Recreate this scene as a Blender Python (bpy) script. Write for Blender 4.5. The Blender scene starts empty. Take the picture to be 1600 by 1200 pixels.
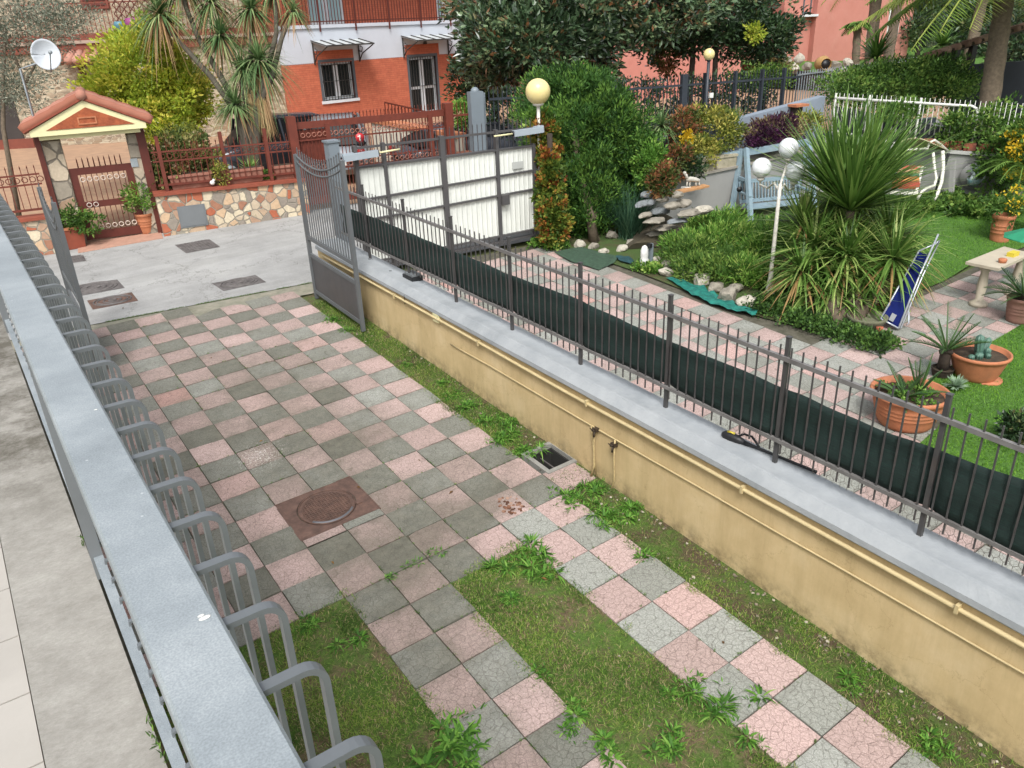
import bpy, bmesh, math, random
import numpy as np
from mathutils import Vector, Matrix, noise
random.seed(7); rng = np.random.default_rng(7)
S = bpy.context.scene
COL = S.collection
PI = math.pi

# ------------------------------------------------------------------ camera, world, sun, exposure
CAM = dict(x=-3.76426708, y=-1.96734062, z=4.43013364, yaw=0.603741997, pitch=0.430719177, roll=-0.0428715394, F=1222.84435)
SA, SB = 0.0288430597, 0.0528097796          # slope of the driveway (rises towards the street)
cy, sy, cp, sp = math.cos(CAM['yaw']), math.sin(CAM['yaw']), math.cos(CAM['pitch']), math.sin(CAM['pitch'])
_f = np.array([sy*cp, cy*cp, -sp]); _r = np.array([cy, -sy, 0.0]); _u = np.cross(_r, _f)
cr, sr = math.cos(CAM['roll']), math.sin(CAM['roll'])
R_, U_, F_ = _r*cr+_u*sr, -_r*sr+_u*cr, _f
C_ = np.array([CAM['x'], CAM['y'], CAM['z']])
cam = bpy.data.cameras.new("Camera"); cam.sensor_width = 36; cam.lens = CAM['F']/1600*36
cam.clip_start = 0.05; cam.clip_end = 1000
co = bpy.data.objects.new("Camera", cam); COL.objects.link(co)
M = Matrix.Identity(4)
for i in range(3):
    M[i][0], M[i][1], M[i][2], M[i][3] = R_[i], U_[i], -F_[i], C_[i]
co.matrix_world = M
S.camera = co

W = bpy.data.worlds.new("World"); S.world = W; W.use_nodes = True
nt = W.node_tree; bg = nt.nodes['Background']
sky = nt.nodes.new('ShaderNodeTexSky'); sky.sky_type = 'NISHITA'; sky.sun_disc = False
SUN_EL, SUN_AZ = math.radians(52), math.radians(215)
sky.sun_elevation = SUN_EL; sky.sun_rotation = SUN_AZ; sky.dust_density = 4.0; sky.air_density = 1.0
hs = nt.nodes.new('ShaderNodeHueSaturation'); hs.inputs['Saturation'].default_value = 0.28
nt.links.new(sky.outputs[0], hs.inputs['Color']); nt.links.new(hs.outputs[0], bg.inputs[0])
bg.inputs[1].default_value = 0.14
sl = bpy.data.lights.new("Sun", 'SUN'); sl.energy = 1.5; sl.angle = math.radians(16); sl.color = (1.0, 0.98, 0.95)
so = bpy.data.objects.new("Sun", sl); COL.objects.link(so)
sd = Vector((math.sin(SUN_AZ)*math.cos(SUN_EL), math.cos(SUN_AZ)*math.cos(SUN_EL), math.sin(SUN_EL)))
so.rotation_euler = sd.to_track_quat('Z', 'Y').to_euler()
S.view_settings.view_transform = 'Standard'; S.view_settings.look = 'None'
S.view_settings.exposure = 0.80; S.view_settings.gamma = 1.0

# ------------------------------------------------------------------ small maths
def ray(px, py): return F_ + R_*(px-800)/CAM['F'] - U_*(py-600)/CAM['F']
def gh(x, y):
    z = SA*x+SB*y
    return z if z < 0.7 else 0.7+0.4*math.tanh((z-0.7)/0.4)
def pl(px, py, ax, v):
    d = ray(px, py); return C_ + d*((v-C_[ax])/d[ax])
def gp(px, py):
    P = pl(px, py, 2, 0.6)
    for _ in range(30): P = pl(px, py, 2, gh(P[0], P[1]))
    return P
def dp(px, py, depth): return C_ + ray(px, py)*depth
class Frame:
    """a vertical plane y = y0 + k*x; s runs along it, o goes behind it"""
    def __init__(s, y0, k):
        s.y0, s.k = y0, k; L = math.hypot(1, k)
        s.e = np.array([1/L, k/L, 0]); s.n = np.array([-k/L, 1/L, 0]); s.o = np.array([0, y0, 0.])
    def P(s, a, z, o=0): return s.o+s.e*a+s.n*o+np.array([0, 0, z])
    def at(s, px, py, o=0):
        d = ray(px, py); c = s.o+s.n*o; t = (s.n@(c-C_))/(s.n@d); q = C_+d*t
        return float(s.e@(q-s.o)), float(q[2])
    @staticmethod
    def two(p, q):
        k = (q[1]-p[1])/(q[0]-p[0]); return Frame(p[1]-k*p[0], k)

def hexc(h, k=1.0):
    h = h.lstrip('#'); r = []
    for i in (0, 2, 4):
        c = int(h[i:i+2], 16)/255
        c = c/12.92 if c <= 0.04045 else ((c+0.055)/1.055)**2.4
        r.append(c*k)
    l = .3*r[0]+.59*r[1]+.11*r[2]
    r = [l+(q-l)*.97 for q in r]
    return (*r, 1)

# ------------------------------------------------------------------ mesh builder
class MB:
    def __init__(s): s.v = []; s.f = []; s.n = 0; s.t = []; s.sm = []
    def add(s, v, f, tone=None, smooth=False):
        v = np.asarray(v, float).reshape(-1, 3)
        for q in f: s.f.append([int(i)+s.n for i in q])
        s.sm += [smooth]*len(f)
        s.v.append(v); s.n += len(v)
        if tone is None: tone = 0.5
        s.t.append(np.broadcast_to(np.asarray(tone, float), (len(v),)))
        return s
    def hexa(s, p):   # p: 8 corners bottom 0-3 ccw, top 4-7
        return s.add(p, [(0, 3, 2, 1), (4, 5, 6, 7), (0, 1, 5, 4), (1, 2, 6, 5), (2, 3, 7, 6), (3, 0, 4, 7)])
    def box(s, a, b):
        x0, y0, z0 = a; x1, y1, z1 = b
        return s.hexa([(x0, y0, z0), (x1, y0, z0), (x1, y1, z0), (x0, y1, z0), (x0, y0, z1), (x1, y0, z1), (x1, y1, z1), (x0, y1, z1)])
    def fbox(s, F, a0, a1, z0, z1, o0, o1, dz=0.0):
        """box in a frame; dz: the top/bottom shear along s"""
        P = F.P; w = lambda a, z, o: P(a, z+dz*(a-a0), o)
        return s.hexa([w(a0, z0, o0), w(a1, z0, o0), w(a1, z0, o1), w(a0, z0, o1), w(a0, z1, o0), w(a1, z1, o0), w(a1, z1, o1), w(a0, z1, o1)])
    def bar(s, a, b, w, h, up=(0, 0, 1)):
        a = np.array(a, float); b = np.array(b, float); d = b-a; d /= np.linalg.norm(d)
        up = np.array(up, float)
        if abs(d@up) > .95: up = np.array([1., 0, 0]) if abs(d[0]) < .9 else np.array([0, 1., 0])
        x = np.cross(d, up); x /= np.linalg.norm(x); z = np.cross(x, d)
        x = x*w/2; z = z*h/2
        return s.hexa([a-x-z, a+x-z, b+x-z, b-x-z, a-x+z, a+x+z, b+x+z, b-x+z])
    def tube(s, pts, r, n=8, tone=None, cap=True):
        pts = np.array(pts, float); m = len(pts)
        r = np.broadcast_to(np.asarray(r, float), (m,))
        V = []; u = None
        for i in range(m):
            d = pts[min(i+1, m-1)]-pts[max(i-1, 0)]; d = d/(np.linalg.norm(d)+1e-9)
            if u is None:
                u = np.cross(d, [0, 0, 1.]);
                if np.linalg.norm(u) < .05: u = np.cross(d, [0, 1., 0])
            else: u = u-d*(u@d)
            u = u/(np.linalg.norm(u)+1e-9); w = np.cross(d, u)
            for k in range(n):
                a = 2*PI*k/n; V.append(pts[i]+(u*math.cos(a)+w*math.sin(a))*r[i])
        f = [(i*n+k, i*n+(k+1) % n, (i+1)*n+(k+1) % n, (i+1)*n+k) for i in range(m-1) for k in range(n)]
        if cap: f += [tuple(range(n-1, -1, -1)), tuple((m-1)*n+k for k in range(n))]
        return s.add(V, f, tone, True)
    def lathe(s, prof, c, n=24, sx=1, sy=1, tone=None):
        V = []; m = len(prof)
        for (r, z) in prof:
            for k in range(n):
                a = 2*PI*k/n; V.append((c[0]+r*sx*math.cos(a), c[1]+r*sy*math.sin(a), c[2]+z))
        f = [(i*n+k, i*n+(k+1) % n, (i+1)*n+(k+1) % n, (i+1)*n+k) for i in range(m-1) for k in range(n)]
        f += [tuple(range(n-1, -1, -1)), tuple((m-1)*n+k for k in range(n))]
        return s.add(V, f, tone, True)
    def sphere(s, c, r, n=20, m=12, sx=1, sy=1, sz=1):
        return s.lathe([(max(1e-4, r*math.sin(PI*i/m)), -r*sz*math.cos(PI*i/m)) for i in range(m+1)], c, n, sx, sy)
    def prism(s, poly, ext):
        poly = [np.array(p, float) for p in poly]; e = np.array(ext, float); n = len(poly)
        V = poly+[p+e for p in poly]
        return s.add(V, [tuple(range(n-1, -1, -1)), tuple(range(n, 2*n))]+[(i, (i+1) % n, n+(i+1) % n, n+i) for i in range(n)])
    def grid(s, fn, nu, nv, tone=None, smooth=True, thick=None):
        V = [fn(i/nu, j/nv) for j in range(nv+1) for i in range(nu+1)]
        f = [(j*(nu+1)+i, j*(nu+1)+i+1, (j+1)*(nu+1)+i+1, (j+1)*(nu+1)+i) for j in range(nv) for i in range(nu)]
        return s.add(V, f, tone, smooth)
    def quads(s, V4, tone):   # V4 (N,4,3), tone (N,)
        N = len(V4); base = s.n
        s.v.append(V4.reshape(-1, 3)); s.n += 4*N
        s.t.append(np.repeat(tone, 4))
        idx = (np.arange(4*N)+base).reshape(N, 4).tolist()
        s.f += idx; s.sm += [False]*N
        return s
    def build(s, name, mat, parent=None):
        me = bpy.data.meshes.new(name)
        V = np.concatenate(s.v) if s.v else np.zeros((0, 3))
        if parent is not None:
            b = parent.get('_b') or (0, 0, 0)
            V = V-np.array(list(b))
        else: b = None
        me.from_pydata(V.tolist(), [], s.f)
        me.polygons.foreach_set('use_smooth', s.sm)
        at = me.attributes.new('tone', 'FLOAT', 'POINT'); at.data.foreach_set('value', np.concatenate(s.t).astype(np.float32))
        me.materials.append(mat); me.update()
        o = bpy.data.objects.new(name, me); COL.objects.link(o)
        if parent is not None:
            o.parent = parent; o['_b'] = list(parent['_b'])
        else: o['_b'] = [0.0, 0.0, 0.0]
        return o

def tag(o, label=None, cat=None, group=None, kind=None):
    if label: o['label'] = label
    if cat: o['category'] = cat
    if group: o['group'] = group
    if kind: o['kind'] = kind
    return o
def thing(name, loc, label, cat, group=None):
    o = bpy.data.objects.new(name, None); COL.objects.link(o); o.empty_display_size = .1
    o.location = [float(q) for q in loc]; o['_b'] = [float(q) for q in loc]
    return tag(o, label, cat, group)
def solo(mb, name, mat, loc, label, cat, group=None):
    """a thing that is one mesh, origin at its base"""
    mb.v = [v-np.array(loc, float) for v in mb.v]
    o = mb.build(name, mat); o.location = [float(q) for q in loc]; o['_b'] = [float(q) for q in loc]
    return tag(o, label, cat, group)
def struct(mb, name, mat, kind='structure'): return tag(mb.build(name, mat), kind=kind)
def copytree(o, delta, label=None, parent=None):
    c = o.copy(); COL.objects.link(c)
    if parent is None:
        c.location = Vector(o.location)+Vector(delta)
        if label: c['label'] = label
    else: c.parent = parent
    for ch in list(o.children): copytree(ch, delta, None, c)
    return c

# ------------------------------------------------------------------ materials
def newmat(name):
    m = bpy.data.materials.new(name); m.use_nodes = True
    return m, m.node_tree.nodes, m.node_tree.links, m.node_tree.nodes['Principled BSDF']
def ramp(N, stops):
    r = N.new('ShaderNodeValToRGB'); e = r.color_ramp.elements
    while len(e) < len(stops): e.new(.5)
    for i, (p, c) in enumerate(stops): e[i].position = p; e[i].color = c
    return r
def nse(N, L, scale, detail=4, rough=.6, vec=None, w=None):
    n = N.new('ShaderNodeTexNoise'); n.inputs['Scale'].default_value = scale
    n.inputs['Detail'].default_value = detail; n.inputs['Roughness'].default_value = rough
    if vec is not None: L.new(vec, n.inputs['Vector'])
    return n
def mixc(N, L, fac, a, b, mode='MIX'):
    m = N.new('ShaderNodeMix'); m.data_type = 'RGBA'; m.blend_type = mode
    if isinstance(fac, (int, float)): m.inputs[0].default_value = fac
    else: L.new(fac, m.inputs[0])
    for i, q in ((6, a), (7, b)):
        if isinstance(q, tuple): m.inputs[i].default_value = q
        else: L.new(q, m.inputs[i])
    return m.outputs[2]
def coord(N): return N.new('ShaderNodeTexCoord').outputs['Object']
def bumpn(N, L, h, st, dist, B):
    b = N.new('ShaderNodeBump'); b.inputs['Strength'].default_value = st; b.inputs['Distance'].default_value = dist
    L.new(h, b.inputs['Height']); L.new(b.outputs[0], B.inputs['Normal']); return b
def mat(name, c, rough=.7, var=.25, sc=6, metal=0, bump=.2, bsc=40, c2=None, spec=.5, dirt=0, dcol='#3b372c'):
    m, N, L, B = newmat(name); X = coord(N)
    a = hexc(c) if isinstance(c, str) else c
    b = hexc(c2) if c2 else tuple(q*(1-var) for q in a[:3])+(1,)
    n1 = nse(N, L, sc, 6, .65, X); r1 = ramp(N, [(.35, a), (.68, b)]); L.new(n1.outputs[0], r1.inputs[0])
    out = r1.outputs[0]
    if dirt:
        n2 = nse(N, L, sc*.45, 8, .75, X); r2 = ramp(N, [(.5, (0, 0, 0, 1)), (.72, (dirt, dirt, dirt, 1))]); L.new(n2.outputs[0], r2.inputs[0])
        out = mixc(N, L, r2.outputs[0], out, hexc(dcol))
    L.new(out, B.inputs['Base Color'])
    B.inputs['Roughness'].default_value = rough; B.inputs['Metallic'].default_value = metal
    B.inputs['Specular IOR Level'].default_value = spec
    if bump:
        n3 = nse(N, L, bsc, 5, .6, X); bumpn(N, L, n3.outputs[0], bump, .01, B)
    return m
def leafmat(name, stops, rough=.55, trans=.25, spec=.25):
    """tone attribute of each leaf picks its own colour"""
    m, N, L, B = newmat(name)
    a = N.new('ShaderNodeAttribute'); a.attribute_name = 'tone'
    r = ramp(N, [(p, hexc(c)) for p, c in stops]); L.new(a.outputs['Fac'], r.inputs[0])
    L.new(r.outputs[0], B.inputs['Base Color']); B.inputs['Roughness'].default_value = rough
    B.inputs['Specular IOR Level'].default_value = spec
    t = N.new('ShaderNodeBsdfTranslucent'); L.new(r.outputs[0], t.inputs['Color'])
    mx = N.new('ShaderNodeMixShader'); mx.inputs[0].default_value = trans
    L.new(B.outputs[0], mx.inputs[1]); L.new(t.outputs[0], mx.inputs[2])
    L.new(mx.outputs[0], N['Material Output'].inputs[0])
    return m

GREY = mat('grey paint', '#6f7375', .55, .12, 3, .0, .05, 120, dirt=.15)
DGREY = mat('dark grey paint', '#4b4a4b', .5, .2, 4, .0, .05, 120, dirt=.12, dcol='#6a5a4c')
def zincmat():
    m, N, L, B = newmat('galvanised steel'); X = coord(N)
    n = nse(N, L, 5, 9, .75, X); r = ramp(N, [(.3, hexc('#7f878b')), (.5, hexc('#8f979b')), (.7, hexc('#a0a7aa'))]); L.new(n.outputs[0], r.inputs[0])
    n2 = nse(N, L, 420, 2, .5, X); r2 = ramp(N, [(.35, (.86, .86, .86, 1)), (.65, (1.1, 1.1, 1.1, 1))]); L.new(n2.outputs[0], r2.inputs[0])
    c = mixc(N, L, 1., r.outputs[0], r2.outputs[0], 'MULTIPLY')
    v = N.new('ShaderNodeTexVoronoi'); v.inputs['Scale'].default_value = 26; L.new(X, v.inputs['Vector']); rv = ramp(N, [(.035, (.55, .55, .55, 1)), (.06, (0, 0, 0, 1))]); L.new(v.outputs['Distance'], rv.inputs[0])
    c = mixc(N, L, rv.outputs[0], c, hexc('#c9cdd0'))
    n3 = nse(N, L, 17, 8, .85, X); r3 = ramp(N, [(.60, (0, 0, 0, 1)), (.72, (.45, .45, .45, 1))]); L.new(n3.outputs[0], r3.inputs[0])
    c = mixc(N, L, r3.outputs[0], c, hexc('#5f6668'))
    L.new(c, B.inputs['Base Color']); B.inputs['Metallic'].default_value = .2
    rr = N.new('ShaderNodeMapRange'); rr.inputs['To Min'].default_value = .38; rr.inputs['To Max'].default_value = .62; L.new(n.outputs[0], rr.inputs['Value']); L.new(rr.outputs[0], B.inputs['Roughness'])
    bumpn(N, L, n2.outputs[0], .12, .002, B); return m
ZINC = zincmat()
DMET = mat('dark steel', '#3c3936', .55, .2, 6, .2, .05, 100)
RUST = mat('red brown paint', '#6b2d1c', .6, .35, 5, 0, .1, 80)
BROWN = mat('brown iron paint', '#5b2418', .55, .25, 5, 0, .1, 80)
WHITEP = mat('white paint', '#d9dad4', .55, .1, 4, 0, .03, 60, dirt=.15, dcol='#8f8f80')
CREAM = mat('cream paint', '#d9d3a3', .7, .12, 3, 0, .05, 60, dirt=.2, dcol='#a39c70')
TERRA = mat('terracotta', '#b5714c', .8, .25, 8, 0, .15, 60, dirt=.4, dcol='#8c6a50')
TERRAD = mat('terracotta coping', '#8d4630', .75, .25, 6, 0, .15, 60)
GLASS = mat('window glass', '#1d2326', .15, .4, 2, 0, 0, 1)
BLACK = mat('black plastic', '#1b1c1e', .5, .3, 8, 0, .05, 100)
YELL = mat('yellow plastic', '#c9b52e', .5, .1, 8, 0, 0, 1)
SOILM = mat('soil', '#4a3d2c', .95, .5, 14, 0, .9, 60, c2='#2f281d')
BARK = mat('bark', '#6a5d4c', .9, .45, 12, 0, .8, 30)
BARKD = mat('dark bark', '#3a3026', .9, .45, 12, 0, .8, 30)
# ================================================================== SETTING: ground, driveway, road
def tilemat(name, thr=.5):
    """concrete paving squares: 'tone' < .45 grey, > .55 pink (its offset from .25/.75 is the tile's own shade); 'stain' = moss and dirt"""
    m, N, L, B = newmat(name); X = coord(N)
    a = N.new('ShaderNodeAttribute'); a.attribute_name = 'tone'
    st = N.new('ShaderNodeAttribute'); st.attribute_name = 'stain'
    r = ramp(N, [(0.0, hexc('#6c6c62')), (.2, hexc('#85867d')), (.32, hexc('#979991')), (.45, hexc('#a4a69f')), (.55, hexc('#a4928a')), (.7, hexc('#b79f99')), (.85, hexc('#c3aba5')), (1, hexc('#c29b92'))])
    L.new(a.outputs['Fac'], r.inputs[0])
    # irregular crazy pattern pressed into every slab
    v = N.new('ShaderNodeTexVoronoi'); v.feature = 'DISTANCE_TO_EDGE'; v.inputs['Scale'].default_value = 17
    L.new(X, v.inputs['Vector'])
    rv = ramp(N, [(.0, (0, 0, 0, 1)), (.045, (1, 1, 1, 1))]); L.new(v.outputs['Distance'], rv.inputs[0])
    n1 = nse(N, L, 260, 3, .6, X); r1 = ramp(N, [(.35, (.62, .62, .62, 1)), (.65, (1.18, 1.18, 1.18, 1))]); L.new(n1.outputs[0], r1.inputs[0])
    c = mixc(N, L, 1.0, r.outputs[0], r1.outputs[0], 'MULTIPLY')
    crk = mixc(N, L, rv.outputs[0], (.60, .58, .57, 1), (1, 1, 1, 1))
    c = mixc(N, L, 1.0, c, crk, 'MULTIPLY')
    n5 = nse(N, L, 70, 5, .8, X); r5 = ramp(N, [(.36, (.66, .66, .64, 1)), (.58, (1.1, 1.1, 1.1, 1))]); L.new(n5.outputs[0], r5.inputs[0])
    c = mixc(N, L, 1.0, c, r5.outputs[0], 'MULTIPLY')
    # dirt and algae
    n2 = nse(N, L, 2.3, 8, .72, X)
    ad = N.new('ShaderNodeMath'); ad.operation = 'MULTIPLY_ADD'; ad.inputs[1].default_value = .75; L.new(st.outputs['Fac'], ad.inputs[0]); 
    sb = N.new('ShaderNodeMath'); sb.operation = 'SUBTRACT'; sb.inputs[1].default_value = .42; L.new(n2.outputs[0], sb.inputs[0]); L.new(sb.outputs[0], ad.inputs[2])
    r2 = ramp(N, [(0.02, (0, 0, 0, 1)), (.7, (1, 1, 1, 1))]); L.new(ad.outputs[0], r2.inputs[0])
    n3 = nse(N, L, 9, 6, .7, X); r3 = ramp(N, [(.3, hexc('#46453a')), (.7, hexc('#6a6659'))]); L.new(n3.outputs[0], r3.inputs[0])
    f = N.new('ShaderNodeMath'); f.operation = 'MULTIPLY'; f.inputs[1].default_value = .72; L.new(r2.outputs[0], f.inputs[0])
    c = mixc(N, L, f.outputs[0], c, r3.outputs[0])
    # pale lichen specks
    n4 = nse(N, L, 36, 4, .75, X); r4 = ramp(N, [(.69, (0, 0, 0, 1)), (.75, (.5, .5, .5, 1))]); L.new(n4.outputs[0], r4.inputs[0])
    c = mixc(N, L, r4.outputs[0], c, hexc('#c9c6bc'))
    # dried whitewash splashes
    px_ = gp(405, 712); ds = N.new('ShaderNodeVectorMath'); ds.operation = 'DISTANCE'; ds.inputs[1].default_value = (float(px_[0]), float(px_[1]), float(px_[2])); L.new(X, ds.inputs[0])
    mr_ = N.new('ShaderNodeMapRange'); mr_.inputs['From Min'].default_value = .05; mr_.inputs['From Max'].default_value = .7; mr_.inputs['To Min'].default_value = .10; mr_.inputs['To Max'].default_value = -.12; L.new(ds.outputs['Value'], mr_.inputs['Value'])
    nw = nse(N, L, 55, 6, .8, X); aw_ = N.new('ShaderNodeMath'); aw_.operation = 'ADD'; L.new(nw.outputs[0], aw_.inputs[0]); L.new(mr_.outputs[0], aw_.inputs[1]); rw_ = ramp(N, [(.6, (0, 0, 0, 1)), (.66, (.75, .75, .75, 1))]); L.new(aw_.outputs[0], rw_.inputs[0])
    if not name.endswith('garden'): c = mixc(N, L, rw_.outputs[0], c, hexc('#cfccc4'))
    L.new(c, B.inputs['Base Color']); B.inputs['Roughness'].default_value = .85
    B.inputs['Specular IOR Level'].default_value = .3
    ms = N.new('ShaderNodeMath'); ms.operation = 'MULTIPLY_ADD'; ms.inputs[1].default_value = .5; L.new(n1.outputs[0], ms.inputs[0]); L.new(rv.outputs[0], ms.inputs[2])
    bumpn(N, L, ms.outputs[0], .5, .004, B)
    return m
TILE = tilemat('paving slabs')

def slabs(name, cells, origin, T, ang, parity, stain, dz, gap=.008, th=.03, pinkshift=0.0, broken=()):
    """every cell is a real slab with its own height, tilt and tone"""
    mb = MB(); ST = []
    ca, sa = math.cos(ang), math.sin(ang)
    for (i, j) in cells:
        k = 4
        pink = (i+j) % 2 != parity
        t = (.75+random.uniform(-.14, .16)+pinkshift) if pink else (.34+random.uniform(-.08, .11) if (i > -2 and j < 8) or dz > .002 else .28+random.uniform(-.15, .15))
        sj = 0 if dz > .002 else (random.uniform(-.12, .18)-(.08 if pink else -.10)); t = 1.0 if pink and random.random() < .04 else t
        h = random.uniform(-.003, .003)+dz
        tx, ty = random.uniform(-.009, .009), random.uniform(-.009, .009)
        chip = random.choice([(0, 0), (0, k), (k, 0), (k, k)]) if random.random() < .07 else None; cq = random.uniform(.015, .05)
        g = gap*random.uniform(.35, .75)
        V = []
        for b in range(k+1):
            for a in range(k+1):
                u = g/T+(1-2*g/T)*a/k; v = g/T+(1-2*g/T)*b/k
                if chip == (a, b): u += cq*(1 if a == 0 else -1); v += cq*(1 if b == 0 else -1)
                x = (i+u)*T+random.uniform(-.0012, .0012); y = (j+v)*T+random.uniform(-.0012, .0012)
                X = origin[0]+x*ca-y*sa; Y = origin[1]+x*sa+y*ca
                e = .0 if 0 < a < k and 0 < b < k else -.0012
                V.append((X, Y, gh(X, Y)+h+(u-.5)*tx+(v-.5)*ty+e))
                ST.append(max(-.4, min(1, stain(i+u, j+v)+sj+(.0 if 0 < a < k and 0 < b < k else random.uniform(.0, .30)))))
        n = (k+1)
        f = [(b*n+a, b*n+a+1, (b+1)*n+a+1, (b+1)*n+a) for b in range(k) for a in range(k)]
        # sides
        ring = [a for a in range(n)]+[b*n+k for b in range(1, n)]+[k*n+a for a in range(k-1, -1, -1)]+[b*n for b in range(k-1, 0, -1)]
        m0 = len(V)
        for q in ring:
            V.append((V[q][0], V[q][1], V[q][2]-th)); ST.append(ST[-1] if False else 1.0)
        R = len(ring)
        f += [(ring[q], m0+q, m0+(q+1) % R, ring[(q+1) % R]) for q in range(R)]
        mb.add(V, f, t)
    o = mb.build(name, TILE)
    at = o.data.attributes.new('stain', 'FLOAT', 'POINT'); at.data.foreach_set('value', np.array(ST, dtype=np.float32))
    return tag(o, kind='structure')

# base terrain
gm, N, L, B = newmat('earth'); X = coord(N)
n = nse(N, L, .5, 8, .7, X); r = ramp(N, [(.35, hexc('#4b5b2e')), (.5, hexc('#5e6a3a')), (.7, hexc('#6d6348'))]); L.new(n.outputs[0], r.inputs[0]); L.new(r.outputs[0], B.inputs['Base Color'])
B.inputs['Roughness'].default_value = .95
mb = MB()
xs = np.concatenate([np.linspace(-60, -8, 8), np.linspace(-6, 24, 46), np.linspace(28, 160, 16)])
ys = np.concatenate([np.linspace(-20, -6, 5), np.linspace(-4, 20, 37), np.linspace(24, 220, 18)])
xs = np.sort(np.concatenate([xs, [.50, .82]])); ys = np.sort(np.concatenate([ys, [3.6, 3.98]]))
V = [(x, y, gh(x, y)-.06) for y in ys for x in xs]; nx = len(xs)
inpit = lambda i, j: .5 <= (xs[i]+xs[i+1])/2 <= .82 and 3.6 <= (ys[j]+ys[j+1])/2 <= 3.98     # the drain pit stays open
mb.add(V, [(j*nx+i, j*nx+i+1, (j+1)*nx+i+1, (j+1)*nx+i) for j in range(len(ys)-1) for i in range(nx-1) if not inpit(i, j)])
struct(mb, 'ground', gm)

def sheet(name, material, x0, x1, y0, y1, dz, step=.5, fx=None):
    """horizontal sheet following the ground; y0,y1 may be functions of x"""
    f0 = y0 if callable(y0) else (lambda x: y0); f1 = y1 if callable(y1) else (lambda x: y1)
    nu = max(1, int((x1-x0)/step)); nv = max(2, int(abs(f1(x0)-f0(x0))/step))
    mb = MB()
    def fn(u, v):
        x = x0+(x1-x0)*u; y = f0(x)+(f1(x)-f0(x))*v
        return (x, y, gh(x, y)+dz)
    mb.grid(fn, nu, nv)
    return struct(mb, name, material)

T4 = .4
# mortar/earth bed below the slabs
bed = mat('slab bed', '#5a564a', .95, .35, 10, 0, .5, 60, c2='#3f3e2f')
sheet('driveway_bed', bed, -3.75, .42, -3.2, lambda x: 10.6-.15*x, -.02)
cells = []
def inpave(i, j):
    if i < -9 or j < -6: return False
    if j >= 8: 
        if i >= 1: return (j == 8) or (j == 9 and False)
        return True
    if -5 <= i < -3: return True
    if -1 <= i < 1: return True
    if i < 1 and j == 7 and i in (-3, -6, -7, -8, -9, -2): return i in (-3, -2)
    return False
for i in range(-9, 2):
    for j in range(-6, 29):
        if not inpave(i, j): continue
        if i in (-5, -4) and j in (10, 11): continue           # the manhole sits here
        yc = (j+.5)*T4; xc = (i+.5)*T4
        if (j+1)*T4 > 10.62-.15*(i+.5)*T4: continue
        cells.append((i, j))
def stain_drive(u, v):
    s = .1
    # mossy centre of the driveway, darker left part, damp zone past the manhole
    s += .52*math.exp(-((u+3.0)/2.5)**2-((v-14.5)/5.5)**2)+.12*math.exp(-((v-20)/6)**2)
    s += .38*math.exp(-((u+2.5)/3.0)**2-((v-9)/1.5)**2)
    s += .5*math.exp(-((v-9.0-.25*(u+1)-.35*math.sin(u*2.2))/.55)**2)*(1 if -4 < u < .9 else 0)
    s += .34*math.exp(-((u+4)/1.4)**2-((v-6)/4)**2)
    s += .2*math.exp(-((v-26)/1.3)**2)
    s -= .18*math.exp(-((u-.2)/1.5)**2)
    if u > -1.6 and v < 8.2: s -= .35
    return max(-.4, min(1, s))
slabs('driveway_paving', cells, (0, 0), T4, 0, 0, stain_drive, 0.0)
# trimmed slabs round the manhole
mb = MB(); ST = []
def trim(x0, x1, y0, y1, t):
    mb.add([(x0, y0, gh(x0, y0)), (x1, y0, gh(x1, y0)), (x1, y1, gh(x1, y1)), (x0, y1, gh(x0, y1))], [(0, 1, 2, 3)], t)
MHX0, MHX1, MHY0, MHY1 = -2.0, -1.2, 4.13, 4.8
trim(-1.995, -1.605, 4.01, 4.12, .74); trim(-1.595, -1.205, 4.01, 4.12, .25)
o = mb.build('paving_trim', TILE); at = o.data.attributes.new('stain', 'FLOAT', 'POINT'); at.data.foreach_set('value', np.full(len(o.data.vertices), .35, dtype=np.float32)); tag(o, kind='structure')
# crazy strip at the street edge
TEDGE = mat('worn concrete strip', '#8a8577', .9, .3, 7, 0, .5, 50, c2='#6f7160', dirt=.6, dcol='#4a4a34')
sheet('driveway_edge_strip', TEDGE, -3.7, .95, lambda x: 10.12-.15*x, lambda x: 10.62-.15*x, -.006, .25)

# road
rm, N, L, B = newmat('road concrete'); X = coord(N)
n = nse(N, L, .8, 10, .7, X); r = ramp(N, [(.3, hexc('#878785')), (.5, hexc('#9a9a98')), (.7, hexc('#a6a6a3'))]); L.new(n.outputs[0], r.inputs[0])
n2 = nse(N, L, 90, 3, .6, X); r2 = ramp(N, [(.3, (.75, .75, .75, 1)), (.7, (1.08, 1.08, 1.08, 1))]); L.new(n2.outputs[0], r2.inputs[0])
c = mixc(N, L, 1., r.outputs[0], r2.outputs[0], 'MULTIPLY')
mp = N.new('ShaderNodeMapping'); mp.inputs['Scale'].default_value = (.35, 3.0, 1); L.new(X, mp.inputs[0])
n3 = nse(N, L, 1.0, 6, .7, mp.outputs[0]); r3 = ramp(N, [(.42, (1, 1, 1, 1)), (.66, (.84, .84, .83, 1))]); L.new(n3.outputs[0], r3.inputs[0])
c = mixc(N, L, 1., c, r3.outputs[0], 'MULTIPLY')
v = N.new('ShaderNodeTexVoronoi'); v.feature = 'DISTANCE_TO_EDGE'; v.inputs['Scale'].default_value = .55
n5 = nse(N, L, 2.5, 5, .7, X); av = N.new('ShaderNodeVectorMath'); av.operation = 'ADD'; L.new(X, av.inputs[0]); L.new(n5.outputs['Color'], av.inputs[1]); L.new(av.outputs[0], v.inputs['Vector'])
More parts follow.
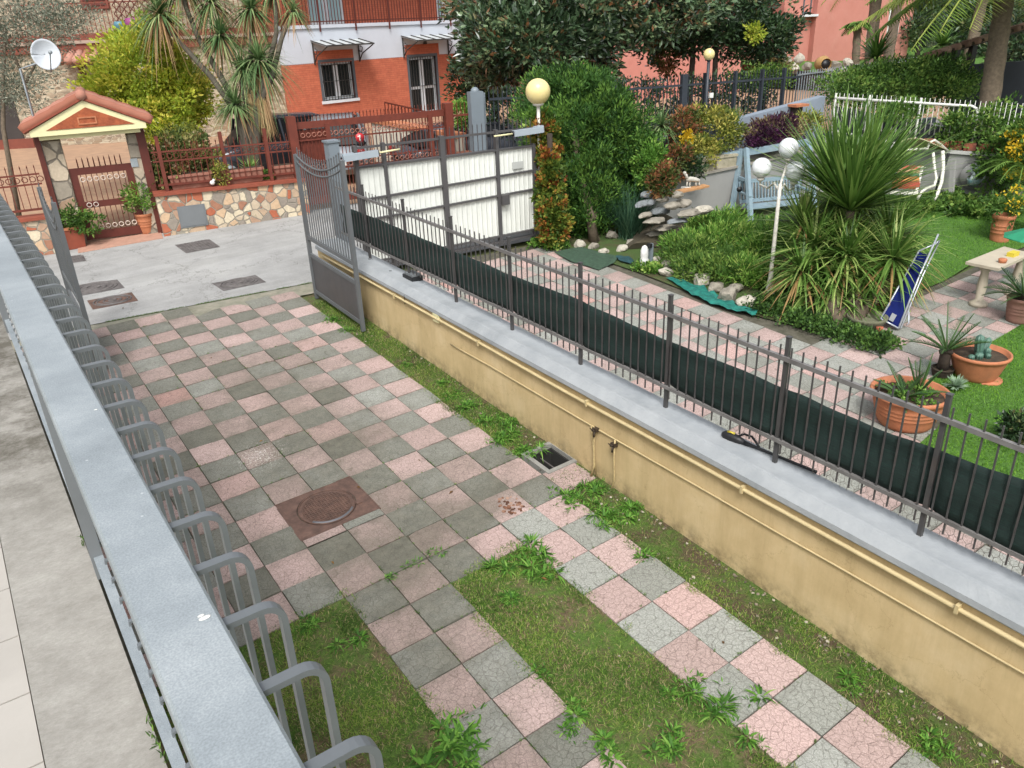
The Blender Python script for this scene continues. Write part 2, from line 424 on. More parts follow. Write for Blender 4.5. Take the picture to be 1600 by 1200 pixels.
rv = ramp(N, [(0, (.45, .44, .42, 1)), (.007, (1, 1, 1, 1))]); L.new(v.outputs['Distance'], rv.inputs[0])
c = mixc(N, L, 1., c, rv.outputs[0], 'MULTIPLY')
L.new(c, B.inputs['Base Color']); B.inputs['Roughness'].default_value = .9; bumpn(N, L, n2.outputs[0], .35, .004, B)
RD0 = lambda x: 10.63-.15*x
RD1 = lambda x: 15.25-.15*x
sheet('road', rm, -25, 60, RD0, RD1, 0.0, .5)

# balcony floor and kerb
conc, N, L, B = newmat('weathered concrete'); X = coord(N)
n = nse(N, L, 9, 12, .85, X); r = ramp(N, [(.3, hexc('#87847d')), (.45, hexc('#928f88')), (.55, hexc('#9b9891')), (.7, hexc('#a6a49d'))]); L.new(n.outputs[0], r.inputs[0])
mpp = N.new('ShaderNodeMapping'); mpp.inputs['Scale'].default_value = (16, 34, 1); mpp.inputs['Rotation'].default_value = (0, 0, .7); L.new(X, mpp.inputs[0])
n2 = nse(N, L, 2.6, 10, .9, mpp.outputs[0]); r2 = ramp(N, [(.36, (.8, .79, .77, 1)), (.62, (1.06, 1.06, 1.06, 1))]); L.new(n2.outputs[0], r2.inputs[0])
c = mixc(N, L, 1., r.outputs[0], r2.outputs[0], 'MULTIPLY')
g = N.new('ShaderNodeSeparateXYZ'); L.new(X, g.inputs[0])
gm_ = N.new('ShaderNodeMapRange'); gm_.inputs['From Min'].default_value = .55; gm_.inputs['From Max'].default_value = 1.5; gm_.inputs['To Max'].default_value = .85; L.new(g.outputs[1], gm_.inputs['Value'])
n4 = nse(N, L, 3.2, 8, .8, X); r4 = ramp(N, [(.42, (.1, .1, .1, 1)), (.6, (1, 1, 1, 1))]); L.new(n4.outputs[0], r4.inputs[0])
mm = N.new('ShaderNodeMath'); mm.operation = 'MULTIPLY'; L.new(gm_.outputs[0], mm.inputs[0]); L.new(r4.outputs[0], mm.inputs[1])
c = mixc(N, L, mm.outputs[0], c, hexc('#4b463a'))
L.new(c, B.inputs['Base Color']); B.inputs['Roughness'].default_value = .9; bumpn(N, L, n2.outputs[0], .5, .006, B)
mb = MB(); mb.box((-3.945, -4, 2.7), (-3.720, 9.0, 2.93))
struct(mb, 'balcony_kerb', conc)
FT = mat('pale floor tile', '#a9a49c', .5, .1, 4, 0, .05, 60, dirt=.15, dcol='#8d8778')
mb = MB()
yy = -3.9
while yy < 6:
    for xx in (-4.205, -4.47, -4.735, -5.0):
        mb.box((xx, yy, 2.72), (xx+.257, yy+.255, 2.925))
    yy += .26
struct(mb, 'balcony_floor_tiles', FT)
mb = MB(); mb.box((-5.2, -4, 2.5), (-3.75, 9.0, 2.7)); mb.box((-5.2, -4, 2.7), (-3.946, 6.2, 2.918))
struct(mb, 'balcony_slab', mat('grout', '#6d6458', .9, .2, 10))
# house wall carrying the balcony
mb = MB(); mb.box((-5.1, -4, -1), (-4.9, 9.0, 2.49))
struct(mb, 'house_wall_below_balcony', mat('cream render', '#c2ab7d', .9, .15, 2))
# ================================================================== BALCONY RAILING
rl = thing('balcony_railing', (-3.69, 0, 2.93), 'galvanised grey balcony railing with flat handrail and hooped bars in the foreground', 'railing')
mb = MB(); mb.add([(-3.73, -3.2, 3.845), (-3.655, -3.2, 3.845), (-3.655, 6, 3.845), (-3.73, 6, 3.845), (-3.73, -3.2, 3.876), (-3.655, -3.2, 3.876), (-3.655, 6, 3.876), (-3.73, 6, 3.876),
    (-3.7265, -3.2, 3.88), (-3.6585, -3.2, 3.88), (-3.6585, 6, 3.88), (-3.7265, 6, 3.88)],
    [(0, 3, 2, 1), (0, 1, 5, 4), (1, 2, 6, 5), (2, 3, 7, 6), (3, 0, 4, 7), (4, 5, 9, 8), (5, 6, 10, 9), (6, 7, 11, 10), (7, 4, 8, 11), (8, 9, 10, 11)])
mb.build('handrail', ZINC, rl)
mb = MB()
for (px, py, q_) in ((320, 965, .0035), (314, 962, .002), (150, 640, .0015)):
    P = pl(px, py, 2, 3.8803); mb.lathe([(q_, 0), (q_*.8, .0006), (.0001, .0008)], P, 9, 1.9, 1); mb.build('white_dropping', WHITEP, rl); mb = MB()
mb = MB(); mb.box((-3.7145, -3.2, 3.0), (-3.688, 6, 3.010)); mb.build('lower_rail', ZINC, rl)
hoopm = mat('hoop steel', '#74797c', .42, .18, 9, .35, .04, 120)
def hoop(y):
    mb = MB(); w = .0068; t = .0036
    pts = []
    r = .022; xo = -3.592; zt = 3.862
    pts.append((-3.66, zt)); pts.append((xo-r, zt))
    for k in range(1, 6):
        a = PI/2*k/6; pts.append((xo-r+r*math.sin(a), zt-r+r*math.cos(a)))
    pts.append((xo, zt-r)); pts.append((xo, 3.08))
    for k in range(1, 6):
        a = PI/2*k/6; pts.append((xo-.05+.05*math.cos(a), 3.08-.05*math.sin(a)))
    pts.append((xo-.05, 3.03)); pts.append((-3.689, 3.02)); pts.append((-3.689, 3.009))
    V = []
    for i, (x, z) in enumerate(pts):
        a = pts[max(0, i-1)]; b = pts[min(len(pts)-1, i+1)]
        dx, dz = b[0]-a[0], b[1]-a[1]; L = math.hypot(dx, dz); nx_, nz_ = -dz/L*t, dx/L*t
        V += [(x-nx_, y-w, z-nz_), (x+nx_, y-w, z+nz_), (x+nx_, y+w, z+nz_), (x-nx_, y+w, z-nz_)]
    f = []
    for i in range(len(pts)-1):
        for k in range(4): f.append((i*4+k, i*4+(k+1) % 4, i*4+4+(k+1) % 4, i*4+4+k))
    f += [(0, 3, 2, 1)]
    mb.add(V, f, None, False)
    return mb
y = -1.925
hp = hoop(0).build('hooped_bar', hoopm, rl); hp.location = (0, y, 0)
while y < 4.6:
    y += .1125
    c = hp.copy(); COL.objects.link(c); c.parent = rl; c.location = (random.uniform(-.001, .001), y+random.uniform(-.0025, .0025), random.uniform(-.001, .001)); c.rotation_euler = (0, 0, 0)
for yp in (.40, 3.2, -2.4):
    mb = MB(); mb.box((-3.7215, yp-.022, 2.93), (-3.688, yp+.022, 3.846)); mb.build('post', GREY, rl)

# ================================================================== YELLOW BOUNDARY WALL
YW, N, L, B = newmat('yellow ochre render'); X = coord(N)
n = nse(N, L, 1.6, 8, .7, X); r = ramp(N, [(.3, hexc('#bba477')), (.5, hexc('#c6af82')), (.7, hexc('#cfba90'))]); L.new(n.outputs[0], r.inputs[0])
mpp = N.new('ShaderNodeMapping'); mpp.inputs['Scale'].default_value = (1, 3.5, .5); L.new(X, mpp.inputs[0])
n2 = nse(N, L, 1.5, 6, .7, mpp.outputs[0]); r2 = ramp(N, [(.34, (.87, .86, .83, 1)), (.58, (1.02, 1.02, 1.02, 1))]); L.new(n2.outputs[0], r2.inputs[0])
c = mixc(N, L, 1., r.outputs[0], r2.outputs[0], 'MULTIPLY')
# splash stains just above the soil: height over the sloping ground
sx = N.new('ShaderNodeSeparateXYZ'); L.new(X, sx.inputs[0])
m1 = N.new('ShaderNodeMath'); m1.operation = 'MULTIPLY_ADD'; m1.inputs[1].default_value = -SB; L.new(sx.outputs[1], m1.inputs[0]); L.new(sx.outputs[2], m1.inputs[2])
mr = N.new('ShaderNodeMapRange'); mr.inputs['From Min'].default_value = .0; mr.inputs['From Max'].default_value = .22; mr.inputs['To Min'].default_value = 1; mr.inputs['To Max'].default_value = 0; L.new(m1.outputs[0], mr.inputs['Value'])
n4 = nse(N, L, 7, 8, .8, X); r4 = ramp(N, [(.42, (0, 0, 0, 1)), (.62, (1, 1, 1, 1))]); L.new(n4.outputs[0], r4.inputs[0])
mm = N.new('ShaderNodeMath'); mm.operation = 'MULTIPLY'; L.new(mr.outputs[0], mm.inputs[0]); L.new(r4.outputs[0], mm.inputs[1])
c = mixc(N, L, mm.outputs[0], c, hexc('#6d5f40'))
vc = N.new('ShaderNodeTexVoronoi'); vc.feature = 'DISTANCE_TO_EDGE'; vc.inputs['Scale'].default_value = 1.1; nv = nse(N, L, 3, 6, .7, X); av = N.new('ShaderNodeVectorMath'); av.operation = 'MULTIPLY_ADD'; av.inputs[1].default_value = (.5, .5, .5); L.new(nv.outputs['Color'], av.inputs[0]); L.new(X, av.inputs[2]); L.new(av.outputs[0], vc.inputs['Vector'])
rvc = ramp(N, [(0, (.62, .58, .5, 1)), (.0045, (1, 1, 1, 1))]); L.new(vc.outputs['Distance'], rvc.inputs[0]); c = mixc(N, L, .6, c, mixc(N, L, 1., c, rvc.outputs[0], 'MULTIPLY'))
# drip marks that start under the coping
mp2 = N.new('ShaderNodeMapping'); mp2.inputs['Scale'].default_value = (1, 9, .6); L.new(X, mp2.inputs[0]); n8 = nse(N, L, 1.6, 5, .8, mp2.outputs[0]); r8 = ramp(N, [(.56, (0, 0, 0, 1)), (.7, (1, 1, 1, 1))]); L.new(n8.outputs[0], r8.inputs[0])
mr2 = N.new('ShaderNodeMapRange'); mr2.inputs['From Min'].default_value = .35; mr2.inputs['From Max'].default_value = .95; mr2.inputs['To Max'].default_value = .26; L.new(m1.outputs[0], mr2.inputs['Value'])
m8 = N.new('ShaderNodeMath'); m8.operation = 'MULTIPLY'; L.new(mr2.outputs[0], m8.inputs[0]); L.new(r8.outputs[0], m8.inputs[1]); c = mixc(N, L, m8.outputs[0], c, hexc('#8f7a52'))
L.new(c, B.inputs['Base Color']); B.inputs['Roughness'].default_value = .92
n6 = nse(N, L, 80, 6, .7, X); bumpn(N, L, n6.outputs[0], .5, .004, B)
COPE = mat('grey painted coping', '#9da1a3', .6, .16, 3.2, 0, .35, 30, c2='#8c9194', dirt=.6, dcol='#787e80')
bw = thing('boundary_wall', (1.0, 4, .2), 'low ochre yellow wall with grey coping and cream pipes along the driveway', 'wall')
CZ = lambda y: 1.06+.028*y
mb = MB()
y0, y1 = -4.0, 10.1
mb.hexa([(.83, y0, -.4), (1.2, y0, -.4), (1.2, y1, -.4), (.83, y1, -.4), (.83, y0, CZ(y0)-.1), (1.2, y0, CZ(y0)-.1), (1.2, y1, CZ(y1)-.1), (.83, y1, CZ(y1)-.1)])
mb.build('wall', YW, bw)
mb = MB()
prof = [(.80, -.105), (.795, -.095), (.80, -.05), (.875, .025), (.90, .03), (1.215, 0), (1.24, -.02), (1.24, -.10)]
V = []; ys_ = np.linspace(y0, y1, 60)
for yy in ys_:
    for (x, z) in prof: V.append((x+.002*noise.noise((yy*3, x*9, 0)), yy, CZ(yy)+z+.0025*noise.noise((yy*2, z*30, x*5))))
m = len(prof)
f = [(i*m+k, i*m+(k+1) % m, (i+1)*m+(k+1) % m, (i+1)*m+k) for i in range(len(ys_)-1) for k in range(m)]
mb.add(V, f+[tuple(range(m)), tuple((len(ys_)-1)*m+k for k in range(m-1, -1, -1))])
mb.build('coping', COPE, bw)
PIPE = mat('cream painted pipe', '#c2b084', .5, .15, 5, 0, .05, 60, dirt=.25, dcol='#9c8350')
def pipe(name, x, pts, r, mtl=PIPE): 
    mb = MB(); P = []
    for i in range(len(pts)-1):
        (ya, za), (yb, zb) = pts[i], pts[i+1]
        n_ = max(2, int(abs(yb-ya)/.5))
        for k in range(n_+(i == len(pts)-2)):
            t = k/n_; yq = ya+(yb-ya)*t
            P.append((x+.003*noise.noise((yq*1.3, r*100, 0)), yq, za+(zb-za)*t+.004*noise.noise((yq*.9, r*77, 3))))
    mb.tube(P, r, 10); return mb.build(name, mtl, bw)
pipe('gas_pipe', .80, [(-3.9, .80), (-.7, .868), (2, .948), (3.5, .98), (6.5, 1.085), (8.4, 1.14), (9.9, 1.175)], .018)
pipe('water_pipe', .812, [(-3.9, .885), (0, .985), (3.7, 1.075), (6.2, 1.14)], .0095)
pipe('thin_conduit', .818, [(-3.9, .60), (0, .675), (3.0, .735), (5.2, .80), (6.0, .81)], .008)
for yb in (1.42, -.32, 3.35, 5.3, 7.4): 
    mb = MB(); mb.box((.775, yb-.012, .955+.028*yb-.065-.03), (.83, yb+.012, .955+.028*yb-.065+.035)); mb.build('pipe_clip', PIPE, bw)
mb = MB(); mb.box((.795, 6.22, 1.03), (.83, 6.36, 1.135)); mb.build('junction_box', CREAM, bw)
OLDP = mat('old cream pipe', '#bda878', .7, .3, 20, 0, .3, 60, dirt=.5, dcol='#4b3b28')
for (yd, zt, zb, r) in ((3.24, .76, .19, .012), (2.94, .74, .16, .009)):
    mb = MB(); mb.tube([(.80, yd, zt), (.795, yd+.004, (zt+zb)/2+.1), (.79, yd-.01, zb+.14), (.775, yd+.02, zb)], r, 8); mb.build('drop_pipe', OLDP, bw)
mb = MB(); mb.tube([(.80, 3.29, .76), (.805, 3.27, .5), (.80, 3.2, .2)], .006, 6); mb.build('cable', OLDP, bw)
for (yd, zd) in ((3.22, .745), (2.95, .69)):
    mb = MB(); mb.box((.775, yd-.03, zd-.02), (.82, yd+.03, zd+.015)); mb.tube([(.775, yd, zd), (.75, yd, zd)], .012, 8); mb.tube([(.75, yd-.03, zd+.012), (.75, yd+.03, zd+.012)], .006, 6)
    mb.tube([(.78, yd, zd-.02), (.775, yd, zd-.08)], .011, 8); mb.build('tap', mat('dirty brass', '#4b3f33', .6, .4, 30, .3, .2, 60), bw)

# ================================================================== PICKET FENCE ON THE COPING
fx = 1.085
fe = thing('picket_fence', (fx, 4, CZ(4)), 'dark grey metal picket fence standing on the grey coping of the yellow wall', 'fence')
FP = mat('fence paint', '#3c3b3b', .5, .22, 6, 0, .05, 100, c2='#4a4949', dirt=.15, dcol='#6b4a35')
posts = [-1.09+1.22*k for k in range(9)]
for yp in posts:
    z = CZ(yp); mb = MB(); mb.box((fx-.016, yp-.016, z), (fx+.016, yp+.016, z+1.10)); mb.box((fx-.02, yp-.02, z+1.10), (fx+.02, yp+.02, z+1.108)); mb.build('post', FP, fe)
ya, yb = -2.3, 9.6
for nm, za, zb, w in (('top_rail', .915, .95, .03), ('bottom_rail', .215, .245, .03)):
    mb = MB(); mb.hexa([(fx-w/2-.02, ya, CZ(ya)+za), (fx+w/2-.02, ya, CZ(ya)+za), (fx+w/2-.02, yb, CZ(yb)+za), (fx-w/2-.02, yb, CZ(yb)+za), (fx-w/2-.02, ya, CZ(ya)+zb), (fx+w/2-.02, ya, CZ(ya)+zb), (fx+w/2-.02, yb, CZ(yb)+zb), (fx-w/2-.02, yb, CZ(yb)+zb)])
    mb.build(nm, mat('fence rail paint '+nm, '#767472', .45, .15, 6, 0, .05, 100, c2='#5d5a58'), fe)
mb = MB(); mb.box((fx-.0055-.02, -.005, .12), (fx+.0055-.02, .005, 1.035)); 
mb.v = [v+np.array([0, 0, 0]) for v in mb.v]
pk = None; far = MB(); yv = -1.09+.1017/1
ks = []
for k in range(0, 114):
    yv = -1.65+.1017*k
    if min(abs(yv-p) for p in posts) < .03: continue
    ks.append(yv)
for i, yv in enumerate(ks):
    if i < 98:
        if pk is None:
            pk = mb.build('picket', FP, fe); pk.location = (0, 0, 0); base = Vector((0, yv, CZ(yv)))
            pk.location = base; pk0 = pk
        else:
            c = pk0.copy(); COL.objects.link(c); c.parent = fe; c.location = Vector((0, yv, CZ(yv)))
    else:
        far.box((fx-.0055-.02, yv-.005, CZ(yv)+.12), (fx+.0055-.02, yv+.005, CZ(yv)+1.035))
far.build('far_pickets', FP, fe)['kind'] = 'stuff'
# dark green shading cloth behind the pickets
SC, N, L, B = newmat('shade cloth'); X = coord(N)
mpp = N.new('ShaderNodeMapping'); mpp.inputs['Scale'].default_value = (1, 3, 90); L.new(X, mpp.inputs[0])
n = nse(N, L, 2.2, 6, .75, mpp.outputs[0]); r = ramp(N, [(.35, hexc('#081614')), (.58, hexc('#102a25')), (.78, hexc('#274039'))]); L.new(n.outputs[0], r.inputs[0]); L.new(r.outputs[0], B.inputs['Base Color'])
B.inputs['Roughness'].default_value = .7; bumpn(N, L, n.outputs[0], .6, .005, B)
mb = MB()
def cl(u, v):
    y = -2.2+11.7*u
    d = min(abs(y-p) for p in posts)
    zt = .685+(.05*max(0, 1-abs(y+.5)/.9))+.03*max(0, 1-abs(y-3.9)/1.2)+.012*noise.noise((y*3, 0, 0)) - (.0 if d > .12 else .02*(1-d/.12))
    x = fx-.012+.018*abs(noise.noise((y*2.2, v*.8, 1)))+(.0 if d > .1 else .035*(1-d/.1))
    z = CZ(y)+.24+(zt-.24)*v
    return (x+.01*math.sin(v*9+y*3), y, z)
mb.grid(cl, 240, 7)
o = solo(mb, 'shade_cloth', SC, (fx, 4, CZ(4)+.25), 'dark green shading cloth stretched along the lower half of the picket fence', 'shade cloth')
sm = o.modifiers.new('s', 'SOLIDIFY'); sm.thickness = .002

# chicken wire behind the near bottom of the fence
mb = MB()
wm = mat('rusty wire', '#a59c90', .6, .3, 10, .3, 0, 1)
yw = -1.6
while yw < 1.9:
    for k in range(3):
        z0 = CZ(yw)-.03+k*.07; o_ = .03*(k % 2)
        P = [(fx+.115, yw+o_, z0), (fx+.11, yw+o_+.03, z0+.03), (fx+.11, yw+o_+.03, z0+.07)]
        Q = [(fx+.115, yw+o_+.06, z0), (fx+.11, yw+o_+.03, z0+.03)]
        mb.tube(P, .0017, 4, cap=False); mb.tube(Q, .0017, 4, cap=False)
    yw += .06
solo(mb, 'chicken_wire', wm, (fx+.11, 0, CZ(0)), 'loose hexagonal chicken wire behind the bottom of the picket fence', 'wire mesh')

# tool lying on the coping
tl = thing('garden_tool', (1.1, 1.6, CZ(1.6)), 'black long handled garden tool with yellow accent lying on the grey coping', 'tool')
a = np.array([1.085, 1.86, CZ(1.86)+.035]); b = np.array([1.215, 1.05, CZ(1.05)+.018])
d_ = b-a
mb = MB(); mb.tube([a+d_*t for t in (.2, .35, .6, .98, 1.0)], [.022, .013, .012, .013, .016], 10); mb.build('shaft', BLACK, tl)
mb = MB(); mb.tube([a+d_*t+np.array([0, 0, h]) for t, h in ((-.04, 0), (-.01, .004), (.06, .005), (.14, .004), (.22, 0))], [.018, .036, .042, .036, .02], 14)
ob = mb.build('housing', BLACK, tl)
mb = MB(); mb.tube([a+d_*.13+np.array([.0, 0, .03]), a+d_*.17+np.array([.045, 0, .05]), a+d_*.25+np.array([.055, 0, .05]), a+d_*.32+np.array([.03, 0, .03]), a+d_*.38+np.array([0.005, 0, .01])], .010, 8); mb.build('handle', BLACK, tl)
mb = MB(); mb.tube([a+d_*.02+np.array([.0, 0, .042]), a+d_*.10+np.array([.004, 0, .044])], .012, 8); mb.build('accent', YELL, tl)
# black box, two small anchor plates and a cable on the far end of the coping
bx = thing('flasher_unit', (1.14, 7.42, CZ(7.4)), 'small black electric box with ribbed top on the far end of the coping', 'electric box')
mb = MB(); mb.box((1.03, 7.28, CZ(7.3)+.0), (1.2, 7.55, CZ(7.4)+.07)); mb.build('body', BLACK, bx)
mb = MB(); 
for k in range(5): mb.box((1.045, 7.30+k*.05, CZ(7.4)+.07), (1.185, 7.325+k*.05, CZ(7.4)+.10))
mb.build('ribbed_cover', GREY, bx)
mb = MB(); mb.tube([(1.03, 7.35, CZ(7.3)+.01), (.97, 7.2, CZ(7.2)+.008), (.86, 7.1, CZ(7.1)-.03), (.80, 7.1, CZ(7.1)-.07), (.795, 7.1, CZ(7.1)-.2)], .006, 6); mb.build('cable', BLACK, bx)
for i, (yy, xx) in enumerate(((8.62, 1.05), (7.9, 1.02))):
    mb = MB(); mb.lathe([(.05, 0), (.05, .012), (.02, .014), (.02, .03), (.001, .031)], (xx, yy, CZ(yy)), 14)
    solo(mb, 'anchor_plate', GREY, (xx, yy, CZ(yy)), ['round metal anchor plate on the coping beside the fence foot nearest the gate', 'round metal anchor plate on the coping between the gate and the black box'][i], 'plate')

# ================================================================== GREY DOUBLE GATE LEAVES (open)
def gate_leaf(x0, y0, x1, y1, zb0, zb1, H0, H1, dip, label, mirror=False, GREY=mat('gate grey paint', '#5d6163', .55, .14, 3, 0, .05, 120, dirt=.2, dcol='#6b5a4c')):
    """from the free stile (x0,y0) to the hinge stile (x1,y1)"""
    g = thing('gate_leaf', (x0, y0, zb0), label, 'gate', 'open leaves of the grey driveway gate')
    p = lambda t, z: (x0+(x1-x0)*t, y0+(y1-y0)*t, zb0+(zb1-zb0)*t+z)
    Lg = math.hypot(x1-x0, y1-y0)
    def top(t): # concave sweep between two stiles
        return H0+(H1-H0)*t-dip*math.sin(PI*min(1, max(0, t)))**.8
    for t, H in ((0, H0), (1, H1)):
        mb = MB(); a = p(t, .0); b = p(t, H); mb.bar(a, b, .055, .055, (1, 0, 0)); mb.build('stile', GREY, g)
    for z in (.12, .72, 1.0):
        mb = MB(); mb.bar(p(0, z), p(1, z), .035, .06); mb.build('rail', GREY, g)
    mb = MB(); mb.bar(p(.0, .42), p(1, .42), .012, .56); mb.build('sheet_panel', DGREY, g)
    for dz in (0, -.09):
        mb = MB(); mb.tube([p(t, top(t)+dz) for t in np.linspace(0, 1, 24)], .014, 8); mb.build('curved_top_rail', GREY, g)
    nb = int(Lg/.085)
    for k in range(1, nb):
        t = k/nb; z1_ = top(t)+.12
        mb = MB(); mb.bar(p(t, 1.0), p(t, z1_), .014, .014, (1, 0, 0))
        q = p(t, z1_); mb.tube([q, (q[0], q[1], q[2]+.03)], [.012, .001], 6); mb.build('bar', GREY, g)
    return g
gate_leaf(.57, 8.07, .57, 9.75, .455, .54, 2.42, 2.25, .18, 'open grey gate leaf with rust spot beside the end of the yellow wall')
gate_leaf(-2.80, 8.95, -2.78, 10.5, .40, .50, 2.3, 2.18, .34, 'open grey gate leaf half hidden behind the balcony railing at left')
# ================================================================== MANHOLES AND DRAIN
CIM, N, L, B = newmat('rusty cast iron'); X = coord(N)
n = nse(N, L, 9, 6, .7, X); r = ramp(N, [(.3, hexc('#4a3a33')), (.6, hexc('#6b5247')), (.8, hexc('#7e665a'))]); L.new(n.outputs[0], r.inputs[0]); L.new(r.outputs[0], B.inputs['Base Color'])
B.inputs['Roughness'].default_value = .65; B.inputs['Metallic'].default_value = .2; n2 = nse(N, L, 60, 4, .6, X); bumpn(N, L, n2.outputs[0], .4, .004, B)
CIG = mat('worn cast iron', '#6b6765', .7, .3, 8, .1, .4, 80, c2='#4f4a49')
def gpt(x, y, z=0): return (x, y, gh(x, y)+z)
def gbox(mb, x0, x1, y0, y1, z0, z1):
    mb.hexa([gpt(x0, y0, z0), gpt(x1, y0, z0), gpt(x1, y1, z0), gpt(x0, y1, z0), gpt(x0, y0, z1), gpt(x1, y0, z1), gpt(x1, y1, z1), gpt(x0, y1, z1)])
mh = thing('manhole_cover', gpt(-1.6, 4.46), 'square rusty manhole frame with round ribbed cover in the driveway slabs', 'manhole')
x0, x1, y0, y1 = -2.0, -1.2, 4.13, 4.8
cx, cyy, R0 = -1.6, 4.47, .29
mb = MB()
# flat frame with a round hole: ring of quads from circle to square, fine grid pattern ribs on top
n = 64; V = []
for k in range(n):
    a = 2*PI*k/n; c_, s_ = math.cos(a), math.sin(a)
    V.append(gpt(cx+R0*c_, cyy+R0*s_, .001))
for k in range(n):
    a = 2*PI*k/n; c_, s_ = math.cos(a), math.sin(a)
    hx, hy = (x1-x0)/2, (y1-y0)/2; q = min(hx/max(abs(c_), 1e-6), hy/max(abs(s_), 1e-6))
    V.append(gpt((x0+x1)/2+c_*q, (y0+y1)/2+s_*q, .001))
mb.add(V, [(k, (k+1) % n, n+(k+1) % n, n+k) for k in range(n)])
mb.build('frame', CIM, mh)
mb = MB()
mb.add([gpt(cx+(R0-.006)*math.cos(2*PI*k/48), cyy+(R0-.006)*math.sin(2*PI*k/48), .0) for k in range(48)], [tuple(range(48))])
for rr, w in ((.275, .008), (.235, .006), (.06, .006)):
    P = [gpt(cx+rr*math.cos(a), cyy+rr*math.sin(a), .003) for a in np.linspace(0, 2*PI, 49)]
    mb.tube(P, w*.9, 6)
k = -.2
while k <= .2:
    h = math.sqrt(.225**2-k*k); mb.bar(gpt(cx+k, cyy-h, .002), gpt(cx+k, cyy+h, .002), .010, .012); mb.bar(gpt(cx-h, cyy+k, .002), gpt(cx+h, cyy+k, .002), .010, .012); k += .030
mb.build('cover', CIM, mh)
mb = MB(); P = [gpt(cx+.262*math.cos(a), cyy+.262*math.sin(a), .006) for a in np.linspace(-2.5, -.75, 20)]
mb.tube(P, .014, 8); mb.build('lifting_rim', mat('grey worn iron', '#6a6a6e', .5, .2, 9, .3, .2, 60), mh)
mb = MB(); mb.box(gpt(cx+.25, cyy-.16, 0), gpt(cx+.31, cyy-.10, .006)); mb.build('latch', CIM, mh)
mb = MB()
gbox(mb, x0-.012, x0, y0-.012, y1+.012, -.02, .003); gbox(mb, x1, x1+.012, y0-.012, y1+.012, -.02, .003); gbox(mb, x0, x1, y0-.012, y0, -.02, .003); gbox(mb, x0, x1, y1, y1+.012, -.02, .003)
mb.build('edge', CIM, mh)
# street covers
def street_cover(quad, label, ringed, cat='manhole'):
    P = [gp(*q) for q in quad]; c = sum(P)/4
    t = thing('street_cover', c, label, cat, 'iron covers in the street')
    mb = MB(); V = [(*p[:2], gh(p[0], p[1])+.005) for p in P]+[(*(p*.94+c*.06)[:2], gh(p[0], p[1])+.009) for p in P]
    mb.add(V, [(0, 1, 5, 4), (1, 2, 6, 5), (2, 3, 7, 6), (3, 0, 4, 7), (4, 5, 6, 7)]); mb.build('frame', CIG if not ringed == 2 else CIM, t)
    mb = MB()
    e1 = (P[1]-P[0]); e2 = (P[3]-P[0])
    if ringed:
        for s_ in (.42, .34, .2, .08):
            Q = [c+e1*s_*math.cos(a)+e2*s_*math.sin(a) for a in np.linspace(0, 2*PI, 40)]
            mb.tube([(q[0], q[1], gh(q[0], q[1])+.012) for q in Q], .012, 6)
    else:
        for k in range(9):
            a = P[0]+e2*(.1+.1*k)+e1*.06; b = P[0]+e2*(.1+.1*k)+e1*.94
            mb.bar((a[0], a[1], gh(a[0], a[1])+.011), (b[0], b[1], gh(b[0], b[1])+.011), .03, .008)
            a = P[0]+e1*(.1+.1*k)+e2*.06; b = P[0]+e1*(.1+.1*k)+e2*.94
            mb.bar((a[0], a[1], gh(a[0], a[1])+.0105), (b[0], b[1], gh(b[0], b[1])+.0105), .03, .008)
    mb.build('pattern', CIG, t)
street_cover([(291, 396), (344, 386), (327, 374), (273, 383)], 'dark rectangular iron grate in the street in front of the stone wall', 0)
street_cover([(349, 455), (416, 441), (399, 430), (331, 443)], 'dark rectangular iron cover in the street close to the paved driveway', 1)
street_cover([(118, 464), (195, 450), (183, 437), (106, 448)], 'dark ringed iron cover in the street, upper of the two by the left gate', 1)
street_cover([(145, 484), (216, 470), (206, 457), (136, 470)], 'reddish ringed iron cover in the street, lower of the two by the left gate', 2)
street_cover([(98, 413), (135, 408), (130, 399), (92, 403)], 'narrow iron drain grate in the street beside the square plant pot', 0, 'drain grate')

# drain pit
dr = thing('drain_pit', gpt(.6, 3.78), 'open square concrete drain pit at the foot of the yellow wall', 'drain')
c0 = gp(850, 722); dx0, dx1, dy0, dy1 = .50, .82, 3.6, 3.98
CONC2 = mat('pit concrete', '#8b8a84', .9, .25, 12, 0, .4, 60)
mb = MB()
for (a, b, c_, d_) in ((dx0-.05, dx0, dy0-.05, dy1+.05), (dx1, dx1+.02, dy0-.05, dy1+.05), (dx0, dx1, dy0-.05, dy0), (dx0, dx1, dy1, dy1+.05)):
    gbox(mb, a, b, c_, d_, -.5, .012)
mb.build('rim', CONC2, dr)
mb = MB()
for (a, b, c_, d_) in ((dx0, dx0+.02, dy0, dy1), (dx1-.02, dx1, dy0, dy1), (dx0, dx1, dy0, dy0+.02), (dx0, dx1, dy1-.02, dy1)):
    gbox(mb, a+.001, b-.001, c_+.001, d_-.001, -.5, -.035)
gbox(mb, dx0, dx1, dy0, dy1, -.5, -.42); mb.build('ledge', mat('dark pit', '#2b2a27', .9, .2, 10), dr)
mb = MB(); mb.bar(gpt(dx0+.16, dy0+.02, -.1), gpt(dx0+.16, dy1-.02, -.1), .012, .012); mb.build('bar', CIG, dr)
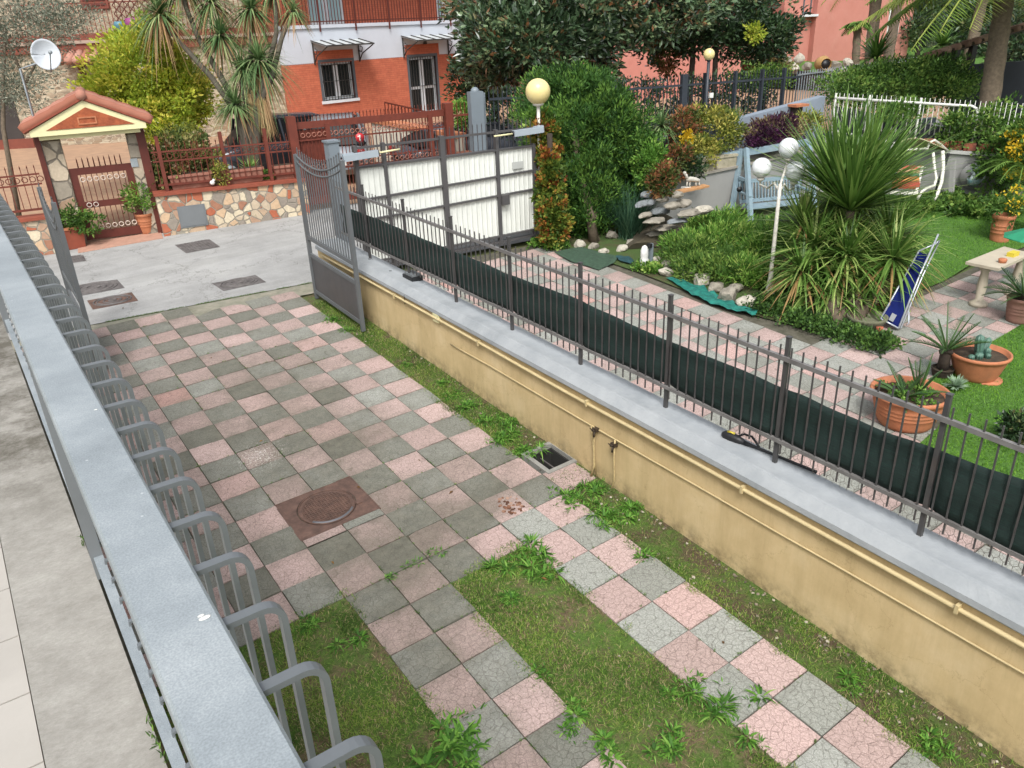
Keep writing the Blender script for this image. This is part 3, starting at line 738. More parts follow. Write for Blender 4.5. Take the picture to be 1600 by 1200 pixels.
# ================================================================== PLANT TOOLS
def rdir(n):
    d = rng.normal(size=(n, 3)); return d/np.linalg.norm(d, axis=1)[:, None]
def leaves(mb, c, d, L, Wd, tone, fold=.15):
    """c (N,3) base, d (N,3) direction, diamond leaf quads"""
    n = len(c); L = np.broadcast_to(L, (n,))[:, None]; Wd = np.broadcast_to(Wd, (n,))[:, None]
    d = d/(np.linalg.norm(d, axis=1)[:, None]+1e-9)
    s = np.cross(d, rdir(n)); s /= np.linalg.norm(s, axis=1)[:, None]+1e-9
    u = np.cross(s, d)
    q = np.stack([c, c+d*L*.45+s*Wd/2+u*Wd*fold, c+d*L, c+d*L*.45-s*Wd/2+u*Wd*fold], 1)
    mb.quads(q, np.broadcast_to(tone, (n,)).astype(float)); return mb
def crown(mb, c, r, nclump, per, L, Wd, rc=.3, tone=(.2, .8), inner=.55, bottom=-1., lump=.25, seed=0, up=.3):
    """clumps of leaves spread through an uneven ellipsoid"""
    c = np.array(c, float); r = np.array(r, float)
    d = rdir(nclump*3); d = d[d[:, 2] > bottom][:nclump]; k = len(d)
    rad = (inner+(1-inner)*rng.random(k)**.6)
    lum = np.array([1+lump*noise.noise(Vector((q*1.7+seed).tolist()))*2 for q in d])
    cc = c+d*r*(rad*lum)[:, None]
    tn = tone[0]+(tone[1]-tone[0])*rng.random(k)
    idx = np.repeat(np.arange(k), per); n = len(idx)
    off = rdir(n)*(rng.random(n)**.5)[:, None]*rc*np.array([1, 1, .75])
    p = cc[idx]+off
    dd = off/rc*.8+d[idx]*.5+rdir(n)*.7+np.array([0, 0, up])
    leaves(mb, p, dd, L*(.6+.7*rng.random(n)), Wd*(.7+.5*rng.random(n)), np.clip(tn[idx]+rng.normal(size=n)*.12, 0, 1))
    return cc
def blades(mb, base, d, L, Wd, droop, tone, seg=4, taper=.0, mid=.35):
    """arching strap leaves"""
    n = len(base); L = np.broadcast_to(L, (n,)); Wd = np.broadcast_to(Wd, (n,)); droop = np.broadcast_to(droop, (n,))
    d = d/(np.linalg.norm(d, axis=1)[:, None]+1e-9)
    s = np.cross(d, np.array([0, 0, 1.])+rdir(n)*.05); s /= np.linalg.norm(s, axis=1)[:, None]+1e-9
    P = []
    for i in range(seg+1):
        t = i/seg; q = base+d*(L*t)[:, None]+np.array([0, 0, -1.])*(L*droop*t*t)[:, None]
        w = Wd*(.55+.45*min(1, t/mid) if t < mid else max(0.06, (1-t)/(1-mid)))
        P.append((q+s*(w/2)[:, None], q-s*(w/2)[:, None]))
    for i in range(seg):
        mb.quads(np.stack([P[i][0], P[i][1], P[i+1][1], P[i+1][0]], 1), np.broadcast_to(tone, (n,)).astype(float))
    return mb
def head(mb, c, n, L, Wd, zlo=-.5, zhi=1., droop=.3, tone=(.2, .9), axis=None, dead=0.):
    a = rng.random(n)*2*PI; z = zlo+(zhi-zlo)*rng.random(n)
    h = np.sqrt(np.clip(1-z*z, 0, 1)); d = np.stack([h*np.cos(a), h*np.sin(a), z], 1)
    if axis is not None: d = d+np.array(axis)*.5
    t = tone[0]+(tone[1]-tone[0])*rng.random(n)
    t = np.where((z < zlo+.25*(zhi-zlo)) & (rng.random(n) < dead), 1.0, t*.93)
    blades(mb, np.array(c)+d*.03, d, L*(.7+.4*rng.random(n)), Wd*(.8+.4*rng.random(n)), droop*(.3+1.2*rng.random(n))*(1-.4*z), t)
def frond(mb, st, base, d, L, droop, npair, ll, lw, tone=.5, vee=.5, sweep=.6):
    """palm frond: rachis into st, leaflets into mb"""
    d = np.array(d, float); d /= np.linalg.norm(d)
    ts = np.linspace(0, 1, 12); P = [np.array(base)+d*L*t+np.array([0, 0, -L*droop*t*t]) for t in ts]
    st.tube(P, np.linspace(lw*1.0, lw*.35, 12), 5, .8)
    ti = np.linspace(.12, 1, npair); C0 = np.array([np.array(base)+d*L*t+np.array([0, 0, -L*droop*t*t]) for t in ti])
    tg = np.array([d+np.array([0, 0, -2*droop*t]) for t in ti]); tg /= np.linalg.norm(tg, axis=1)[:, None]
    s = np.cross(tg, [0, 0, 1.]); s /= np.linalg.norm(s, axis=1)[:, None]+1e-9; u = np.cross(s, tg)
    ln = ll*np.clip(np.sin(PI*(ti*.82+.12)), .2, 1)
    for sg in (1, -1):
        dd = s*sg+u*vee+tg*sweep+rdir(npair)*.08
        blades(mb, C0, dd, ln, lw, .12, np.clip(tone+rng.normal(size=npair)*.1, 0, 1), 2)
LG = leafmat('leaf mid green', [(0, '#2f4a1c'), (.4, '#47692a'), (.75, '#66893a'), (1, '#8aa04c')])
LFRESH = leafmat('leaf fresh green', [(0, '#3a5a1e'), (.4, '#52802c'), (.8, '#79a040'), (1, '#9fb35a')])
LDARK = leafmat('leaf dark green', [(0, '#1b2c1a'), (.45, '#2c4426'), (.8, '#476038'), (1, '#6b6a44')], .4, .12, .45)
LMAG = leafmat('magnolia leaf', [(0, '#1f321d'), (.45, '#33492d'), (.75, '#566e4b'), (.92, '#7b8a60'), (1, '#6d4a2c')], .28, .06, .6)
LJUN = leafmat('juniper leaf', [(0, '#213d19'), (.5, '#3a6024'), (1, '#6a8e38')], .6, .15)
LYEL = leafmat('yellow green leaf', [(0, '#71882a'), (.35, '#99ad34'), (.7, '#bcc440'), (1, '#d8cd55')], .5, .35)
LOLI = leafmat('olive leaf', [(0, '#4e5646'), (.5, '#6d7565'), (1, '#969b8a')], .6, .2)
LSTRAP = leafmat('strap leaf', [(0, '#2f4c1c'), (.35, '#50742d'), (.65, '#779647'), (.9, '#a6b266'), (1, '#9a7c4e')], .45, .22, .35)
LCORD = leafmat('cordyline leaf', [(0, '#3d5a35'), (.4, '#5e7d4c'), (.8, '#8ba06a'), (.93, '#b6b27a'), (1, '#9c7c58')], .5, .25)
LCYC = leafmat('cycad leaf', [(0, '#1d351b'), (.5, '#2e4e26'), (1, '#52733a')], .35, .12, .5)
LPALM = leafmat('palm leaf', [(0, '#4c6a2c'), (.5, '#75903c'), (1, '#a8ae55')], .5, .3)
LRED = leafmat('croton leaf', [(0, '#33431f'), (.45, '#56602c'), (.7, '#7d4b32'), (1, '#9a6a44')])
LYF = leafmat('golden shrub leaf', [(0, '#4a5a24'), (.4, '#6f7a2e'), (.75, '#9a9640'), (1, '#bfb35c')])
LPUR = leafmat('purple leaf', [(0, '#2a1526'), (.45, '#4a2440'), (.7, '#6a5a44'), (1, '#9d8f63')])
LVAR = leafmat('variegated leaf', [(0, '#3e5028'), (.4, '#66733c'), (.7, '#8f8a52'), (.9, '#8c5238'), (1, '#b9b488')])
FLY = leafmat('yellow flower', [(0, '#c9a51a'), (1, '#f0d638')], .6, .3)
IVY = leafmat('ivy leaf', [(0, '#38501e'), (.4, '#5a7228'), (.7, '#8a8a34'), (.9, '#a3682c'), (1, '#7a3a20')])
GRASSM = leafmat('grass blade', [(0, '#304a1a'), (.4, '#4f7228'), (.75, '#77983a'), (.9, '#8ea048'), (1, '#a89a70')], .6, .3)
WEEDM = leafmat('weed leaf', [(0, '#33561e'), (.4, '#4a7a28'), (.8, '#6d9c3a'), (1, '#93b45a')], .6, .3)

# ================================================================== SOIL STRIP, GRASS PATCHES
def soilmat(name, grass, a='#4d4130', b='#6b5a42', g1='#4a5c26', g2='#5f7a2c', sc=1.6):
    m, N, L, B = newmat(name); X = coord(N)
    n = nse(N, L, 26, 8, .75, X); r = ramp(N, [(.3, hexc(a)), (.6, hexc(b)), (.78, hexc('#8a7c66'))]); L.new(n.outputs[0], r.inputs[0])
    n2 = nse(N, L, 60, 5, .7, X); r2 = ramp(N, [(.3, hexc(g1)), (.7, hexc(g2))]); L.new(n2.outputs[0], r2.inputs[0])
    n3 = nse(N, L, sc, 8, .75, X); r3 = ramp(N, [(grass-.06, (1, 1, 1, 1)), (grass+.08, (0, 0, 0, 1))]); L.new(n3.outputs[0], r3.inputs[0])
    c = mixc(N, L, r3.outputs[0], r.outputs[0], r2.outputs[0])
    n7 = nse(N, L, 170, 6, .85, X); r7 = ramp(N, [(.36, (.42, .42, .40, 1)), (.6, (1.3, 1.3, 1.25, 1))]); L.new(n7.outputs[0], r7.inputs[0]); c = mixc(N, L, 1., c, r7.outputs[0], 'MULTIPLY')
    L.new(c, B.inputs['Base Color']); B.inputs['Roughness'].default_value = .95; bumpn(N, L, n.outputs[0], 1.0, .02, B); return m
SOIL1 = soilmat('soil with moss', .49, '#3d3325', '#5f503a', '#3f541f', '#577328', 3.0)
SOIL2 = soilmat('trodden turf', .50, '#4a3f2a', '#74654a', '#40561f', '#5a7a2a', 3.2)
sheet('soil_strip', SOIL1, .395, .83, -3.6, 3.54, -.012, .1)
sheet('soil_strip', SOIL1, .395, .83, 4.03, 10.0, -.012, .1)
sheet('grass_patch', SOIL2, -3.75, -1.99, -3.0, 3.21, -.012, .1)
sheet('grass_patch', SOIL2, -1.21, -.39, -3.0, 2.82, -.012, .1)

def blades_on(name, mtl, rects, n, L, Wd, dens=None, tone=(.1, .9), dz=-.01):
    mb = MB(); P = []
    A = [abs((b-a)*(d-c)) for a, b, c, d in rects]; 
    for (a, b, c, d), ar in zip(rects, A):
        k = int(n*ar/sum(A)); x = a+(b-a)*rng.random(k); y = c+(d-c)*rng.random(k)
        if dens is not None:
            keep = np.array([dens(X, Y) for X, Y in zip(x, y)]) > rng.random(k); x, y = x[keep], y[keep]
        P.append(np.stack([x, y, [gh(X, Y)+dz for X, Y in zip(x, y)]], 1))
    P = np.concatenate(P); k = len(P)
    d = rdir(k); d[:, 2] = np.abs(d[:, 2])+.35
    tn = tone[0]+(tone[1]-tone[0])*rng.random(k)
    patch = np.array([noise.noise(Vector((p[0]*1.7, p[1]*1.7, 3.1))) for p in P])
    tn = np.clip(tn+patch*.5, 0, .9); tn = np.where(rng.random(k) < (.10 if 'lawn' in name else .13), 1.0, tn)
    blades(mb, P, d, L*(.5+.8*rng.random(k)), Wd, .25, tn, 2)
    return tag(mb.build(name, mtl), kind='stuff')
def dturf(x, y):
    q = noise.noise(Vector((x*1.3, y*1.3, 1.)))+.5*noise.noise(Vector((x*4, y*4, 2.)))
    e = 0
    if x > -2: e = .35*math.exp(-((y-2.9)/.5)**2)+.3*math.exp(-((x+.45)/.12)**2)
    edge = min(x+1.20, -.40-x, 2.8-y) if x > -1.6 else min(-2.0-x, 3.2-y)
    f = .36+q*2.2+e
    if edge < 0: f = f*.75-.1+noise.noise(Vector((x*9, y*9, 7.)))*1.3+edge*4.5
    return min(1, max(.0 if edge < 0 else .16, f))
blades_on('short_grass', GRASSM, [(-3.6, -1.92, -2.2, 3.29), (-1.30, -.31, -2.6, 2.92)], 190000, .045, .0052, dturf)
def dsoil(x, y):
    q = noise.noise(Vector((x*2.2, y*1.5, 5.)))+.6*noise.noise(Vector((x*6, y*6, 2.)))
    f = .32+q*1.3+(.25 if y > 4 else 0)
    if x < .4: f = f*.8-.1+noise.noise(Vector((x*9, y*7, 7.)))*1.3-(.4-x)*5
    return min(1, max(0 if x < .4 else .14, f))
blades_on('short_grass', GRASSM, [(.31, .82, -3, 3.5), (.31, .82, 4.05, 9.6)], 100000, .042, .005, dsoil)
# weeds: rosettes of strap leaves
wlab = ['green weed rosette at the corner of the grass patch behind the manhole', 'green weed growing between the slabs next to the grass patch']
def weed(x, y, n, L, Wd, label, group=None, zlo=.05, mtl=None, droop=.5):
    P = gpt(x, y, -.005); mb = MB()
    k = max(1, n//15)
    for _ in range(k):
        q = np.array(P)+np.array([rng.normal()*L*.6, rng.normal()*L*.6, 0]) if _ else np.array(P)
        head(mb, q, 15+int(rng.random()*12), L*rng.uniform(.55, 1.0), Wd*rng.uniform(.9, 1.5), .02, .85, .7, (.0, 1.0))
        for z in range(2): head(mb, q+np.array([rng.normal()*L*.5, rng.normal()*L*.5, 0]), 7, L*.45, Wd*.8, .2, .95, .4, (.2, .9))
    return solo(mb, 'weed', mtl or WEEDM, P, label, 'weed', group)
GW = 'weeds between the paving slabs and along the wall'
for (px, py, n, L, w, lab) in [(826, 868, 120, .17, .014, 'large green weed clump at the top corner of the grass patch'), (870, 892, 70, .15, .012, 'spreading weed right of the large clump at the top of the grass patch'),
    (770, 880, 60, .13, .011, 'weed clump left of the large clump at the top of the grass patch'), (705, 1168, 150, .17, .02, 'broad leafed weed beside the lower paving strip at the bottom of the photo'),
    (690, 858, 40, .07, .008, 'small weed in the slab joint nearest the big clump'), (655, 873, 30, .06, .007, 'small weed in the slab joint, middle of three'), (608, 898, 30, .06, .007, 'small weed in the slab joint nearest the railing'),
    (1130, 1105, 90, .15, .014, 'leafy weed at the right edge of the grass patch near the bottom'), (1075, 1080, 70, .13, .012, 'leafy weed in the grass patch near its right edge'), 
    (900, 1112, 60, .10, .013, 'round weed rosette beside the lower paving strip'), (950, 1165, 60, .12, .014, 'weed in the grass patch at the bottom edge'), (1050, 1170, 60, .13, .014, 'weed tuft at the bottom edge left of the right strip'), 
    (1020, 1170, 40, .12, .012, 'low weed in the bottom of the grass patch'),
    (735, 628, 90, .12, .012, 'bright weed in the soil strip by the middle of the wall'), (785, 675, 120, .14, .013, 'thick weed in the soil strip above the drain pit'), (820, 697, 110, .13, .013, 'weed directly above the drain pit'), (760, 655, 80, .13, .012, 'weed between the two bright tufts above the drain'),
    (905, 775, 90, .14, .013, 'weed in the soil just right of the pink slab by the drain'), (955, 800, 110, .15, .014, 'thick weed under the drop pipes of the wall'), (930, 762, 90, .13, .013, 'weed at the wall foot below the drop pipes'), (1012, 862, 50, .1, .01, 'flat weed in the soil strip past the drop pipes'),
    (525, 495, 60, .13, .014, 'weed at the foot of the open gate leaf'), (545, 510, 50, .10, .012, 'weed under the near stile of the open gate leaf'), (640, 565, 50, .09, .01, 'weed in the soil strip near the gate'),
    (716, 612, 60, .1, .011, 'weed in the soil strip left of the bright tuft'), (690, 592, 50, .09, .010, 'small weed in the soil strip between gate and bright tuft'), (800, 655, 90, .12, .012, 'weed close to the wall above the drain pit'), (985, 790, 70, .12, .013, 'weed at the wall foot right of the drop pipes'), (885, 768, 60, .11, .012, 'weed creeping over the pink slab by the drain'),
    (800, 930, 60, .10, .010, 'weed on the left edge of the grass patch'), (850, 1050, 40, .08, .01, 'small weed beside the lower paving strip'), (480, 975, 80, .09, .010, 'grass tuft at the top of the left grass patch seen past the railing'), (550, 1000, 60, .09, .01, 'grass tuft at the corner of the left grass patch'),
    (1330, 1068, 60, .10, .01, 'bright weed in the soil strip near the bottom right'), (1450, 1155, 60, .11, .012, 'bright weed in the soil strip by the photo corner')]:
    P = gp(px, py+6); weed(P[0], P[1], n, L, w, lab, GW)
# stones in the soil
def rockmesh(mb, c, r, seed, sq=(1, 1, .7), sub=2, tone=.5, amp=.35):
    bm = bmesh.new(); bmesh.ops.create_icosphere(bm, subdivisions=sub, radius=1)
    V = []
    rs = random.Random(seed*31.7); cuts = []
    for _ in range(9):
        q = Vector((rs.gauss(0, 1), rs.gauss(0, 1), rs.gauss(0, 1))); q.normalize(); cuts.append((q, rs.uniform(.62, .9)))
    for v in bm.verts:
        p = v.co.copy()
        for q, h in cuts:
            e = p.dot(q)-h
            if e > 0: p = p-q*e*.92
        k = 1+amp*noise.noise(p*1.1+Vector((seed*7.3, seed*1.7, 0)))+amp*.3*noise.noise(p*4.9+Vector((seed, 3, 1)))
        V.append((c[0]+p.x*r*sq[0]*k, c[1]+p.y*r*sq[1]*k, c[2]+p.z*r*sq[2]*k))
    f = [tuple(v.index for v in g.verts) for g in bm.faces]; bm.free()
    return mb.add(V, f, tone, False)
PEB = leafmat('pebbles', [(0, '#5a5347'), (.6, '#857b69'), (1, '#b3ac9c')], .9, 0, .3)
mb = MB()
for k in range(420):
    x = random.uniform(.42, .82); y = random.uniform(-2.2, 9.5) if k % 3 else random.uniform(-2.2, 3.4)
    if random.random() < .5: x = .8-abs(random.gauss(0, .05))
    if .45 < x < .85 and 3.55 < y < 4.03: continue
    rockmesh(mb, gpt(x, y, -.004), random.uniform(.005, .018), k, (1, 1, .6), 1, random.random())
for k in range(80):
    x = random.uniform(-1.18, -.42); y = random.uniform(-2.5, 3.1); rockmesh(mb, gpt(x, y, -.004), random.uniform(.004, .012), k, (1, 1, .6), 1, random.random())
tag(mb.build('gravel', PEB), kind='stuff')

# moss and tiny grass in the joints, along the street edge and along the balcony kerb
def joint_moss():
    P = []
    def put(x, y, n, s=.006, z=None):
        for _ in range(n): 
            X_, Y_ = x+random.gauss(0, s), y+random.gauss(0, s); P.append((X_, Y_, gh(X_, Y_)+.001 if z is None else z))
    for _ in range(1500):
        i = random.randint(-8, 1); j = random.randint(-5, 26); q = random.random()
        if random.random() < .5: x, y = i*T4, (j+q)*T4
        else: x, y = (i+q)*T4, j*T4
        if j*T4 > 10.3-.15*x or x > .38: continue
        w = noise.noise(Vector((x*1.3, y*.8, 4)))+(.35 if j < 9 else 0)
        if w < .12: continue
        put(x, y, 7, .006)
    x = -3.5
    while x < .95:
        if noise.noise(Vector((x*3, 0, 1))) > -.15: put(x, 10.62-.15*x, 14, .014)
        x += .02
    y = -1.6
    while y < 1.3:
        if noise.noise(Vector((y*4, 3, 1))) > .25: put(-3.722, y, 4, .004, 2.93)
        y += .02
    P = np.array(P); k = len(P); d = rdir(k); d[:, 2] = np.abs(d[:, 2])+.3
    mb = MB(); blades(mb, P, d, .014+.016*rng.random(k), .0045, .2, .7*rng.random(k), 2)
    tag(mb.build('joint_moss', GRASSM), kind='stuff')
joint_moss()
# broken slab showing its reddish core
mb = MB(); c = gp(797, 790); CORE = leafmat('slab core', [(0, '#4d352a'), (.5, '#7b5643'), (1, '#a08372')], .95, 0, .2)
for k in range(46):
    a = random.random()*6.28; r_ = random.random()**.6; x = c[0]+.13*r_*math.cos(a); y = c[1]+.15*r_*math.sin(a); s_ = random.uniform(.01, .028)
    n_ = 6; V = [(x+s_*random.uniform(.6, 1)*math.cos(2*PI*q/n_), y+s_*random.uniform(.6, 1)*math.sin(2*PI*q/n_), 0) for q in range(n_)]
    mb.add([(v[0], v[1], gh(v[0], v[1])+.003+.002*(k % 3)) for v in V]+[(v[0], v[1], gh(v[0], v[1])-.004) for v in V], [tuple(range(n_))]+[(q, q+n_, (q+1) % n_+n_, (q+1) % n_) for q in range(n_)], random.random())
tag(mb.build('broken_slab_core', CORE), kind='structure')
# dead leaves
DL = leafmat('dead leaf', [(0, '#4a3320'), (1, '#8b6a3c')], .8, .1)
for k, (px, py, w_) in enumerate([(192, 482, 'beside the street edge of the driveway, left of the other'), (318, 510, 'on the driveway slabs near the street'), (408, 690, 'on the slabs next to the whitewash splash'), (560, 762, 'beside the manhole frame'), (705, 770, 'in the damp stain past the manhole'), (850, 905, 'on the slab right of the grass patch top'), (520, 880, 'on the slabs below the manhole'), (655, 720, 'on the slabs between manhole and drain'), (1130, 1005, 'in the right paving strip joint'), (330, 560, 'on the left part of the driveway')]):
    P = gp(px, py); a = random.random()*6; mb = MB(); u_ = np.array([math.cos(a), math.sin(a), 0]); v_ = np.array([-u_[1], u_[0], 0]); s_ = random.uniform(.018, .032)
    z = np.array([0, 0, 1.]); q = P+z*.004
    mb.add([q-u_*s_, q-v_*s_*.45+z*.008, q+u_*s_+z*.006, q+v_*s_*.45+z*.01, q+z*.001], [(0, 1, 4), (1, 2, 4), (2, 3, 4), (3, 0, 4)], random.random())
    solo(mb, 'dead_leaf', DL, P, 'small brown dead leaf '+w_, 'leaf', 'dead leaves on the driveway')
ROOFT = leafmat('roof tile', [(0, '#86523f'), (.5, '#9b6552'), (1, '#ad8070')], .8, 0, .3)
# ================================================================== ACROSS THE STREET: stone wall, portal, red fence, sliding gate
ST = Frame(14.95, -.15)
def crazy(name, scale=5.5, stops=None, mortar='#8d8678', sq=(1, 1, 1)):
    m, N, L, B = newmat(name); X = coord(N)
    mq = N.new('ShaderNodeMapping'); mq.inputs['Scale'].default_value = sq; L.new(X, mq.inputs[0]); X = mq.outputs[0]
    n0 = nse(N, L, 3, 3, .5, X); ad = N.new('ShaderNodeVectorMath'); ad.operation = 'SCALE'; ad.inputs['Scale'].default_value = .12; L.new(n0.outputs['Color'], ad.inputs[0])
    a2 = N.new('ShaderNodeVectorMath'); a2.operation = 'ADD'; L.new(X, a2.inputs[0]); L.new(ad.outputs[0], a2.inputs[1])
    v = N.new('ShaderNodeTexVoronoi'); v.inputs['Scale'].default_value = scale; v.inputs['Randomness'].default_value = .9; L.new(a2.outputs[0], v.inputs['Vector'])
    e = N.new('ShaderNodeTexVoronoi'); e.feature = 'DISTANCE_TO_EDGE'; e.inputs['Scale'].default_value = scale; e.inputs['Randomness'].default_value = .9; L.new(a2.outputs[0], e.inputs['Vector'])
    sp = N.new('ShaderNodeSeparateColor'); L.new(v.outputs['Color'], sp.inputs[0])
    stops = stops or ['#b39a80', '#9c6e56', '#c4b59a', '#a98a72', '#cbbda2', '#a85f42', '#b8a78f', '#8d8377', '#c2a585']
    r = ramp(N, [(i/len(stops), hexc(c)) for i, c in enumerate(stops)]); r.color_ramp.interpolation = 'CONSTANT'; L.new(sp.outputs[0], r.inputs[0])
    n = nse(N, L, 16, 5, .7, X); rn = ramp(N, [(.3, (.8, .8, .8, 1)), (.7, (1.1, 1.1, 1.1, 1))]); L.new(n.outputs[0], rn.inputs[0])
    c = mixc(N, L, 1., r.outputs[0], rn.outputs[0], 'MULTIPLY')
    re = ramp(N, [(.03, (0, 0, 0, 1)), (.06, (1, 1, 1, 1))]); L.new(e.outputs['Distance'], re.inputs[0])
    c = mixc(N, L, re.outputs[0], hexc(mortar), c)
    L.new(c, B.inputs['Base Color']); B.inputs['Roughness'].default_value = .85; bumpn(N, L, re.outputs[0], .8, .02, B); return m
CRAZY = crazy('crazy stone cladding')
# apron of red slabs in front of the portal
APR = mat('pink apron', '#b08672', .85, .2, 8, 0, .3, 50, dirt=.3, dcol='#9a8a78')
a0 = ST.at(125, 402)[0]; a1 = ST.at(258, 368)[0]
mb = MB()
V = [ST.P(a0, 0, -.22), ST.P(a1-.05, 0, -.12), ST.P(a1-.05, 0, .9), ST.P(a0, 0, .9)]
mb.add([(v[0], v[1], gh(v[0], v[1])+.012) for v in V]+[(v[0], v[1], gh(v[0], v[1])-.03) for v in V], [(0, 1, 2, 3), (4, 5, 1, 0), (5, 6, 2, 1), (7, 4, 0, 3)])
struct(mb, 'portal_apron', APR)
YARD = mat('peach yard paving', '#a58468', .85, .15, 3, 0, .2, 20, c2='#8f735c')
sheet('yard_paving', YARD, -20, 30, lambda x: 15.25-.15*x, lambda x: 34-.1*x, -.0, 1.0)

def stone_wall(sL, sR, zt, label, hatch=None, zr=None):
    pL = ST.P(sL, 0); zb = .6; zr = zr or zt
    w = thing('stone_wall', (pL[0], pL[1], .75), label, 'wall')
    mb = MB(); mb.hexa([ST.P(sL, zb, 0), ST.P(sR, zb, 0), ST.P(sR, zb, .3), ST.P(sL, zb, .3), ST.P(sL, zt, 0), ST.P(sR, zr, 0), ST.P(sR, zr, .3), ST.P(sL, zt, .3)]); mb.build('wall', CRAZY, w)
    mb = MB(); mb.hexa([ST.P(sL-.03, zt, -.05), ST.P(sR, zr, -.05), ST.P(sR, zr, .34), ST.P(sL-.03, zt, .34), ST.P(sL-.03, zt+.06, -.05), ST.P(sR, zr+.06, -.05), ST.P(sR, zr+.06, .34), ST.P(sL-.03, zt+.06, .34)]); mb.build('coping', TERRAD, w)
    if hatch:
        s0, z0 = ST.at(*hatch[0]); s1, z1 = ST.at(*hatch[1])
        mb = MB(); mb.fbox(ST, s0, s1, z0, z1, -.02, .0); mb.fbox(ST, s0+.03, s1-.03, z0+.03, z1-.03, -.028, -.02); mb.build('meter_hatch', GREY, w)
    return w
sA = ST.at(248, 330)[0]; zA = ST.at(250, 306)[1]; sB, zB = ST.at(478, 283)
stone_wall(sA, 2.52, zA, 'crazy stone wall with terracotta coping and grey meter hatch across the street', ((283, 357), (319, 318)), zB)
sC = ST.at(60, 385)[0]; sD = ST.at(101, 380)[0]
stone_wall(-9, sD, ST.at(90, 340)[1], 'crazy stone wall at the left of the tiled entrance portal')

# red fence on both walls
def red_fence(s0, s1, z0, z1b, H, label, posts, mtl=RUST):
    p = ST.P(s0, z0, .12); f = thing('red_fence', p, label, 'fence', 'red brown fences on the stone walls')
    zz = lambda s: z0+(z1b-z0)*(s-s0)/(s1-s0)
    for s in posts:
        mb = MB(); mb.fbox(ST, s-.035, s+.035, zz(s), zz(s)+H+.18, .09, .16); mb.build('post', mtl, f)
    for h in (.12, H-.12, H-.3):
        mb = MB(); mb.bar(ST.P(s0, zz(s0)+h, .12), ST.P(s1, zz(s1)+h, .12), .03, .03 if h > .3 else .04); mb.build('rail', mtl, f)
    n = int((s1-s0)/.115)
    for k in range(n):
        s = s0+(k+.5)*(s1-s0)/n; mb = MB(); a = ST.P(s, zz(s)+.12, .12); b = ST.P(s, zz(s)+H, .12)
        mb.bar(a, b, .014, .014, (1, 0, 0)); mb.tube([b, b+np.array([0, 0, .06])], [.014, .001], 5); mb.build('bar', mtl, f)
    mb = MB()
    k = s0+.06
    while k < s1:
        c = ST.P(k, zz(k)+H-.21, .12); P = [c+ST.e*.05*math.cos(a)+np.array([0, 0, .05*math.sin(a)]) for a in np.linspace(0, 2*PI, 9)]
        mb.tube(P, .008, 4); k += .13
    mb.build('ring_band', mtl, f)['kind'] = 'stuff'
    return f
red_fence(sA+.1, 2.45, zA+.06, zB+.06, .88, 'red brown fence with ring band on the stone wall right of the portal', [sA+.25, ST.at(350, 240)[0], ST.at(420, 240)[0]])
red_fence(-7.5, sD-.1, ST.at(90, 340)[1]+.06, ST.at(90, 340)[1]+.06, .88, 'red brown fence on the stone wall left of the portal', [-7.0, -5.2, -3.6])

# portal
PO = .35
pt = thing('entrance_portal', (*ST.P(ST.at(165, 380)[0], 0, PO)[:2], .78), 'small entrance portal with terracotta tiled gable roof, stone pillars and brown posts', 'portal')
def sz(px, py, o=PO): return ST.at(px, py, o)
def pil(px0, px1, pyb, zt, name, mtl, o0, o1, zb=.7):
    s0 = sz(px0, pyb)[0]; s1 = sz(px1, pyb)[0]
    mb = MB(); mb.fbox(ST, s0, s1, zb, zt, PO+o0, PO+o1); mb.build(name, mtl, pt)
zE = sz(165, 205)[1]      # eave beam
zE = 2.86
STONEP = crazy('pillar stone', 3.2, ['#a89a86', '#8f8677', '#b7a892', '#9a8068', '#a79d8d'], '#6f675b')
pil(62, 92, 215, zE-.1, 'stone_pillar', STONEP, .0, .3)
pil(197, 213, 215, zE-.1, 'stone_pillar', STONEP, .0, .3)
for (a, b, y_) in ((52, 61, 215), (213, 227, 215)):
    s0 = sz(a, y_)[0]; s1 = sz(b, y_)[0]
    mb = MB(); mb.fbox(ST, s0, s1, .7, zE, PO-.05, PO+.06); mb.build('timber_post', BROWN, pt)
for (a, b, y_) in ((52, 61, 215), (213, 227, 215)):
    s0 = sz(a, y_)[0]; s1 = sz(b, y_)[0]
    mb = MB(); mb.fbox(ST, s0, s1, .7, zE, PO+.75, PO+.86); mb.build('timber_post', BROWN, pt)
# gable: front plane o = PO-.35
go = PO-.38
L0 = ST.at(47, 212, go); R0_ = ST.at(228, 194, go); AP = ST.at(128, 157, go)
zb_ = (L0[1]+R0_[1])/2; sm_ = (L0[0]+R0_[0])/2; hw = (R0_[0]-L0[0])/2; za_ = AP[1]
za_ = max(za_, zb_+.42)
g = lambda s, z, o: ST.P(s, z, o)
mb = MB(); mb.prism([g(sm_-hw, zb_-.05, go), g(sm_+hw, zb_-.05, go), g(sm_+hw, zb_+.05, go), g(sm_, za_, go), g(sm_-hw, zb_+.05, go)], ST.n*.1); mb.build('gable_board', CREAM, pt)
mb = MB(); mb.prism([g(sm_-hw*.72, zb_+.045, go-.012), g(sm_+hw*.8, zb_+.045, go-.012), g(sm_+.02, za_-.12, go-.012)], ST.n*.012); mb.build('relief_panel', mat('carved terracotta', '#a3552f', .8, .4, 9, 0, 1.0, 16, c2='#7d3c20'), pt)
mb = MB(); 
for (u0, u1, v0, v1) in ((-.16, .16, .10, .125), (-.16, .16, .21, .235), (-.16, -.135, .125, .21), (.135, .16, .125, .21)): mb.fbox(ST, sm_+u0, sm_+u1, zb_+v0, zb_+v1, go-.026, go-.012)
mb.build('relief_frame', TERRA, pt)
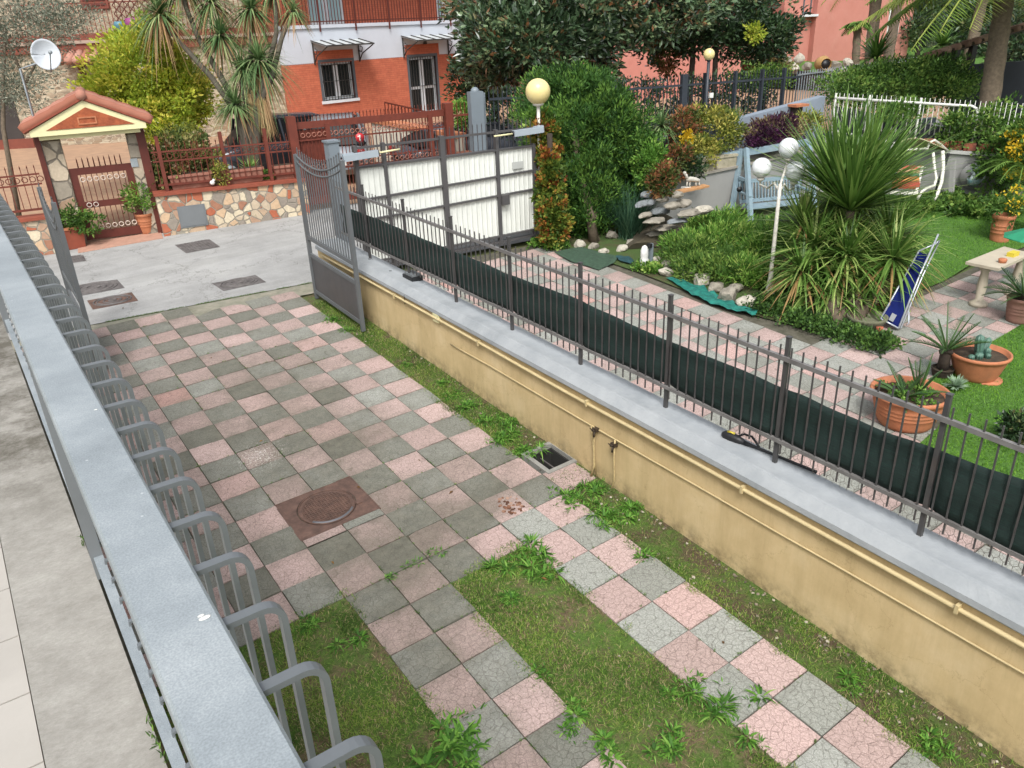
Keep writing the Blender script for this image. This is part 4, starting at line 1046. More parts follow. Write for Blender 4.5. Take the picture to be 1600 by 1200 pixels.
mb = MB(); mb.fbox(ST, sm_-hw+.12, sm_+hw-.12, zb_-.13, zb_-.05, go+.12, PO+.9); mb.build('soffit', CREAM, pt)
for s_, nm in ((-1, 'l'), (1, 'r')):
    mb = MB(); a = (sm_, za_+.02); b = (sm_+s_*(hw+.1), zb_+.03)
    q = [g(a[0], a[1], go-.04), g(b[0], b[1], go-.04), g(b[0], b[1], PO+1.0), g(a[0], a[1], PO+1.0)]
    if s_ > 0: q = q[::-1]
    mb.prism(q, (0, 0, .03)); mb.build('roof_deck', TERRAD, pt)
    rows = 7; ncol = 4
    for r_ in range(rows):
        o = go-.04+(PO+1.04-go)*(r_+.5)/rows
        mb = MB()
        P = [g(a[0]+(b[0]-a[0])*t, a[1]+(b[1]-a[1])*t+.05+.012*((t*ncol) % 1), o) for t in np.linspace(0, 1.02, 4*ncol+1)]
        mb.tube(P, [.085+.012*((t*ncol) % 1) for t in np.linspace(0, 1.02, 4*ncol+1)], 10, random.random()); 
        mb.build('roof_tile_row', ROOFT, pt)
mb = MB(); mb.tube([g(sm_, za_+.09, o) for o in np.linspace(go-.06, PO+1.06, 9)], [.085, .1]*4+[.085], 10, .7); mb.build('ridge_tile', ROOFT, pt)
mb = MB(); s0 = sz(205, 258)[0]; zc = sz(211, 254)[1]; mb.fbox(ST, s0, s0+.13, zc-.08, zc+.08, PO-.02, PO); mb.build('intercom', ZINC, pt)
# pedestrian gate
pg = thing('pedestrian_gate', (*ST.P(sz(170, 370)[0], 0, PO)[:2], .78), 'brown iron pedestrian gate with white ring bands between the portal pillars', 'gate')
s0 = sz(93, 215)[0]; s1 = sz(196, 215)[0]; zb0 = .83; zt0 = sz(150, 238)[1]
zt0 = 2.22
for (a, b) in ((s0, s0+.13), (s1-.13, s1)): mb = MB(); mb.fbox(ST, a, b, zb0, zt0, PO+.05, PO+.1); mb.build('stile', BROWN, pg)
for (a, b) in ((zb0, zb0+.16), (zb0+.62, zb0+.74), (zt0-.13, zt0)): mb = MB(); mb.fbox(ST, s0+.13, s1-.13, a, b, PO+.052, PO+.098); mb.build('rail', BROWN, pg)
n = 9
for k in range(n):
    s = s0+.13+(k+.5)*(s1-s0-.26)/n
    mb = MB(); mb.bar(ST.P(s, zb0+.16, PO+.075), ST.P(s, zb0+.62, PO+.075), .013, .013, (1, 0, 0)); mb.build('bar', BROWN, pg)
    mb = MB(); mb.bar(ST.P(s, zb0+.74, PO+.075), ST.P(s, zt0-.13, PO+.075), .013, .013, (1, 0, 0)); mb.build('bar', BROWN, pg)
    if k % 1 == 0: mb = MB(); q = ST.P(s, zt0, PO+.075); mb.tube([q, q+np.array([0, 0, .14]), q+np.array([0, 0, .2])], [.012, .012, .001], 5); mb.build('spike', BROWN, pg)
RINGM = mat('pale ring', '#c9b8ab', .5, .1, 5)
for z in (zb0+.24, zt0-.22, zb0+.68):
    for k in range(7 if z < zb0+.5 or z > zb0+.8 else 2):
        s = s0+.2+k*(s1-s0-.4)/6; c = ST.P(s, z, PO+.04)
        mb = MB(); mb.tube([c+ST.e*.042*math.cos(a)+np.array([0, 0, .042*math.sin(a)]) for a in np.linspace(0, 2*PI, 13)], .009, 5); mb.build('ring', RINGM, pg)
# pots at the portal
def foliage(name, mtl, c, r, nc, per, L, Wd, label, cat, rc=.12, tone=(.1, .9), group=None, base=None, **kw):
    mb = MB(); crown(mb, c, r, nc, per, L, Wd, rc, tone, **kw)
    return solo(mb, name, mtl, base if base is not None else (c[0], c[1], gh(c[0], c[1])), label, cat, group)
def pot_round(name, P, rt, rb, h, label, mtl=None, soil=True, thick=.03, rings=True, cat='plant pot', tilt=None):
    t = thing(name, P, label, cat); mb = MB()
    pr = [(rb*.9, 0), (rb, .01)]
    for k in range(1, 7):
        z = h*.86*k/7; r_ = rb+(rt*.93-rb)*(k/7)**.85; pr.append((r_, z))
        if rings and k in (3, 4, 5): pr += [(r_+.006, z+.006), (r_+.001, z+.014)]
    pr += [(rt*.93, h*.86), (rt*.99, h*.88), (rt, h*.93), (rt*.99, h*.99), (rt*.96, h), (rt*.91, h*.985), (rt*.88, h*.8)]
    if not soil: pr += [(rb*.9, .1*h), (.001, .09*h)]
    mb.lathe(pr, P, 40); mb.build('pot', mtl or TERRA, t)
    if soil: mb = MB(); mb.lathe([(rt*.88, h*.78), (rt*.87, h*.83), (rt*.4, h*.86), (.001, h*.87)], P, 24); mb.build('soil', SOILM, t)
    return t
P = gp(121, 388); t = thing('plant_pot', P, 'square terracotta pot left of the pedestrian gate', 'plant pot')
mb = MB(); mb.add([(P[0]+a*.15, P[1]+.12+b*.15, P[2]) for a, b in ((-1, -1), (1, -1), (1, 1), (-1, 1))]+[(P[0]+a*.19, P[1]+.12+b*.19, P[2]+.42) for a, b in ((-1, -1), (1, -1), (1, 1), (-1, 1))], [(0, 3, 2, 1), (4, 5, 6, 7), (0, 1, 5, 4), (1, 2, 6, 5), (2, 3, 7, 6), (3, 0, 4, 7)]); mb.build('pot', TERRAD, t)
mb = MB(); mb.box((P[0]-.2, P[1]-.08, P[2]+.38), (P[0]+.2, P[1]+.32, P[2]+.425)); mb.build('rim', TERRA, t)
mb = MB(); crown(mb, (P[0]+.05, P[1]+.1, P[2]+.62), (.28, .25, .2), 26, 26, .09, .04, .12); crown(mb, (P[0]+.3, P[1]-.03, P[2]+.45), (.28, .2, .16), 18, 26, .09, .04, .1)
solo(mb, 'potted_plant', LG, (P[0], P[1]+.1, P[2]+.42), 'trailing green plant spilling from the square terracotta pot', 'plant')
P = gp(235, 366); pot_round('plant_pot', P+np.array([0, .15, 0]), .2, .14, .42, 'round terracotta pot right of the pedestrian gate', cat='plant pot')
mb = MB(); crown(mb, (P[0], P[1]+.12, P[2]+.72), (.27, .25, .36), 46, 26, .08, .03, .11, (.2, 1)); solo(mb, 'potted_plant', LFRESH, (P[0], P[1]+.15, P[2]+.4), 'bushy green plant in the round pot by the portal pillar', 'plant')
# terracotta troughs on the stone wall
TROUGH = mat('dusty terracotta', '#94604f', .85, .25, 7, 0, .2, 40, dirt=.5, dcol='#b08e7c')
for (p0, p1, lab) in (((268, 296), (332, 283), 'terracotta trough on the stone wall nearest the portal'), ((350, 288), (412, 276), 'terracotta trough on the stone wall, middle of three'), ((430, 280), (474, 266), 'terracotta trough on the stone wall next to the red gate post')):
    s0, z0 = ST.at(*p0, .2); s1, z1 = ST.at(*p1, .2); z0 = zA+(zB-zA)*(s0-sA)/(2.5-sA)+.06
    mb = MB(); e = ST
    V = [e.P(s0+.03, z0, .17), e.P(s1-.03, z0, .17), e.P(s1-.03, z0, .34), e.P(s0+.03, z0, .34), e.P(s0, z0+.27, .14), e.P(s1, z0+.27, .14), e.P(s1, z0+.27, .37), e.P(s0, z0+.27, .37)]
    t = thing('trough', e.P(s0, z0, .2), lab, 'planter', 'terracotta troughs on the stone wall'); mb.hexa(V); mb.build('box', TROUGH, t)
    mb = MB(); mb.fbox(e, s0-.02, s1+.02, z0+.235, z0+.285, .12, .39); mb.build('rim', TROUGH, t)
    mb = MB(); mb.fbox(e, s0+.02, s1-.02, z0+.25, z0+.288, .16, .35); mb.build('soil', SOILM, t)
c = ST.P(ST.at(333, 287)[0], zA+.12, .1); mb = MB(); mb.sphere(c, .05); mb.sphere(c+np.array([.03, -.02, .05]), .03); solo(mb, 'ornament', WHITEP, (c[0], c[1], c[2]-.05), 'small white ornament on the stone wall coping', 'ornament')
foliage('hedge', LVAR, ST.P(ST.at(286, 250, .8)[0], 2.0, .7), (.72, .42, .62), 300, 26, .085, .05, 'variegated hedge behind the red fence beside the portal', 'hedge', .14, base=(*ST.P(ST.at(290, 250, .8)[0], 0, .75)[:2], .8), bottom=-.9)
foliage('creeper', LYF, ST.P(ST.at(345, 262)[0], 1.95, .12), (.12, .1, .36), 26, 20, .06, .03, 'yellow green creeper climbing the red fence post', 'creeper', .09, base=ST.P(ST.at(345, 262)[0], 1.62, .12))
mb = MB(); c = ST.P(ST.at(388, 250, .7)[0], 1.75, .7); head(mb, c, 90, .45, .03, .0, 1, .3); solo(mb, 'garden_plant', LSTRAP, (c[0], c[1], .9), 'green strap leaved plant behind the red fence', 'plant')
foliage('garden_plant', LYF, ST.P(ST.at(275, 215, 1.6)[0], 2.45, 1.7), (.6, .4, .3), 40, 24, .08, .04, 'pale yellow shrub behind the variegated hedge', 'shrub', .13)
foliage('garden_plant', LG, ST.P(-4.1, 1.7, .9), (.9, .5, .6), 90, 26, .08, .04, 'green shrub behind the fence left of the portal', 'shrub', .15)
mb = MB(); crown(mb, ST.P(ST.at(412, 262, .7)[0], 1.62, .6), (.22, .16, .16), 14, 20, .06, .03, .08); solo(mb, 'garden_plant', LFRESH, ST.P(ST.at(412, 262, .7)[0], 1.5, .6), 'small leafy plant in the middle trough with white flowers', 'plant')

# red sliding gate across the neighbour's drive
sg = thing('sliding_gate', ST.P(2.9, .85, .3), 'long red brown sliding gate with ring bands and spikes across the street', 'gate')
gx0 = ST.at(458, 200)[0]; gx1 = ST.at(705, 200)[0]; gzT = 2.66; gzB = 1.0
for (a, w_) in ((gx0, .09), (gx1, .09)):
    mb = MB(); mb.fbox(ST, a-w_, a+w_, .8, gzT+.2, .05, .25); mb.build('gate_post', RUST, sg)
for (a, w_) in ((gx0+.75, .05), (gx1-.45, .05)):
    mb = MB(); mb.fbox(ST, a-w_, a+w_, .95, gzT, .1, .2); mb.build('stile', RUST, sg)
for (z, h) in ((gzT-.07, .14), (gzT-.32, .03), (1.86, .03), (1.70, .03), (gzB, .16)):
    mb = MB(); mb.fbox(ST, gx0+.1, gx1-.1, z, z+h, .13, .17); mb.build('rail', RUST, sg)
n = 42
for k in range(n):
    s = gx0+.15+k*(gx1-gx0-.3)/(n-1); mb = MB(); b = ST.P(s, gzT+.16, .15)
    mb.bar(ST.P(s, gzB+.1, .15), b, .014, .014, (1, 0, 0)); mb.tube([b, b+np.array([0, 0, .06])], [.015, .001], 5); mb.build('bar', RUST, sg)
mb = MB()
for z in (gzT-.20, 1.79):
    k = gx0+.2
    while k < gx1-.2:
        c = ST.P(k, z, .11); mb.tube([c+ST.e*.045*math.cos(a)+np.array([0, 0, .045*math.sin(a)]) for a in np.linspace(0, 2*PI, 9)], .009, 4); k += .12
mb.build('ring_bands', mat('faded ring', '#a06a58', .6, .2, 6), sg)['kind'] = 'stuff'
mb = MB(); mb.fbox(ST, gx0+.12, gx0+.75, 1.05, gzT-.1, .185, .2); mb.build('sheet_panel', RUST, sg)
mb = MB(); mb.fbox(ST, gx1-.1, gx1+.9, .8, 1.75, .1, .35); solo(mb, 'gate_pier', mat('brown pier', '#7a4a34', .8, .3, 4), ST.P(gx1, .8, .2), 'low brown pier at the right end of the red sliding gate', 'pier')
c = ST.P(ST.at(562, 215, .0)[0], ST.at(562, 215, 0)[1], -.02); mb = MB(); 
mb.tube([c, c+ST.n*.02], .1, 18); t = thing('traffic_disc', c, 'small red disc sign with a white mark on the sliding gate', 'sign'); mb.build('disc', mat('red enamel', '#b3262c', .4, .1, 3), t)
mb = MB(); mb.fbox(ST, ST.at(562, 215, 0)[0]-.012, ST.at(562, 215, 0)[0]+.012, c[2]-.06, c[2]+.06, -.026, -.021); mb.fbox(ST, ST.at(562, 215, 0)[0]-.05, ST.at(562, 215, 0)[0]-.012, c[2]+.02, c[2]+.04, -.026, -.021); mb.build('mark', WHITEP, t)
# rest of the red fence right of the gate
rf = thing('red_fence', ST.P(gx1+.1, 1.75, .2), 'short red brown fence bay right of the sliding gate', 'fence', 'red brown fences on the stone walls')
for k in range(8):
    s = gx1+.15+k*.1; mb = MB(); mb.bar(ST.P(s, 1.75, .2), ST.P(s, 2.85, .2), .014, .014, (1, 0, 0)); mb.build('bar', RUST, rf)
mb = MB(); mb.fbox(ST, gx1+.1, gx1+.9, 2.55, 2.59, .18, .22); mb.build('rail', RUST, rf)
# ================================================================== HOUSES ACROSS THE STREET
def brickish(name, a, b, mortar, sx=1., sy=1., bump=.6, bw=.5, rh=.25, ms=.02, c3=None):
    m, N, L, B = newmat(name); X = coord(N)
    mp = N.new('ShaderNodeMapping'); mp.inputs['Rotation'].default_value = (PI/2, 0, 0); mp.inputs['Scale'].default_value = (sx, sx, sy); L.new(X, mp.inputs[0])
    br = N.new('ShaderNodeTexBrick'); br.inputs['Scale'].default_value = 1; br.inputs['Brick Width'].default_value = bw; br.inputs['Row Height'].default_value = rh
    br.inputs['Mortar Size'].default_value = ms; br.inputs['Color1'].default_value = hexc(a); br.inputs['Color2'].default_value = hexc(b); br.inputs['Mortar'].default_value = hexc(mortar); br.inputs['Bias'].default_value = 0
    # object x runs along the wall, z up
    cmb = N.new('ShaderNodeSeparateXYZ'); L.new(X, cmb.inputs[0]); cx_ = N.new('ShaderNodeCombineXYZ'); L.new(cmb.outputs[0], cx_.inputs[0]); L.new(cmb.outputs[2], cx_.inputs[1]); 
    n0 = nse(N, L, 2.5, 4, .6, X); ad = N.new('ShaderNodeVectorMath'); ad.operation = 'SCALE'; ad.inputs['Scale'].default_value = .05 if c3 else .0; L.new(n0.outputs['Color'], ad.inputs[0])
    a2 = N.new('ShaderNodeVectorMath'); a2.operation = 'ADD'; L.new(cx_.outputs[0], a2.inputs[0]); L.new(ad.outputs[0], a2.inputs[1]); L.new(a2.outputs[0], br.inputs['Vector'])
    n = nse(N, L, 5, 6, .7, X); rn = ramp(N, [(.3, (.78, .78, .78, 1)), (.7, (1.1, 1.1, 1.1, 1))]); L.new(n.outputs[0], rn.inputs[0])
    c = mixc(N, L, 1., br.outputs[0], rn.outputs[0], 'MULTIPLY')
    if c3:
        n3 = nse(N, L, 3.3, 2, .5, X); r3 = ramp(N, [(.5, (0, 0, 0, 1)), (.6, (.6, .6, .6, 1))]); L.new(n3.outputs[0], r3.inputs[0]); c = mixc(N, L, r3.outputs[0], c, hexc(c3))
    L.new(c, B.inputs['Base Color']); B.inputs['Roughness'].default_value = .85; bumpn(N, L, br.outputs['Fac'], -bump, .01, B); return m
# --- orange house
pL = dp(447, 103, 28.0); pR = dp(723, 83, 33.2)
OH = Frame.two(pL, pR)
ORB = brickish('orange brick facing', '#b86446', '#ad5a3f', '#9a513b', bw=.26, rh=.075, ms=.006, bump=.3)
OWH = mat('pale grey white render', '#b9bec6', .85, .08, 1.5, 0, .05, 20)
oh = thing('orange_house', (*OH.P(OH.at(580, 180)[0], 0)[:2], 1.0), 'orange brick house with white band, balcony railing and glass awnings behind the red gate', 'house')
sl_, zl_ = OH.at(447, 103); sr_, zr_ = OH.at(723, 83); zb1 = (zl_+zr_)/2
ztop1 = OH.at(580, 41)[1]
def win_s(px, py): return OH.at(px, py)
wL, wt = OH.at(500, 98); wR, wb = OH.at(556, 153)
dL, dt = OH.at(638, 88); dR, db = OH.at(686, 168)
wt = max(wt, OH.at(545, 96)[1]); db = 1.15
# ground floor brick wall with openings built from strips
def wall_strips(mb, F, s0, s1, z0, z1, holes, o0, o1):
    xs = sorted({s0, s1, *[h[0] for h in holes], *[h[1] for h in holes]}); zs = sorted({z0, z1, *[h[2] for h in holes], *[h[3] for h in holes]})
    for a, b in zip(xs, xs[1:]):
        run = None
        for c, d in zip(zs, zs[1:]):
            inside = any(h[0] <= (a+b)/2 <= h[1] and h[2] <= (c+d)/2 <= h[3] for h in holes)
            if not inside: run = (run[0], d) if run else (c, d)
            if inside and run: mb.fbox(F, a, b, run[0], run[1], o0, o1); run = None
        if run: mb.fbox(F, a, b, run[0], run[1], o0, o1)
mb = MB(); wall_strips(mb, OH, sl_, sr_, .6, zb1, [(wL, wR, wb, wt), (dL, dR, db, min(dt, zb1-.02))], 0, .4)
mb.fbox(OH, wL-.25, wR+.1, zb1, zb1+.42, -.015, .4); mb.fbox(OH, dL-.15, dR+.2, zb1, zb1+.45, -.015, .4)
mb.build('brick_wall', ORB, oh)
mb = MB(); mb.fbox(OH, sl_, sr_, zb1, ztop1, .0, .4); mb.fbox(OH, sl_, sr_, .6, ztop1, .41, 8); mb.fbox(OH, sl_-.1, sr_, ztop1, ztop1+.12, -.06, 1.2); mb.build('white_band', OWH, oh)
mb = MB(); ub0 = OH.at(485, 39, 1.2); ub1 = OH.at(537, 2, 1.2); ud = OH.at(695, 30, 1.2)
wall_strips(mb, OH, sl_-.3, sr_-.2, ztop1+.12, ztop1+3.6, [(ub0[0], ub1[0], ztop1+.12, ztop1+2.4), (ud[0]-.4, ud[0]+.5, ztop1+.12, ztop1+2.4)], 1.2, 1.5)
mb.fbox(OH, sl_-.3, sr_-.2, ztop1+.12, ztop1+3.6, 1.75, 7); mb.fbox(OH, sl_-.8, sr_+.3, ztop1+3.6, ztop1+3.9, -1.2, 8); mb.build('upper_wall', ORB, oh)
SHUT = mat('pale green shutter', '#8fb0b4', .6, .15, 3)
WFR = mat('white window frame', '#c9cdd0', .5, .06, 3)
GFR = mat('grey window surround', '#50555a', .6, .15, 3)
def window(F, s0, s1, z0, z1, parent, leaves_=2, o=.06, surround=True, bars=True, rail=None, sill=True, glass=GLASS, fr=WFR):
    w = MB(); w.fbox(F, s0+.02, s1-.02, z0+.02, z1-.02, o+.1, o+.12); wg = w.build('window', glass, parent)
    fm = MB(); n = leaves_
    for k in range(n):
        a = s0+(s1-s0)*k/n; b = s0+(s1-s0)*(k+1)/n
        for (x0, x1, y0, y1) in ((a+.02, a+.09, z0+.02, z1-.02), (b-.09, b-.02, z0+.02, z1-.02), (a+.09, b-.09, z0+.02, z0+.12), (a+.09, b-.09, z1-.1, z1-.02)): fm.fbox(F, x0, x1, y0, y1, o+.04, o+.098)
        if rail: fm.fbox(F, a+.09, b-.09, rail, rail+.1, o+.04, o+.098)
    fm.build('frame', fr, wg)
    if surround:
        sm_ = MB(); q = .1
        sm_.fbox(F, s0-q, s0, z0-q*.6, z1+q, -.02, o+.1); sm_.fbox(F, s1, s1+q, z0-q*.6, z1+q, -.02, o+.1); sm_.fbox(F, s0, s1, z1, z1+q, -.02, o+.1)
        sm_.build('surround', GFR, wg)
    if sill: sm_ = MB(); sm_.fbox(F, s0-.14, s1+.14, z0-.1, z0-.0, -.06, o+.1); sm_.build('sill', WFR, wg)
    if bars:
        bm_ = MB(); k = s0+.1
        while k < s1: bm_.fbox(F, k-.008, k+.008, z0, z1, o-.03, o-.014); k += .13
        for z in (z0+.1, (z0+z1)/2, z1-.1): bm_.fbox(F, s0, s1, z-.01, z+.01, o-.014, o+.004)
        bm_.build('bars', DMET, wg)
    return wg
window(OH, wL, wR, wb, wt, oh)
window(OH, dL, dR, db, min(dt, zb1-.02)+.0, oh, rail=db+1.0, sill=False)
for (a, b) in ((ub0[0], ub1[0]), (ud[0]-.4, ud[0]+.5)):
    w = window(OH, a, b, ztop1+.12, ztop1+2.4, oh, surround=False, bars=False, sill=False, o=1.22, glass=SHUT)
# balcony railing of the orange house
rb = MB(); k = sl_-.2
o_ = -.03
while k < sr_-.1: rb.fbox(OH, k-.012, k+.012, ztop1+.12, ztop1+1.1, o_, o_+.02); k += .13
for z in (ztop1+.2, ztop1+1.1): rb.fbox(OH, sl_-.25, sr_-.1, z, z+.04, o_-.01, o_+.03)
rb.build('balcony_railing', BROWN, oh)
rb = MB(); k = sl_
while k < sr_: rb.fbox(OH, k-.03, k+.03, ztop1-.12, ztop1+1.14, o_-.06, o_-.035); k += 1.55
rb.build('balcony_posts', BROWN, oh)
# awnings
AWG = mat('awning glass', '#c2c8c8', .3, .2, 2)
for (p0, p1, lab) in (((486, 70), (560, 66), 'w'), ((627, 62), (700, 58), 'd')):
    s0, z0 = OH.at(*p0); s1, z1 = OH.at(*p1); z = (z0+z1)/2-.08
    mb = MB(); mb.prism([OH.P(s0, z+.18, -.02), OH.P(s1, z+.18, -.02), OH.P(s1, z, -1.0), OH.P(s0, z, -1.0)], (0, 0, .02)); aw = mb.build('awning', AWG, oh)
    mb = MB()
    for k in range(6): s = s0+(s1-s0)*k/5; mb.bar(OH.P(s, z+.215, -.02), OH.P(s, z+.035, -1.02), .04, .03)
    mb.bar(OH.P(s0, z+.03, -1.02), OH.P(s1, z+.03, -1.02), .05, .05)
    for s in (s0+.04, s1-.04):
        mb.tube([OH.P(s, z-.55, -.03), OH.P(s, z-.3, -.25), OH.P(s, z-.1, -.75), OH.P(s, z, -1.0)], .022, 6); mb.tube([OH.P(s, z-.2, -.05), OH.P(s, z-.25, -.2), OH.P(s, z-.1, -.3), OH.P(s, z-.05, -.15)], .018, 6); mb.bar(OH.P(s, z+.15, -.03), OH.P(s, z-.6, -.03), .04, .04)
    mb.build('bracket', DMET, aw)
mb = MB(); P_ = OH.P((dL+dR)/2+.1, zb1+.62, -.15); mb.tube([P_, P_-np.array([0, 0, .18])], [.05, .09], 10); mb.build('wall_lamp', DMET, oh)
# --- stone house to the left
SHp = dp(60, 110, 27.5); SH = Frame.two(dp(20, 120, 27.0), pL+np.array([.0, .35, 0]))
STN = crazy('rubble stone masonry', 4.2, ['#9f8f78', '#857663', '#ada087', '#8f7a62', '#b2a68f', '#94836d', '#a3947e'], '#b0a48e', (1, 1, 2.6))
shs = thing('stone_house', (*SH.P(SH.at(150, 180)[0], 0)[:2], 1.0), 'rubble stone house with brown balcony band, shutter and satellite dish behind the portal', 'house')
sR = SH.at(446, 150)[0]; sL = SH.at(-300, 150)[0]
bz1 = SH.at(150, 62)[1]; bz0 = SH.at(150, 80)[1]
mb = MB(); mb.fbox(SH, sL, sR-.02, .5, bz0+.02, 0, 6); mb.fbox(SH, sL, sR-.02, bz0+.02, bz1+5, 1.0, 6); mb.build('wall', STN, shs)
BST = mat('brown painted beam', '#7a3d2c', .7, .25, 4)
mb = MB(); mb.fbox(SH, sL, sR-.02, bz0, bz0+.26, -.12, 1.0); mb.fbox(SH, sL, sR-.02, bz0+.36, bz0+.56, -.16, 1.0); mb.build('balcony_band', BST, shs)
mb = MB(); mb.fbox(SH, sL, sR-.02, bz0+.26, bz0+.36, -.18, .99); mb.build('balcony_edge', mat('weathered edge', '#a08c7d', .8, .2, 5), shs)
mb = MB(); k = SH.at(30, 60)[0]; kr = sR-.1
while k < kr: mb.fbox(SH, k-.012, k+.012, bz0+.56, bz0+1.5, -.05, -.03); k += .15
mb.fbox(SH, SH.at(30, 60)[0], kr, bz0+1.48, bz0+1.52, -.06, -.02); mb.build('balcony_railing', BST, shs)
mb = MB(); a, _z = SH.at(127, 5, 1.0); b, _z = SH.at(170, 5, 1.0); zz_ = SH.at(150, 14, 1.0)[1]; mb.fbox(SH, a, b, zz_, zz_+1.6, .9, 1.0); 
mb.build('shutter', BST, shs)
mb = MB()
for k in range(9): mb.fbox(SH, a+.08, b-.08, zz_+.1+k*.16, zz_+.2+k*.16, .875, .9)
mb.build('shutter_slats', BROWN, shs)
mb = MB()
s_a, z_a = SH.at(100, 92); s_b, z_b = SH.at(152, 88)
mb.prism([SH.P(s_a, z_a-.12, -.7), SH.P(s_b+.1, z_a-.12, -.7), SH.P(s_b+.1, z_a+.12, 0), SH.P(s_a, z_a+.12, 0)], (0, 0, .04)); 
can = mb.build('tiled_canopy', BST, shs)
for k in range(5):
    s = s_a+.1+k*(s_b-s_a)/4.4; mb = MB(); mb.tube([SH.P(s, z_a-.08, -.76), SH.P(s, z_a+.2, .02)], .13, 8, random.random()); mb.build('roof_tile_row', ROOFT, can)
mb = MB(); s = (s_a+s_b)/2+.0; mb.bar(SH.P(s, z_a-.9, -.05), SH.P(s, z_a-.1, -.05), .06, .06); mb.bar(SH.P(s, z_a-.7, -.05), SH.P(s, z_a-.14, -.6), .06, .06); mb.build('canopy_bracket', BROWN, shs)
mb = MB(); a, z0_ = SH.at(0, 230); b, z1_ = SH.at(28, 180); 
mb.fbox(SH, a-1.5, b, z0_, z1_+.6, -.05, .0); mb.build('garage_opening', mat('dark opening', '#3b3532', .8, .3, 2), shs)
mb = MB(); mb.fbox(SH, a-1.6, b+.3, z0_-.1, z0_+.25, -.12, -.05); mb.build('red_sill', BST, shs)
# diagonal lattice on the balcony
lt = MB(); s0, z0 = SH.at(180, 30, -.1); s1, z1 = SH.at(232, 0, -.1); z0 = bz0+.6; z1 = z0+1.9
for k in range(-4, 6):
    w_ = (s1-s0)
    for sg in (1, -1):
        P1 = []; 
        a = s0+k*w_/5; b = a+(z1-z0)*.9
        t0 = max(0, (s0-a)/(b-a)); t1 = min(1, (s1-a)/(b-a))
        if t1 > t0:
            q = lambda t: SH.P((a+(b-a)*t) if sg > 0 else s0+s1-(a+(b-a)*t), z0+(z1-z0)*t, -.1+.02*sg)
            lt.bar(q(t0), q(t1), .03, .02, SH.n)
tag(solo(lt, 'lattice_panel', BROWN, SH.P(s0, z0, -.1), 'brown diagonal lattice panel on the stone house balcony', 'lattice'))
# satellite dish
dc = dp(70, 86, 14.2); t = thing('satellite_dish', (dc[0], dc[1], 1.0), 'round white satellite dish with branch reflections above the portal roof', 'satellite dish')
dish = mat('white dish', '#c6ccd2', .45, .1, 2, 0, 0, 1, dirt=.2, dcol='#8e959c')
tow = C_-dc; tow /= np.linalg.norm(tow); tow = tow+np.array([.25, 0, .1]); tow /= np.linalg.norm(tow)
sx_ = np.cross(tow, [0, 0, 1.]); sx_ /= np.linalg.norm(sx_); ux = np.cross(sx_, tow)
mb = MB(); Rd = .24
def dsh(u, v): a = 2*PI*u; r = max(v, .01)*Rd; return tuple(dc+sx_*r*math.cos(a)+ux*r*1.08*math.sin(a)+tow*(.09*(r/Rd)**2))
mb.grid(dsh, 36, 8); o = mb.build('reflector', dish, t); md = o.modifiers.new('s', 'SOLIDIFY'); md.thickness = .008
mb = MB(); mb.tube([dc-ux*.3+tow*.08, dc+tow*.38], .012, 6); mb.tube([dc+tow*.36, dc+tow*.42], .03, 10); mb.build('feed_arm', ZINC, t)
lf_ = np.array([-R_[0], -R_[1], 0])*.48
mb = MB(); mb.tube([dc-tow*.03, dc-tow*.14, dc-tow*.14+lf_*.3-np.array([0, 0, .12]), dc-tow*.14+lf_-np.array([0, 0, .2]), dc-tow*.14+lf_-np.array([0, 0, dc[2]-1.0])], .022, 8); mb.build('mast', ZINC, t)
# purple flower pot and blue pot on the balcony
for (px, py, r_, cl_, lab) in ((209, 38, .28, '#8a3f74', 'round purple pot hanging on the stone house balcony railing'), (187, 37, .2, '#4e7c8c', 'small blue pot beside the purple pot on the stone house balcony')):
    s, z = SH.at(px, py, -.3); P_ = SH.P(s, z-.25, -.3)
    mb = MB(); mb.lathe([(r_*.4, 0), (r_*.85, r_*.5), (r_, r_*1.1), (r_*.85, r_*1.6), (r_*.7, r_*1.6)], P_, 18); solo(mb, 'flower_pot', mat('glazed pot '+cl_, cl_, .35, .15, 3), P_, lab, 'flower pot')
